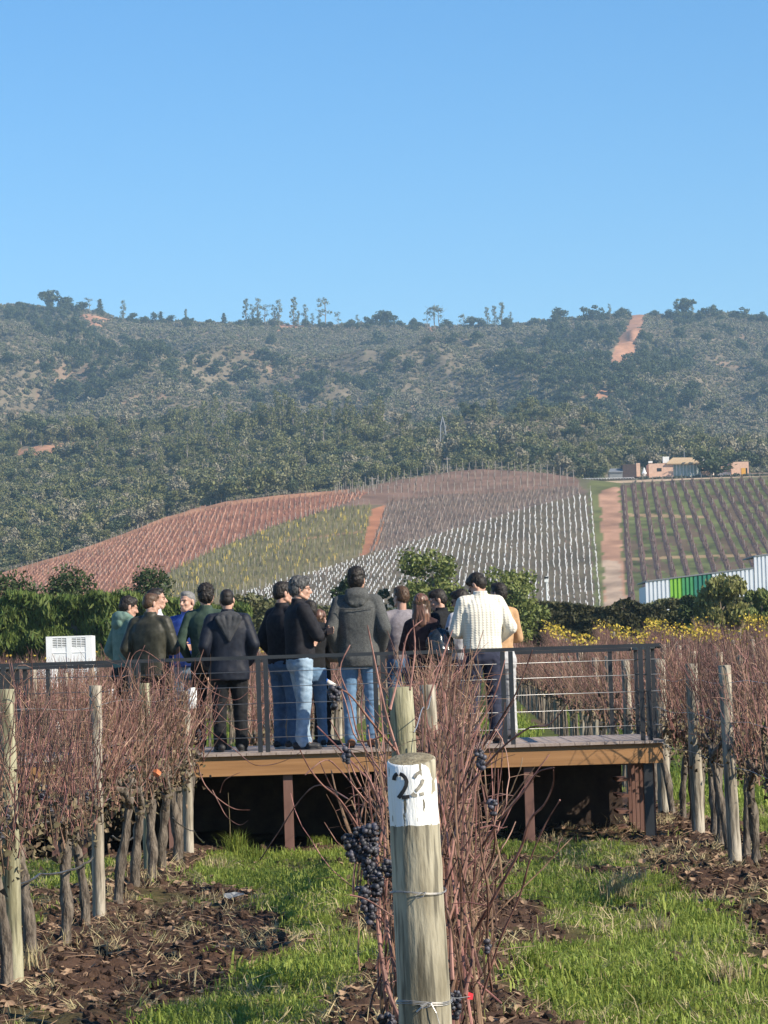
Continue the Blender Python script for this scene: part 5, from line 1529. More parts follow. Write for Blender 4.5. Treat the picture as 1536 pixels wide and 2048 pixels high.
# red tag on the low wire, orange and yellow leaves still on the left row
M['red_tape'] = mat('red_tape', (0.75, 0.05, 0.06), rough=.4)
p = at(940, 1992, 10.8); b = MB(); b.add([(-.009, 0, -.01), (.008, 0, -.012), (.011, .003, .006), (-.004, .002, .012)], [(0, 1, 2, 3)]); b.add([(-.009, .004, -.01), (.008, .004, -.012), (.011, .007, .006), (-.004, .006, .012)], [(3, 2, 1, 0)])
o = b.build('red_tape', M['red_tape']); o.location = p; tag(o, 'small red tape tied to the low wire right of the numbered post', 'tape')
p0, p1 = at(890, 1995, 10.5), at(940, 1993, 10.8); b = MB(); b.tube([(0, 0, 0), (p1 - p0) * .5 - Vector((0, 0, .004)), p1 - p0], .0014, 4); o = b.build('tie_wire', M['wire']); o.location = p0; tag(o, 'short pale wire running from the numbered post to the red tape', 'wire')
for i, (px, py, Y, sz, lb) in enumerate([(313, 1546, 26.0, .036, 'single orange leaf still hanging in the left vine row'), (58, 1650, 22.0, .018, 'small red leaf low in the left vine row')]):
    b = MB(); rnd = random.Random(i); n = 9; cen = (0, -.012, 0); ring = [(math.cos(t) * sz * rnd.uniform(.7, 1.1), rnd.uniform(-.01, .01), math.sin(t) * sz * rnd.uniform(.7, 1.1)) for t in np.linspace(0, 6.28, n, endpoint=False)]
    b.add([cen] + ring, [(0, 1 + k, 1 + (k + 1) % n) for k in range(n)]); o = b.build('autumn_leaf', M['orange_leaf']); p = at(px, py, Y); p.x -= 0; o.location = p; tag(o, lb, 'leaf')
# stray canes leaning out of the left row in front of the dark space under the deck
lr = empty('grapevine', (row_x(-1, 31.6), 31.6, 0))
tb = MB(); rnd = random.Random(9); trunk_tube(tb, rnd, .75, .042, .034); tb.build('trunk', M['bark'], lr, True)
for pts, a_, c_, r_ in [([(395, 1530), (410, 1570), (440, 1600), (470, 1618), (500, 1620)], 31, 31, .006), ([(425, 1580), (440, 1610), (455, 1635), (480, 1650), (497, 1640)], 31, 30.8, .004), ([(440, 1585), (450, 1560), (480, 1545)], 31, 30.9, .004),
                        ([(395, 1440), (430, 1470), (470, 1500), (510, 1530), (560, 1525), (600, 1505)], 31, 30.5, .005), ([(400, 1400), (440, 1430), (480, 1460), (530, 1440)], 31, 31, .004), ([(380, 1340), (420, 1380), (470, 1400), (500, 1380)], 31, 31, .004),
                        ([(300, 1420), (260, 1340), (280, 1300), (330, 1330), (380, 1380)], 31, 31, .004), ([(270, 1420), (262, 1360), (290, 1290)], 31, 31, .004), ([(395, 1500), (430, 1420), (440, 1380)], 31, 31, .004)]:
    wild(lr, pts, a_, c_, r_, .0022)
tag(lr, 'grapevine at the left row end, its stray canes crossing the railing', 'grapevine')
# ================================================================== VIEWING DECK
M['deck_plank'] = mat('deck_plank', (0.30, 0.235, 0.195), (0.42, 0.345, 0.30), scale=14, stretch=(1, .1, 1), rough=.75, bump=.2)
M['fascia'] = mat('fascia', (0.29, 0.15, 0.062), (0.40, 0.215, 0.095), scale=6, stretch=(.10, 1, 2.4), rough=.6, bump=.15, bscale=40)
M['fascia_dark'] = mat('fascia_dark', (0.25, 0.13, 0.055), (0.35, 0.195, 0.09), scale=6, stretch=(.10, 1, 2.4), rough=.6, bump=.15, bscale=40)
M['batten'] = mat('batten', (0.145, 0.075, 0.058), (0.21, 0.115, 0.09), scale=8, stretch=(1, 1, .15), rough=.6, bump=.1)
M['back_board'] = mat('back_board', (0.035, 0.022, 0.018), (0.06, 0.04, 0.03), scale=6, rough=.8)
M['black_metal'] = mat('black_metal', (0.022, 0.024, 0.028), (0.034, 0.036, 0.040), scale=3, rough=.42, spec=.5)
M['cable'] = mat('cable', (0.2, 0.2, 0.21), (0.3, 0.3, 0.3), scale=30, rough=.35, metal=.7)
DZ = 1.0
DX0, DX1, DY0, DY1 = -3.92, 2.68, 33.8, 37.1
deck = empty('viewing_deck', (0, DY0, 0))
b = MB(); n = int((DX1 - DX0 + .04) / .145); w_ = (DX1 - DX0 + .04) / n
for i in range(n):
    x = DX0 - .02 + i * w_; b.box(x, x + w_ - .006, -.035, DY1 - DY0 + .03, DZ - .028, DZ)
b.build('floor_planks', M['deck_plank'], deck)
o = MB().box(DX0, -.44, 0, .04, DZ - .225, DZ - .0285).build('fascia', M['fascia'], deck)
MB().box(-.437, DX1 - .18, .002, .042, DZ - .222, DZ - .0285).build('fascia', M['fascia'], deck)
MB().box(DX1 - .177, DX1, 0, .04, DZ - .225, DZ - .0285).build('fascia', M['fascia'], deck)
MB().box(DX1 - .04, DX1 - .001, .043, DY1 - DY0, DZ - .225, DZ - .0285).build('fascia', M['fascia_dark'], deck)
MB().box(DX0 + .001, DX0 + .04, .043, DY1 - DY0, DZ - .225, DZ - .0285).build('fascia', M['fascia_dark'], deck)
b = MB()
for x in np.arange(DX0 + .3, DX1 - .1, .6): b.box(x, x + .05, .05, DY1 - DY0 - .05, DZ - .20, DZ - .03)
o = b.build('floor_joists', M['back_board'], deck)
for px in (110, 345, 577, 812, 1060, 1300):
    x = at(px, 1620, DY0).x; MB().box(x - .045, x + .045, .045, .135, -.3, DZ - .226).build('support_post', M['batten'] if px < 1290 else M['black_metal'], deck)
for i in range(6):                                      # upright battens closing the right side, seen edge-on in a row
    y = .18 + i * .56
    MB().box(DX1 - .15, DX1 - .075, y, y + .075, -.3, DZ - .226).build('side_batten', M['batten'], deck)
for i in range(9):
    y = .10 + i * .36
    MB().box(DX0 + .03, DX0 + .07, y, y + .27, -.3, DZ - .226).build('side_board', M['batten'], deck)
for i in range(4):
    x = at(118 + 14 * i, 1600, DY0 + .2).x; MB().box(x, x + .055, .20, .25, -.3, DZ - .226).build('front_board', M['batten'], deck)
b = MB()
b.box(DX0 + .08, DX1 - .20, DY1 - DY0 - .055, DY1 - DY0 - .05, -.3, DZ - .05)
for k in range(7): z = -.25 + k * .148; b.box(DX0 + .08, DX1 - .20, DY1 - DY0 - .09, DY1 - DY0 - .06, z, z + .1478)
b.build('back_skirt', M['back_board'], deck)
# steps against the back right corner, glimpsed through the battens
b = MB()
for k in range(5): b.box(2.36, DX1 - .2, 2.2, 2.9, .02 + k * .17, .05 + k * .17)
b.build('step_boards', M['batten'], deck)
# ---- railing
RH = .956
rail = [('handrail', DX0, DX1, 0.02)]
MB().box(DX0 - .02, DX1 + .02, -.01, .05, DZ + RH - .035, DZ + RH).build('handrail', M['black_metal'], deck)
MB().box(DX0, DX1 - .05, DY1 - DY0 - .06, DY1 - DY0, DZ + RH - .055, DZ + RH - .02).build('handrail', M['black_metal'], deck)
MB().box(DX1 - .04, DX1 + .02, .052, DY1 - DY0 - .062, DZ + RH - .05, DZ + RH - .015).build('handrail', M['black_metal'], deck)
MB().box(DX0 - .02, DX0 + .04, .052, DY1 - DY0 - .062, DZ + RH - .05, DZ + RH - .015).build('handrail', M['black_metal'], deck)
def rpost(x, y, w_=.045, d=.05, top=RH - .036): MB().box(x - w_ / 2, x + w_ / 2, y, y + d, DZ - .02, DZ + top).build('railing_post', M['black_metal'], deck)
fx = []
for px in (8, 24, 262, 278, 518, 533, 752, 768, 1008, 1024, 1284, 1299):
    x = at(px, 1400, DY0).x; fx.append(x); rpost(x, -.008)
for i in range(4):
    rpost(DX1 - .01, .75 + i * .8, .038, .04, RH - .051); rpost(DX0 + .01, .5 + i * .8, .05, .045, RH - .051)
for x in (-3.7, -2.5, -2.42, -1.2, -1.12, .0, .08, 1.15, 1.23, 2.4): rpost(x, DY1 - DY0 - .05, .045, .045, RH - .056)
for z in (.80, .65, .485, .32, .15):
    b = MB(); b.tube([(DX0, .018, DZ + z), ((DX0 + DX1) / 2, .018, DZ + z - .004), (DX1, .018, DZ + z)], .0036, 6); b.build('cable', M['cable'], deck, True)
    b = MB(); b.tube([(DX1 - .01, .0, DZ + z), (DX1 - .01, DY1 - DY0, DZ + z)], .0035, 5); b.build('cable', M['cable'], deck, True)
tag(deck, 'raised wooden viewing deck with black cable railing, crowded with people', 'deck')

# ================================================================== GRASS, CLODS, LITTER
M['grass'] = leafmat('grass', (0.13, 0.185, 0.025), (0.31, 0.35, 0.08), island=0.35, transl=.35, scale=3)
M['grass_dry'] = leafmat('grass_dry', (0.36, 0.29, 0.15), (0.5, 0.42, 0.25), island=0.3, transl=.2)
M['clod'] = mat('clod', (0.045, 0.028, 0.021), (0.10, 0.063, 0.045), scale=20, bump=1, bscale=60, rough=1, bdist=.02, spec=.05)
M['litter'] = mat('litter', (0.13, 0.075, 0.045), (0.38, 0.28, 0.17), scale=3, island=.4, rough=.8)
def tuft(seed, n, h, w_, spread_, matn, lean=.5):
    r = np.random.RandomState(seed); V = []; f = []
    for i in range(n):
        a = r.uniform(0, 6.28); l = r.uniform(.15, lean); hh = h * r.uniform(.5, 1.1); x, y = r.normal(0, spread_, 2); ww = w_ * r.uniform(.7, 1.3)
        dx, dy = math.cos(a), math.sin(a); px, py = -dy * ww / 2, dx * ww / 2; k = len(V)
        p1 = (x + dx * l * hh * .35, y + dy * l * hh * .35, hh * .55); p2 = (x + dx * l * hh, y + dy * l * hh, hh * (.98 - l * .35))
        V += [(x - px, y - py, -.02), (x + px, y + py, -.02), (p1[0] + px * .8, p1[1] + py * .8, p1[2]), (p1[0] - px * .8, p1[1] - py * .8, p1[2]), p2]
        f += [(k, k + 1, k + 2, k + 3), (k + 3, k + 2, k + 4)]
    me = bpy.data.meshes.new('tuft'); me.from_pydata(V, [], f); me.materials.append(M[matn]); o = bpy.data.objects.new('src', me); C.objects.link(o); return o
def soil_z(X, Y):
    g = grass_amount(X, Y)
    clod = (fbm(X * 7, Y * 7, 4, 31) - 0.5) * 0.13 + (np.abs(vn(X * 15, Y * 15, 71) - 0.5)) * 0.05
    k = (X - 0.06 - ROW_DX * (Y - 10)) / ROW_GAP; fr = np.abs(k - np.round(k)) * ROW_GAP
    near = np.clip((60 - Y) / 15, 0, 1)
    return tz(X, Y) + near * (clod * (1 - 0.7 * g) + (fbm(X * 1.2, Y * 1.2, 3, 41) - 0.5) * 0.10 + 0.05 * np.exp(-(fr / 0.35) ** 2) * (np.abs(k) < 3)), g
def ground_points(n, y0, y1, seed, pad=1.5):
    r = np.random.RandomState(seed); Y = y0 + (y1 - y0) * r.uniform(0, 1, n) ** 1.0; X = r.uniform(-1, 1, n) * (.118 * y1 + pad)
    k = np.abs(X) < .118 * Y + pad
    return X[k], Y[k], r
X, Y, r = ground_points(72000, 15.5, 46, 1); Z, g = soil_z(X, Y)
inside = (X > DX0) & (X < DX1 - 1.6) & (Y > DY0 + .35) & (Y < DY1)
keep = (r.uniform(size=len(X)) < np.clip((g - .42) * 2.4, 0.012, 1)) & ~inside
X, Y, Z, g = X[keep], Y[keep], Z[keep], g[keep]
rot, scl, idx = rnd_rsi(len(X), 2, .65, 1.35, 5, .2); scl *= (.6 + .9 * vn(X * 1.4, Y * .8, 12))[:, None]
tag(scatter('grass', np.stack([X, Y, Z], -1), rot, scl, idx, [tuft(i, 16, .036 + .010 * i, .0072, .045, 'grass', 1.8) for i in range(5)]), 'fresh green grass in the alleys between the vine rows', 'grass')
X, Y, r = ground_points(26000, 38, 100, 3); Z, g = soil_z(X, Y)
k_ = (X - 0.06 - ROW_DX * (Y - 10)) / ROW_GAP; fr = np.abs(k_ - np.round(k_)) * ROW_GAP
keep = (fr > .45) & (fbm(X * .6, Y * .2, 3, 5) > .4) | ((k_ > -.6) & (k_ < .7) & (fbm(X * .6, Y * .2, 3, 5) > .35))
X, Y, Z = X[keep], Y[keep], Z[keep]
rot, scl, idx = rnd_rsi(len(X), 4, 1.2, 2.4, 4, .2)
tag(scatter('field_grass', np.stack([X, Y, Z], -1), rot, scl, idx, [tuft(10 + i, 16, .10, .012, .05, 'grass', .8) for i in range(4)]), 'green grass between the vines beyond the deck', 'grass')
X, Y, r = ground_points(9000, 16, 40, 5); Z, g = soil_z(X, Y); keep = (fbm(X * 1.5, Y, 3, 61) > .52) & ((X < DX0) | (X > 1.0) | (Y < DY0)); X, Y, Z = X[keep], Y[keep], Z[keep]
rot, scl, idx = rnd_rsi(len(X), 6, .4, 1.1, 3, .9)
tag(scatter('dry_grass', np.stack([X, Y, Z], -1), rot, scl, idx, [tuft(20 + i, 10, .13, .0055, .03, 'grass_dry', 1.5) for i in range(3)]), 'dead straw coloured grass blades among the soil', 'dry grass')
X, Y, r = ground_points(30000, 16, 42, 7); Z, g = soil_z(X, Y); keep = (r.uniform(size=len(X)) < np.clip(1.1 - g * 1.5, 0.02, 1)) & ~((X > DX0) & (X < 0.6) & (Y > DY0 + .3) & (Y < DY1)); X, Y, Z = X[keep], Y[keep], Z[keep]
def clod_src(seed):
    rnd = random.Random(seed); bm = bmesh.new(); bmesh.ops.create_icosphere(bm, subdivisions=2, radius=.03)
    for v in bm.verts: v.co *= 1 + .45 * mnoise.noise(v.co * 40 + Vector((seed * 7, 0, 0))) ; v.co.z *= .6
    me = bpy.data.meshes.new('clod'); bm.to_mesh(me); bm.free(); me.materials.append(M['clod']); o = bpy.data.objects.new('src', me); C.objects.link(o); return o
rot, scl, idx = rnd_rsi(len(X), 8, .25, 1.5, 4, 3); scl *= (.4 + 1.0 * r.uniform(size=len(X)) ** 2)[:, None]
tag(scatter('soil_clods', np.stack([X, Y, Z + .005], -1), rot, scl, idx, [clod_src(i) for i in range(4)]), 'loose dark clods of tilled soil below the vines', 'soil')
X, Y, r = ground_points(26000, 16, 42, 9); Z, g = soil_z(X, Y); keep = (r.uniform(size=len(X)) < np.clip(1.0 - g, 0.08, 1)) & ~((X > DX0) & (X < 0.9) & (Y > DY0 + .3) & (Y < DY1)); X, Y, Z = X[keep], Y[keep], Z[keep]
def leaf_src(seed, twig=False):
    b = MB(); rnd = random.Random(seed)
    if twig: b.tube([(-.07, 0, 0), (0, .01, .008), (.08, -.005, 0)], [.0025, .002, .001], 3)
    else:
        ring = [(math.cos(t) * .028 * rnd.uniform(.7, 1.2), math.sin(t) * .022 * rnd.uniform(.7, 1.2), rnd.uniform(0, .012)) for t in np.linspace(0, 6.28, 7, endpoint=False)]
        b.add([(0, 0, -.004)] + ring, [(0, 1 + k, 1 + (k + 1) % 7) for k in range(7)])
    me = b.mesh('leaf'); me.materials.append(M['litter']); o = bpy.data.objects.new('src', me); C.objects.link(o); return o
rot, scl, idx = rnd_rsi(len(X), 10, .6, 1.5, 5, .5)
tag(scatter('leaf_litter', np.stack([X, Y, Z + .012], -1), rot, scl, idx, [leaf_src(0), leaf_src(1), leaf_src(2), leaf_src(3, True), leaf_src(4, True)]), 'brown fallen leaves and twigs scattered on the soil', 'leaf litter')
# tufts one can tell apart
def big_tuft(px, py, n, h, matn, label, seed, lean=.9, sp=.05):
    p = flat(px, py, 0.0); o = tuft(seed, n, h, .007, sp, matn, lean); o.name = 'grass_tuft'; o.location = (p.x, p.y, float(soil_z(np.array([p.x]), np.array([p.y]))[0][0]) - .01)
    tag(o, label, 'grass tuft', 'larger grass tufts')
for i, (px, py, n, h, mt_, lb) in enumerate([(1285, 2030, 150, .24, 'grass', 'dark tall grass tuft at the bottom edge, right alley'), (1235, 1800, 160, .30, 'grass_dry', 'leaning straw coloured tuft in the middle of the right alley'),
        (1265, 1770, 120, .22, 'grass_dry', 'dead grass clump behind the leaning straw tuft'), (1310, 1865, 110, .20, 'grass_dry', 'low dead grass clump right of the alley centre'), (1460, 1975, 110, .2, 'grass_dry', 'straw clump near the right picture edge'),
        (1070, 1960, 130, .22, 'grass', 'fresh grass tuft just right of the cane bundle'), (470, 1712, 180, .3, 'grass', 'tall grass tuft before the dark space under the deck'), (500, 1722, 140, .22, 'grass', 'tall grass tuft right of the dark space tuft'),
        (430, 1745, 120, .18, 'grass_dry', 'yellowed grass by the last left row post'), (240, 1765, 90, .14, 'grass', 'weed tuft among the left row trunks'), (1010, 1720, 110, .2, 'grass', 'grass tuft below the middle deck post'),
        (60, 1960, 70, .2, 'grass_dry', 'dry blades at the foot of the leftmost post'), (1350, 1790, 120, .2, 'grass', 'green tuft beside the right row soil'), (640, 1700, 150, .12, 'grass', 'low leafy weeds left of the cane bundle at the deck')]):
    big_tuft(px, py, n, h, mt_, lb, 300 + i)
# long thin stalk in front of the dark space
p = flat(460, 1712); b = MB(); b.tube([(0, 0, 0), (.01, 0, .3), (0, .0, .62)], [.003, .002, .001], 4); o = b.build('grass_stalk', M['grass_dry']); o.location = p; tag(o, 'single tall seed stalk in front of the dark space under the deck', 'stalk')
# fallen pale rag or paper
b = MB(); rnd = random.Random(3); V = [(i * .06 - .12 + rnd.uniform(-.01, .01), j * .05 + rnd.uniform(-.01, .01), rnd.uniform(0, .03)) for j in range(4) for i in range(5)]
b.add(V, [(j * 5 + i, j * 5 + i + 1, j * 5 + i + 6, j * 5 + i + 5) for j in range(3) for i in range(4)]); o = b.build('scrap_of_paper', M['lattice']); p = flat(468, 1798, .06); o.location = p; o.scale = (.6, .7, 1.6)
tag(o, 'crumpled pale scrap lying in the left alley', 'litter')
# ================================================================== PEOPLE
def fused(b, voxel, smooth=3, fac=.5):
    """union of overlapping closed shapes as one continuous surface"""
    me = b.mesh('tmp'); o = bpy.data.objects.new('tmp', me); C.objects.link(o)
    r = o.modifiers.new('r', 'REMESH'); r.mode = 'VOXEL'; r.voxel_size = voxel; r.adaptivity = 0
    s = o.modifiers.new('s', 'SMOOTH'); s.factor = fac; s.iterations = smooth
    dg = bpy.context.evaluated_depsgraph_get(); dg.update()
    out = bpy.data.meshes.new_from_object(o.evaluated_get(dg))
    C.objects.unlink(o); bpy.data.objects.remove(o)
    return out
def wrinkle(me, amp, freq=(9, 9, 20), seed=0, zlo=None, zhi=None):
    n = len(me.vertices); co = np.empty(n * 3, np.float32); me.vertices.foreach_get('co', co); co = co.reshape(-1, 3)
    no = np.empty(n * 3, np.float32); me.vertices.foreach_get('normal', no); no = no.reshape(-1, 3)
    d = np.empty(n, np.float32); o_ = Vector((seed * 3.7, seed * 1.3, 0))
    for i in range(n):
        x, y, z = co[i]
        wx = .06 * mnoise.noise(Vector((x * 5, y * 5, z * 4)) + o_); z += wx + x * .35 * (1 if (seed + int(z * 3)) % 2 else -1) * .5
        v1 = mnoise.noise(Vector((x * freq[0], y * freq[1], z * freq[2])) + o_)
        v2 = mnoise.noise(Vector((x * freq[0] * 2.2 + z * 9, y * freq[1] * 2.2, z * freq[2] * 1.7)) + o_)
        d[i] = (1 - 2.0 * abs(v1)) * .45 + v1 * .6 + v2 * .45
    co += no * (d * amp)[:, None]
    me.vertices.foreach_set('co', co.ravel()); me.update()
    return me
def clothmat(name, c, c2=None, rough=.85, scale=30, bump=.25, sheen=.0, island=0, spec=.25, bscale=220):
    return mat(name, c, c2 or tuple(x * 1.35 for x in c), rough=rough, scale=scale, bump=bump, bscale=bscale, sheen=sheen, spec=spec, bdist=.003)
M['skin'] = mat('skin', (0.42, 0.24, 0.17), (0.52, 0.31, 0.23), scale=25, rough=.5, spec=.4)
M['hair_black'] = mat('hair_black', (0.010, 0.009, 0.009), (0.035, 0.028, 0.024), scale=60, stretch=(1, 1, .3), rough=.55, bump=.6, bscale=160, bdist=.004)
M['hair_brown'] = mat('hair_brown', (0.045, 0.026, 0.016), (0.12, 0.07, 0.042), scale=60, stretch=(1, 1, .25), rough=.5, bump=.6, bscale=160, bdist=.004)
M['hair_long'] = mat('hair_long', (0.022, 0.013, 0.008), (0.15, 0.085, 0.045), scale=18, stretch=(1, 1, .2), rough=.42, island=.5, spec=.5)
M['hair_grey'] = mat('hair_grey', (0.022, 0.022, 0.023), (0.13, 0.13, 0.13), scale=45, stretch=(1, 1, .4), rough=.6, bump=.6, bscale=160, bdist=.004)
M['hair_white'] = mat('hair_white', (0.14, 0.135, 0.13), (0.24, 0.235, 0.23), scale=45, rough=.6, bump=.5)
M['jeans_blue'] = clothmat('jeans_blue', (0.085, 0.16, 0.27), (0.15, 0.25, 0.38), scale=10)
M['jeans_light'] = clothmat('jeans_light', (0.17, 0.25, 0.34), (0.34, 0.44, 0.54), scale=9)
M['jeans_dark'] = clothmat('jeans_dark', (0.05, 0.10, 0.18), (0.09, 0.16, 0.27), scale=10)
M['navy'] = clothmat('navy', (0.020, 0.024, 0.045), (0.034, 0.038, 0.064), scale=14)
M['black_cloth'] = clothmat('black_cloth', (0.007, 0.0075, 0.009), (0.014, 0.015, 0.018), scale=14)
M['waxed'] = clothmat('waxed', (0.026, 0.026, 0.018), (0.052, 0.050, 0.036), scale=12, rough=.5)
M['green_jacket'] = clothmat('green_jacket', (0.030, 0.055, 0.040), (0.055, 0.085, 0.064), scale=12)
M['sage'] = clothmat('sage', (0.10, 0.17, 0.145), (0.16, 0.24, 0.205), scale=12)
M['navy_black'] = clothmat('navy_black', (0.007, 0.009, 0.017), (0.014, 0.018, 0.030), scale=14, rough=.6)
M['hood_grey'] = clothmat('hood_grey', (0.035, 0.037, 0.042), (0.055, 0.057, 0.062), scale=12)
M['fleece'] = clothmat('fleece', (0.010, 0.010, 0.014), (0.022, 0.022, 0.027), scale=20, bump=.6, bscale=120)
M['wool_grey'] = clothmat('wool_grey', (0.055, 0.057, 0.056), (0.105, 0.107, 0.104), scale=70, bump=.6, bscale=260)
M['blue_jacket'] = clothmat('blue_jacket', (0.025, 0.055, 0.25), (0.05, 0.10, 0.36), scale=12, rough=.55)
M['mauve'] = clothmat('mauve', (0.17, 0.155, 0.17), (0.24, 0.22, 0.24), scale=30)
M['maroon'] = clothmat('maroon', (0.035, 0.018, 0.020), (0.06, 0.034, 0.034), scale=20)
M['tan'] = clothmat('tan', (0.38, 0.225, 0.115), (0.50, 0.32, 0.18), scale=20)
M['olive_tan'] = clothmat('olive_tan', (0.15, 0.12, 0.07), (0.22, 0.17, 0.11), scale=20)
M['white_jeans'] = clothmat('white_jeans', (0.36, 0.36, 0.37), (0.44, 0.44, 0.44), scale=12)
M['light_knit'] = clothmat('light_knit', (0.50, 0.50, 0.52), (0.60, 0.60, 0.62), scale=30, bump=.6, bscale=120)
M['brown_leather'] = clothmat('brown_leather', (0.17, 0.07, 0.03), (0.26, 0.12, 0.055), rough=.45)
M['shoe_black'] = clothmat('shoe_black', (0.02, 0.02, 0.022), (0.05, 0.05, 0.052), rough=.5)
M['shoe_brown'] = clothmat('shoe_brown', (0.055, 0.032, 0.022), (0.09, 0.055, 0.04), rough=.5)
M['sole_white'] = mat('sole_white', (0.62, 0.60, 0.57), (0.72, 0.70, 0.67), rough=.6)
M['eye'] = mat('eye', (0.02, 0.015, 0.012), rough=.2, spec=.6)
M['lens'] = mat('lens', (0.01, 0.01, 0.012), rough=.1, spec=.8)
def cream_knit():
    mt, nt, b = _mat('cream_knit'); N = nt.nodes; L = nt.links
    b.inputs['Base Color'].default_value = (0.66, 0.62, 0.53, 1); b.inputs['Roughness'].default_value = .95; b.inputs['Specular IOR Level'].default_value = .15
    tc = N.new('ShaderNodeTexCoord'); mp = N.new('ShaderNodeMapping'); L.new(tc.outputs['Object'], mp.inputs[0])
    def wave(sc, dist, typ='BANDS', dr='X', stretch=(1, 1, 1)):
        m_ = N.new('ShaderNodeMapping'); m_.inputs['Scale'].default_value = stretch; L.new(tc.outputs['Object'], m_.inputs[0])
        w_ = N.new('ShaderNodeTexWave'); w_.wave_type = typ; w_.bands_direction = dr; w_.inputs['Scale'].default_value = sc; w_.inputs['Distortion'].default_value = dist; w_.inputs['Detail'].default_value = 1; w_.inputs['Detail Scale'].default_value = 1.2
        L.new(m_.outputs[0], w_.inputs['Vector']); return w_.outputs['Fac']
    a = wave(7.5, 2.2, 'BANDS', 'X', (1, .2, .45)); c = wave(12, 1.0, 'BANDS', 'Z', (1, 1, 1)); d = wave(26, .5, 'BANDS', 'DIAGONAL')
    m1 = N.new('ShaderNodeMath'); m1.operation = 'MULTIPLY'; L.new(a, m1.inputs[0]); L.new(c, m1.inputs[1])
    m2 = N.new('ShaderNodeMath'); m2.operation = 'ADD'; L.new(m1.outputs[0], m2.inputs[0])
    m3 = N.new('ShaderNodeMath'); m3.operation = 'MULTIPLY'; m3.inputs[1].default_value = .25; L.new(d, m3.inputs[0]); L.new(m3.outputs[0], m2.inputs[1])
    m4 = N.new('ShaderNodeMath'); m4.operation = 'ADD'; L.new(m2.outputs[0], m4.inputs[0]); L.new(a, m4.inputs[1])
    bp = N.new('ShaderNodeBump'); bp.inputs['Strength'].default_value = .8; bp.inputs['Distance'].default_value = .0032; L.new(m4.outputs[0], bp.inputs['Height']); L.new(bp.outputs[0], b.inputs['Normal'])
    return mt
M['cream_knit'] = cream_knit()

ARMS = {   # elbow and wrist for the right side (x > 0); the left mirrors x
    'down': ((.265, -.02, 1.16), (.245, .05, .92)),
    'pocket': ((.272, -.085, 1.17), (.225, .07, .98)),
    'crossed': ((.235, .13, 1.17), (-.05, .27, 1.21)),
    'front': ((.27, .03, 1.15), (.11, .27, 1.13)),
    'phone': ((.25, .05, 1.17), (.10, .27, 1.28)),
    'hip': ((.30, -.05, 1.18), (.20, .17, 1.04)),
}
def hand(b, wr, d, side, curl=.5):
    d = d.normalized(); up = Vector((0, 0, 1)) if abs(d.z) < .8 else Vector((0, 1, 0))
    n = d.cross(up).normalized() * side; s_ = n.cross(d).normalized()
    pc = wr + d * .045
    b.cap(wr + d * .01 + s_ * .014, pc + d * .035 + s_ * .020, .020, .016, 8); b.cap(wr + d * .01 - s_ * .014, pc + d * .035 - s_ * .020, .020, .015, 8); b.cap(wr, pc + d * .03, .022, .018, 8)
    for i, (o_, l) in enumerate(((.030, .068), (.010, .078), (-.011, .072), (-.031, .056))):
        p0 = pc + d * .035 + s_ * o_; d1 = (d + n * curl * .5).normalized(); d2 = (d + n * curl * 1.6).normalized()
        p1 = p0 + d1 * l * .5; p2 = p1 + d2 * l * .5; b.cap(p0, p1, .0095, .009, 6); b.cap(p1, p2, .009, .0078, 6)
    t0 = wr + d * .022 + s_ * .026; t1 = t0 + (d * .7 + s_ * .7 + n * .2).normalized() * .038; t2 = t1 + (d + n * .4).normalized() * .028
    b.cap(t0, t1, .012, .0105, 6); b.cap(t1, t2, .0105, .009, 6)
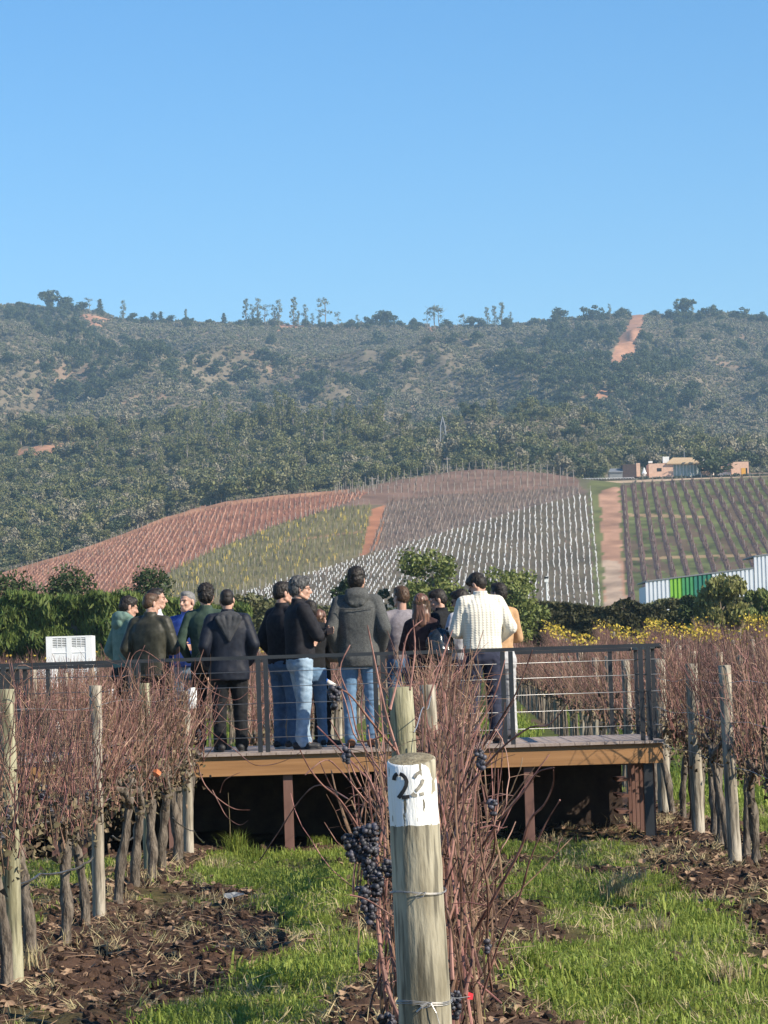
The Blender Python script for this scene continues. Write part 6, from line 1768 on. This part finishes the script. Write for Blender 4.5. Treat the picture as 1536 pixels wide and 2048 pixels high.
def person(label, px, Y, top_py, yaw, arms=('down', 'down'), jacket='black_cloth', hem=.88, trousers='black_cloth', shoe='shoe_black', hair='hair_black', hairstyle='short', head_yaw=0, nod=0,
           bulk=1.0, hood=None, stride=.0, lean=0.0, collar=True, sole=None, face=False, female=False, feet_px=None, extra=None, wr=.0055, legw=1.0, coat_flare=1.0, seed=0, hoodmat=None, knit=False, belt=False):
    """yaw 0 = facing away from the camera, positive turns to the person's left (counter-clockwise seen from above)"""
    rnd = random.Random(seed + 500)
    foot = at(px, 1500, Y); top = at(px, top_py, Y)
    Hh = top.z - DZ; S = Hh / (1.78 * (1 - .035 * max(0, nod)))
    root = empty('person', (foot.x, Y, DZ + .004), math.radians(yaw)); root.scale = (S, S, S)
    tag(root, label, 'person')
    nk = Vector((0, .01 + lean * .55, 1.50)); hc = Vector((0, .02 + lean * .62 + nod * .055, 1.665 - nod * .03))
    HM = Matrix.Rotation(math.radians(head_yaw), 3, 'Z') @ Matrix.Rotation(-nod * .55, 3, 'X')
    def hp_(x, y, z): return hc + HM @ Vector((x, y, z))
    # --- legs
    hips = [Vector((s * .092, 0, .93)) for s in (-1, 1)]
    ank = [Vector((s * (.105 + .02 * rnd.random()), (.5 - (s > 0)) * 2 * stride * .5, .085)) for s in (-1, 1)]
    knees = [(hips[i] + ank[i]) / 2 + Vector((.01 * (-1, 1)[i], .025, .01)) for i in (0, 1)]
    toes = [ank[i] + Vector(((-.03, .03)[i], .115, -.045)) for i in (0, 1)]
    # --- arms
    sh = [Vector((s * (.18 if not female else .155), lean * .5, 1.44 if not female else 1.42)) for s in (-1, 1)]
    el, wrs = [], []
    for i, s in enumerate((-1, 1)):
        e, w_ = ARMS[arms[i]]; k = .92 if female else 1
        el.append(Vector((s * e[0] * k, e[1] + lean * .4, e[2]))); ww = Vector((s * w_[0], w_[1] + lean * .4, w_[2]))
        if arms[i] == 'crossed' and s > 0: ww += Vector((0, -.03, -.05))
        wrs.append(ww)
    # --- body: one continuous surface with head, hands and feet
    b = MB()
    b.loft([(0, 0, .82, .10, .08), (0, 0, .90, .155, .11), (0, 0, .98, .15, .11), (0, .0, 1.10, .135, .10), (0, lean * .3, 1.28, .165, .115), (0, lean * .5, 1.40, .155, .10), (0, lean * .52, 1.47, .09, .075), (0, lean * .55, 1.50, .05, .05)], 16)
    for i in (0, 1):
        b.cap(hips[i], knees[i], .080, .055, 10); b.cap(knees[i], ank[i], .052, .036, 10); b.cap(ank[i], toes[i], .034, .022, 8); b.cap(ank[i] + Vector((0, -.025, -.045)), ank[i], .026, .035, 8)
        b.cap(sh[i], el[i], .05, .038, 10); b.cap(el[i], wrs[i], .038, .025, 10)
        dd = (wrs[i] - el[i]).normalized()
        if arms[i] != 'pocket': hand(b, wrs[i], dd, (-1, 1)[i] * (1 if arms[i] != 'crossed' else -1), .35 if arms[i] in ('down', 'crossed') else .9)
        b.cap(Vector((0, lean * .5, 1.46)), sh[i], .05, .05, 10)
    b.cap(nk + Vector((0, -.015, -.05)), hc + Vector((0, -.03, -.06)), .056, .052, 12)
    b.ell(hp_(0, -.012, .035), (.074, .094, .082), 18, 12, HM)                  # skull
    b.ell(hp_(0, .028, -.025), (.060, .066, .088), 16, 10, HM)                  # face
    b.ell(hp_(0, .045, -.088), (.036, .040, .030), 12, 8, HM)                   # chin
    for s in (-1, 1):
        b.cap(hp_(s * .052, -.01, -.055), hp_(s * .026, .062, -.092), .024, .020, 8)   # jaw
        b.ell(hp_(s * .077, -.012, -.010), (.010, .021, .033), 10, 8, HM)              # ear
        b.ell(hp_(s * .036, .068, -.028), (.022, .018, .017), 10, 6, HM)               # cheek
        b.cap(hp_(s * .012, .088, .022), hp_(s * .044, .074, .022), .010, .009, 6)      # brow
    b.cap(hp_(0, .090, .010), hp_(0, .112, -.028), .009, .014, 8); b.ell(hp_(0, .102, -.034), (.017, .014, .010), 8, 6, HM)
    b.cap(hp_(-.016, .090, -.064), hp_(.016, .090, -.064), .008, .008, 6); b.cap(hp_(-.014, .088, -.076), hp_(.014, .088, -.076), .008, .008, 6)
    me = fused(b, .0075, 2, .45); link('body', me, M['skin'], root, True)
    if face:
        for s in (-1, 1):
            MB().ell(hp_(s * .032, .0855, .000), (.012, .007, .006), 8, 6, HM).build('eye', M['eye'], root, True)
            MB().cap(hp_(s * .017, .096, .023), hp_(s * .046, .083, .021), .0045, .003, 6).build('eyebrow', M['hair_black' if hair != 'hair_white' else 'hair_grey'], root, True)
    # --- trousers
    b = MB(); lw = legw * (0.92 if female else 1)
    b.loft([(0, 0, .80, .135, .10), (0, -.005, .86, .175 * lw, .125), (0, -.01, .93, .178 * lw, .128), (0, 0, 1.00, .160, .115), (0, 0, 1.06, .152, .108)], 18)
    for i, s in enumerate((-1, 1)):
        b.ell((s * .078, -.055, .89), (.088, .075, .095), 12, 8)
        b.cap(hips[i] + Vector((0, 0, -.02)), knees[i], .098 * lw, .070 * lw, 12); b.cap(knees[i], ank[i] + Vector((0, 0, .03)), .069 * lw, .056 * lw, 12)
        b.cap(ank[i] + Vector((0, 0, .06)), ank[i] + Vector((0, .015, -.005)), .060 * lw, .064 * lw, 12)
    me = wrinkle(fused(b, .010, 3), .0085, (8, 8, 17), seed); link('trousers', me, M[trousers], root, True)
    # --- shoes
    for i, s in enumerate((-1, 1)):
        b = MB(); a_ = ank[i].copy(); a_.z = 0; dr = (toes[i] - ank[i]); dr.z = 0; dr.normalize()
        b.cap(a_ - dr * .055 + Vector((0, 0, .045)), a_ + dr * .06 + Vector((0, 0, .045)), .040, .043, 10); b.cap(a_ + dr * .05 + Vector((0, 0, .036)), a_ + dr * .165 + Vector((0, 0, .030)), .043, .030, 10); b.cap(a_ + Vector((0, 0, .05)), a_ + Vector((0, .0, .10)), .045, .046, 10)
        me = fused(b, .008, 2); n_ = len(me.vertices)
        for v in me.vertices:
            if v.co.z < .004: v.co.z = .004
        so = link('shoe', me, M[shoe], root, True)
        b = MB(); q = dr.cross(Vector((0, 0, 1))); ring = []
        for t in np.linspace(0, 2 * math.pi, 16, endpoint=False):
            u = math.cos(t); v_ = math.sin(t); ring.append(a_ + dr * (.055 + .155 * u * (1 if u > 0 else .88)) + q * (v_ * (.044 if u > 0 else .040)))
        n_ = len(ring); b.add([p + Vector((0, 0, z)) for z in (0, .022) for p in ring], [tuple(range(n_))[::-1], tuple(range(n_, 2 * n_))] + [(k, (k + 1) % n_, n_ + (k + 1) % n_, n_ + k) for k in range(n_)])
        b.build('sole', M[sole or 'shoe_black'], so)
    # --- jacket
    b = MB(); B_ = bulk * .95 * (0.88 if female else 1)
    fl = coat_flare
    rings = [(0, 0, hem, .178 * B_ * fl, .130 * B_ * fl)]
    if hem < .84: rings.append((0, 0, .88, .185 * B_ * fl, .138 * B_ * fl))
    rings += [(0, 0, .98, .182 * B_, .135 * B_), (0, lean * .15, 1.10, .176 * B_, .130 * B_), (0, lean * .3, 1.24, .190 * B_, .138 * B_), (0, lean * .42, 1.35, .200 * B_, .138 * B_), (0, lean * .5, 1.43, .176 * B_, .118 * B_), (0, lean * .52, 1.485, .105 * B_, .088), (0, lean * .54, 1.52, .072, .070)]
    b.loft(rings, 24, 2.5)
    for i, s in enumerate((-1, 1)):
        b.cap(Vector((s * .05, lean * .5, 1.475)), sh[i] + Vector((0, 0, .005)), .060, .070 * B_, 12)
        b.cap(sh[i], el[i], .074 * B_, .062 * B_, 12); b.cap(el[i], wrs[i] - (wrs[i] - el[i]).normalized() * .005, .062 * B_, .047 * B_, 12)
    if collar: b.loft([(nk.x, nk.y - .012, 1.475, .082, .080), (nk.x, nk.y - .012, 1.535, .070, .072), (nk.x, nk.y - .010, 1.565, .070, .074)], 16)
    me = wrinkle(fused(b, .0105, 4), wr, (7, 7, 9), seed + 3)
    jk = link('jacket' if not knit else 'sweater', me, M[jacket], root, True)
    hm_ = M[hoodmat or jacket]
    if hood == 'down':
        b = MB(); b.ell((0, nk.y - .105, 1.495), (.125, .062, .085), 16, 10); b.ell((0, nk.y - .085, 1.555), (.105, .055, .040), 14, 8)
        for s in (-1, 1):
            b.cap((s * .085, nk.y - .07, 1.55), (s * .075, nk.y + .05, 1.515), .034, .026, 10); b.cap((s * .10, nk.y - .09, 1.49), (s * .05, nk.y - .14, 1.43), .030, .028, 10)
        b.ell((0, nk.y - .125, 1.43), (.075, .038, .05), 12, 8)
        link('hood', wrinkle(fused(b, .009, 3), .006, (12, 12, 14), seed + 9), hm_, jk, True)
        # back yoke seam and centre pleat as raised piping
        b = MB(); b.tube([(-.17, -.128 * B_ + lean * .4, 1.385), (-.08, -.150 * B_ + lean * .4, 1.375), (0, -.154 * B_ + lean * .4, 1.372), (.08, -.150 * B_ + lean * .4, 1.375), (.17, -.128 * B_ + lean * .4, 1.385)], .004, 5); b.build('seam', hm_, jk)
    elif hood == 'flat':
        b = MB(); b.ell((0, nk.y - .10, 1.485), (.135, .055, .06), 16, 10)
        for (x0, z0, x1, z1, r_) in ((-.12, 1.46, 0, 1.22, .026), (.12, 1.46, 0, 1.22, .026), (-.07, 1.46, 0, 1.25, .028), (.07, 1.46, 0, 1.25, .028), (0, 1.47, 0, 1.26, .030)):
            b.cap((x0, -.125 * B_, z0), (x1, -.150 * B_, z1), r_ * 1.3, r_ * .7, 10)
        link('hood', wrinkle(fused(b, .009, 3), .004, (12, 12, 14), seed + 9), hm_, jk, True)
    elif hood == 'thick':
        b = MB(); b.ell((0, nk.y - .08, 1.535), (.12, .085, .075), 16, 10); b.ell((.0, nk.y - .12, 1.47), (.10, .05, .07), 12, 8)
        for s in (-1, 1): b.cap((s * .09, nk.y - .05, 1.56), (s * .06, nk.y + .07, 1.50), .042, .03, 10)
        link('hood', wrinkle(fused(b, .009, 3), .006, (12, 12, 14), seed + 9), hm_, jk, True)
    if belt:
        b = MB(); b.loft([(0, 0, 1.015, .170, .124), (0, 0, 1.05, .168, .122)], 20); b.build('belt', M['shoe_black'], root)
    # --- hair
    b = MB()
    if hairstyle == 'short':
        b.ell(hp_(0, -.020, .048), (.081, .097, .084), 18, 12, HM); b.ell(hp_(0, -.045, .010), (.077, .075, .085), 16, 10, HM); b.ell(hp_(0, .03, .085), (.062, .058, .042), 14, 8, HM)
        for s in (-1, 1): b.cap(hp_(s * .070, .012, .03), hp_(s * .073, .008, -.005), .011, .008, 6)
        amp, fr = .006, (45, 45, 45)
    elif hairstyle == 'crop':
        b.ell(hp_(0, -.018, .044), (.077, .094, .080), 18, 12, HM); b.ell(hp_(0, -.042, .008), (.073, .070, .082), 16, 10, HM); b.ell(hp_(0, .02, .088), (.062, .06, .036), 14, 8, HM)
        amp, fr = .002, (60, 60, 60)
    elif hairstyle == 'curly':
        b.ell(hp_(0, -.026, .052), (.088, .102, .090), 18, 12, HM); b.ell(hp_(0, -.055, .004), (.083, .074, .090), 16, 10, HM); b.ell(hp_(0, .032, .090), (.068, .06, .045), 14, 8, HM)
        for s in (-1, 1): b.cap(hp_(s * .074, .006, .03), hp_(s * .076, .0, -.015), .016, .010, 6)
        amp, fr = .013, (34, 34, 34)
    elif hairstyle in ('long', 'longcurl'):
        b.ell(hp_(0, -.022, .048), (.084, .100, .086), 18, 12, HM); b.ell(hp_(0, -.05, -.03), (.090, .070, .11), 16, 10, HM)
        b.loft([(hc.x, hc.y - .075, 1.30, .075, .03), (hc.x, hc.y - .085, 1.42, .105, .05), (hc.x, hc.y - .06, 1.55, .105, .07), (hc.x, hc.y - .045, 1.66, .088, .075)], 16)
        amp, fr = .010, (30, 30, 8)
    me = fused(b, .0075, 2); wrinkle(me, amp, fr, seed + 7)
    hr = link('hair', me, M[hair], root, True)
    if hairstyle in ('short', 'curly', 'crop'):
        b = MB(); nv = len(me.vertices); kk = {'crop': 160, 'short': 420, 'curly': 520}[hairstyle]; ln = {'crop': .006, 'short': .016, 'curly': .02}[hairstyle]
        for _ in range(kk):
            v = me.vertices[rnd.randrange(nv)]; p = v.co; n_ = v.normal
            d = (n_ * rnd.uniform(.3, 1) + Vector((rnd.gauss(0, .5), rnd.gauss(0, .5), rnd.gauss(-.2, .5)))).normalized() * ln * rnd.uniform(.5, 1.2); q = d.cross(Vector((rnd.gauss(0, 1), rnd.gauss(0, 1), rnd.gauss(0, 1)))).normalized() * .0028
            b.add([p - q - n_ * .002, p + q - n_ * .002, p + d], [(0, 1, 2)])
        b.build('strands', M[hair], hr)
    if hairstyle in ('long', 'longcurl'):
        b = MB()
        for q in range(230):
            a = rnd.uniform(-2.3, 2.3); x0 = math.sin(a) * .078; y0 = -math.cos(a) * .09 * (1 if abs(a) < 1.6 else .6); L_ = rnd.uniform(.30, .47); z0 = .10 * rnd.random() ** .5
            p = hp_(x0 * .5, y0 * .45 - .01, .125 - .02 * rnd.random()); pts = [p]; wv = rnd.uniform(0, 6.28); am = .006 if hairstyle == 'long' else .016
            for i in range(1, 9):
                t = i / 8; sp = 1.0 + .28 * math.sin(t * 2.6)
                q_ = Vector((hc.x + x0 * sp * min(1, t * 4) * (1.18 - .25 * t), hc.y - .012 + (y0 - .012) * min(1, t * 4) * (1.05 - .12 * t), hc.z + .115 - L_ * t * 1.05)); q_.x += math.sin(wv + t * 11) * am; q_.y += math.cos(wv + t * 13) * am * .6
                pts.append(q_)
            b.tube(pts, [.004, .0045, .0045, .0045, .004, .004, .0035, .003, .0015], 4, cap=False)
        b.build('locks', M[hair], hr)
    if extra: extra(root, dict(hp=hp_, HM=HM, wrs=wrs, el=el, sh=sh, nk=nk, hc=hc, S=S))
    return root
def glasses(root, d):
    b = MB(); HM = d['HM']; hp_ = d['hp']
    for s in (-1, 1): b.ell(hp_(s * .033, .094, .000), (.024, .007, .018), 12, 8, HM); b.cap(hp_(s * .056, .085, .006), hp_(s * .080, -.005, .006), .003, .003, 5)
    b.cap(hp_(-.012, .100, .004), hp_(.012, .100, .004), .003, .003, 5); b.build('sunglasses', M['lens'], root, True)
def specs(s_):
    def f(root, d): pass
    return f
# left group
P = {}
P['sage'] = person('person in a sage green hoodie at the far left, mostly behind the waxed jacket', 255, 35.5, 1198, -60, ('pocket', 'pocket'), 'sage', .84, 'black_cloth', 'shoe_black', 'hair_black', 'short', hood='thick', head_yaw=-10, nod=.5, seed=1, lean=.03, bulk=.98)
P['tall_left'] = person('person with short black hair facing right, behind the waxed jacket', 318, 35.9, 1178, -78, ('down', 'front'), 'light_knit', .9, 'jeans_dark', 'shoe_black', 'hair_black', 'crop', head_yaw=-8, face=True, seed=2)
P['waxed'] = person('person seen from behind in a dark olive waxed jacket, brown hair', 308, 34.75, 1190, -22, ('pocket', 'front'), 'waxed', .84, 'black_cloth', 'shoe_black', 'hair_brown', 'crop', head_yaw=-30, nod=.35, bulk=1.17, seed=3, wr=.0055, legw=1.1)
P['blue'] = person('person with grey hair and a bright blue jacket facing the camera', 384, 36.2, 1184, 160, ('down', 'down'), 'blue_jacket', .93, 'jeans_light', 'sole_white', 'hair_white', 'crop', head_yaw=-14, face=True, seed=4, sole='sole_white', bulk=1.05)
P['green'] = person('person with curly black hair in a dark green jacket, back turned', 420, 35.3, 1171, -14, ('pocket', 'pocket'), 'green_jacket', .93, 'black_cloth', 'shoe_black', 'hair_black', 'curly', head_yaw=12, bulk=1.0, seed=5)
P['hooded'] = person('person in a navy black jacket with a flat grey hood, back turned', 463, 34.5, 1180, 6, ('pocket', 'pocket'), 'navy_black', .78, 'black_cloth', 'shoe_black', 'hair_black', 'crop', head_yaw=-8, hood='flat', hoodmat='hood_grey', bulk=1.2, seed=6, wr=.006, legw=1.18, coat_flare=1.08)
# middle group
P['behind_grey'] = person('person in a black jacket and blue jeans, half hidden left of the grey haired man', 573, 35.1, 1166, -50, ('pocket', 'front'), 'fleece', .90, 'jeans_dark', 'shoe_black', 'hair_black', 'short', head_yaw=-10, seed=7, sole='sole_white', bulk=1.1, legw=1.1)
P['grey_hair'] = person('person with grey hair and crossed arms in a black fleece and faded jeans', 606, 34.45, 1158, -72, ('crossed', 'crossed'), 'fleece', .93, 'jeans_light', 'shoe_black', 'hair_grey', 'curly', head_yaw=-12, nod=.15, face=True, seed=8, bulk=1.12, stride=.10, wr=.006, legw=1.08)
P['short_dark'] = person('person in blue jeans with black hair, behind the crossed arms of the grey haired man', 628, 35.5, 1203, 20, ('front', 'front'), 'black_cloth', .92, 'jeans_blue', 'shoe_black', 'hair_black', 'short', head_yaw=10, seed=9, sole='sole_white')
P['curly_woman'] = person('person with long dark curly hair and an olive tan coat holding a bottle', 646, 36.2, 1222, -60, ('front', 'front'), 'olive_tan', .72, 'black_cloth', 'shoe_brown', 'hair_long', 'longcurl', head_yaw=30, female=True, seed=10)
P['grey_coat'] = person('person in a grey wool duffle coat with the hood down, back to camera', 724, 34.6, 1138, -4, ('pocket', 'pocket'), 'wool_grey', .80, 'jeans_blue', 'brown_leather', 'hair_black', 'curly', head_yaw=-8, hood='down', bulk=1.14, seed=11, wr=.006, coat_flare=1.06)
# right group
P['mauve'] = person('person in a mauve grey sweater with brown hair, seen from behind', 812, 35.7, 1175, 18, ('front', 'front'), 'mauve', .92, 'jeans_dark', 'shoe_black', 'hair_brown', 'short', head_yaw=20, collar=False, seed=12, knit=True, bulk=1.0)
P['long_hair'] = person('person with long wavy brown hair in a dark maroon jacket, back to camera', 852, 34.9, 1190, -14, ('front', 'front'), 'maroon', .9, 'black_cloth', 'shoe_black', 'hair_long', 'long', head_yaw=-10, female=True, seed=13, bulk=1.08)
P['profile_left'] = person('person in a black jacket looking left between the long hair and the knitted sweaters', 892, 35.9, 1184, 62, ('front', 'front'), 'black_cloth', .9, 'black_cloth', 'shoe_black', 'hair_black', 'short', head_yaw=30, nod=.5, face=True, seed=14)
P['light_knit'] = person('person in a light grey sweater and sunglasses, half hidden by the cream sweater', 936, 35.5, 1184, 48, ('phone', 'front'), 'light_knit', .92, 'navy', 'shoe_black', 'hair_black', 'short', head_yaw=25, nod=.5, knit=True, extra=glasses, seed=15, face=True)
P['cream'] = person('person in a cream cable knit sweater and navy trousers, head bowed', 972, 34.6, 1156, 16, ('front', 'hip'), 'cream_knit', .94, 'navy', 'shoe_brown', 'hair_black', 'short', head_yaw=38, nod=1.25, knit=True, bulk=1.17, extra=glasses, seed=16, lean=.05, wr=.006, legw=1.12)
P['tan'] = person('person in a tan jacket and white trousers behind the cream sweater', 1008, 36.2, 1168, 30, ('front', 'front'), 'tan', .88, 'white_jeans', 'shoe_brown', 'hair_black', 'short', head_yaw=20, seed=17, bulk=.9)
# carried things
M['backpack'] = mat('backpack', (0.010, 0.012, 0.014), (0.03, 0.035, 0.04), scale=8, rough=.22, spec=.7, bump=.5, bscale=14, bdist=.02)
og = at(880, 1290, 34.66); b = MB()
b.ell((0, 0, 0), (.145, .09, .17), 18, 12); b.ell((0, -.05, -.08), (.12, .06, .10), 14, 8); b.ell((0, .02, .10), (.11, .07, .07), 14, 8)
bp_ = empty('backpack', og); link('bag', wrinkle(fused(b, .009, 3), .014, (11, 11, 11), 3), M['backpack'], bp_, True)
b = MB(); b.tube([(-.08, .05, .13), (-.09, .11, .17), (-.085, .17, .16)], .012, 6); b.tube([(.08, .05, .13), (.08, .11, .17), (.075, .17, .16)], .012, 6); b.build('shoulder_strap', M['black_cloth'], bp_, True)
b = MB(); b.tube([(-.02, -.01, .16), (-.015, -.01, .20), (.015, -.01, .20), (.02, -.01, .16)], .006, 6); b.build('handle', M['black_cloth'], bp_, True)
tag(bp_, 'shiny black backpack worn by the person with long wavy hair', 'backpack')
M['bottle_blue'] = mat('bottle_blue', (0.02, 0.12, 0.55), rough=.3, spec=.5)
og = at(657, 1365, 35.85); bt = empty('water_bottle', og); bt.rotation_euler = (0, math.radians(-58), 0)
b = MB(); b.loft([(0, 0, -.085, .026, .026), (0, 0, -.02, .028, .028), (0, 0, .02, .028, .028)], 14, 2); b.build('bottle_body', M['sole_white'], bt, True)
b = MB(); b.loft([(0, 0, .0202, .0285, .0285), (0, 0, .06, .028, .028), (0, 0, .085, .014, .014), (0, 0, .10, .013, .013)], 14, 2); b.build('label_and_cap', M['bottle_blue'], bt, True)
tag(bt, 'small blue and white bottle held out past the crossed arms group', 'bottle')
# ================================================================== AIR
b = MB(); b.box(-760, 760, -40, 3450, -3.5, 380)
hm = bpy.data.materials.new('haze'); hm.use_nodes = True
nt = hm.node_tree; nt.nodes.clear()
ho = nt.nodes.new('ShaderNodeOutputMaterial'); pv = nt.nodes.new('ShaderNodeVolumePrincipled')
pv.inputs['Color'].default_value = (0.50, 0.76, 1.0, 1)
pv.inputs['Density'].default_value = 0.000118
pv.inputs['Anisotropy'].default_value = 0.0
nt.links.new(pv.outputs[0], ho.inputs['Volume'])
tag(b.build('haze', hm), kind='stuff')
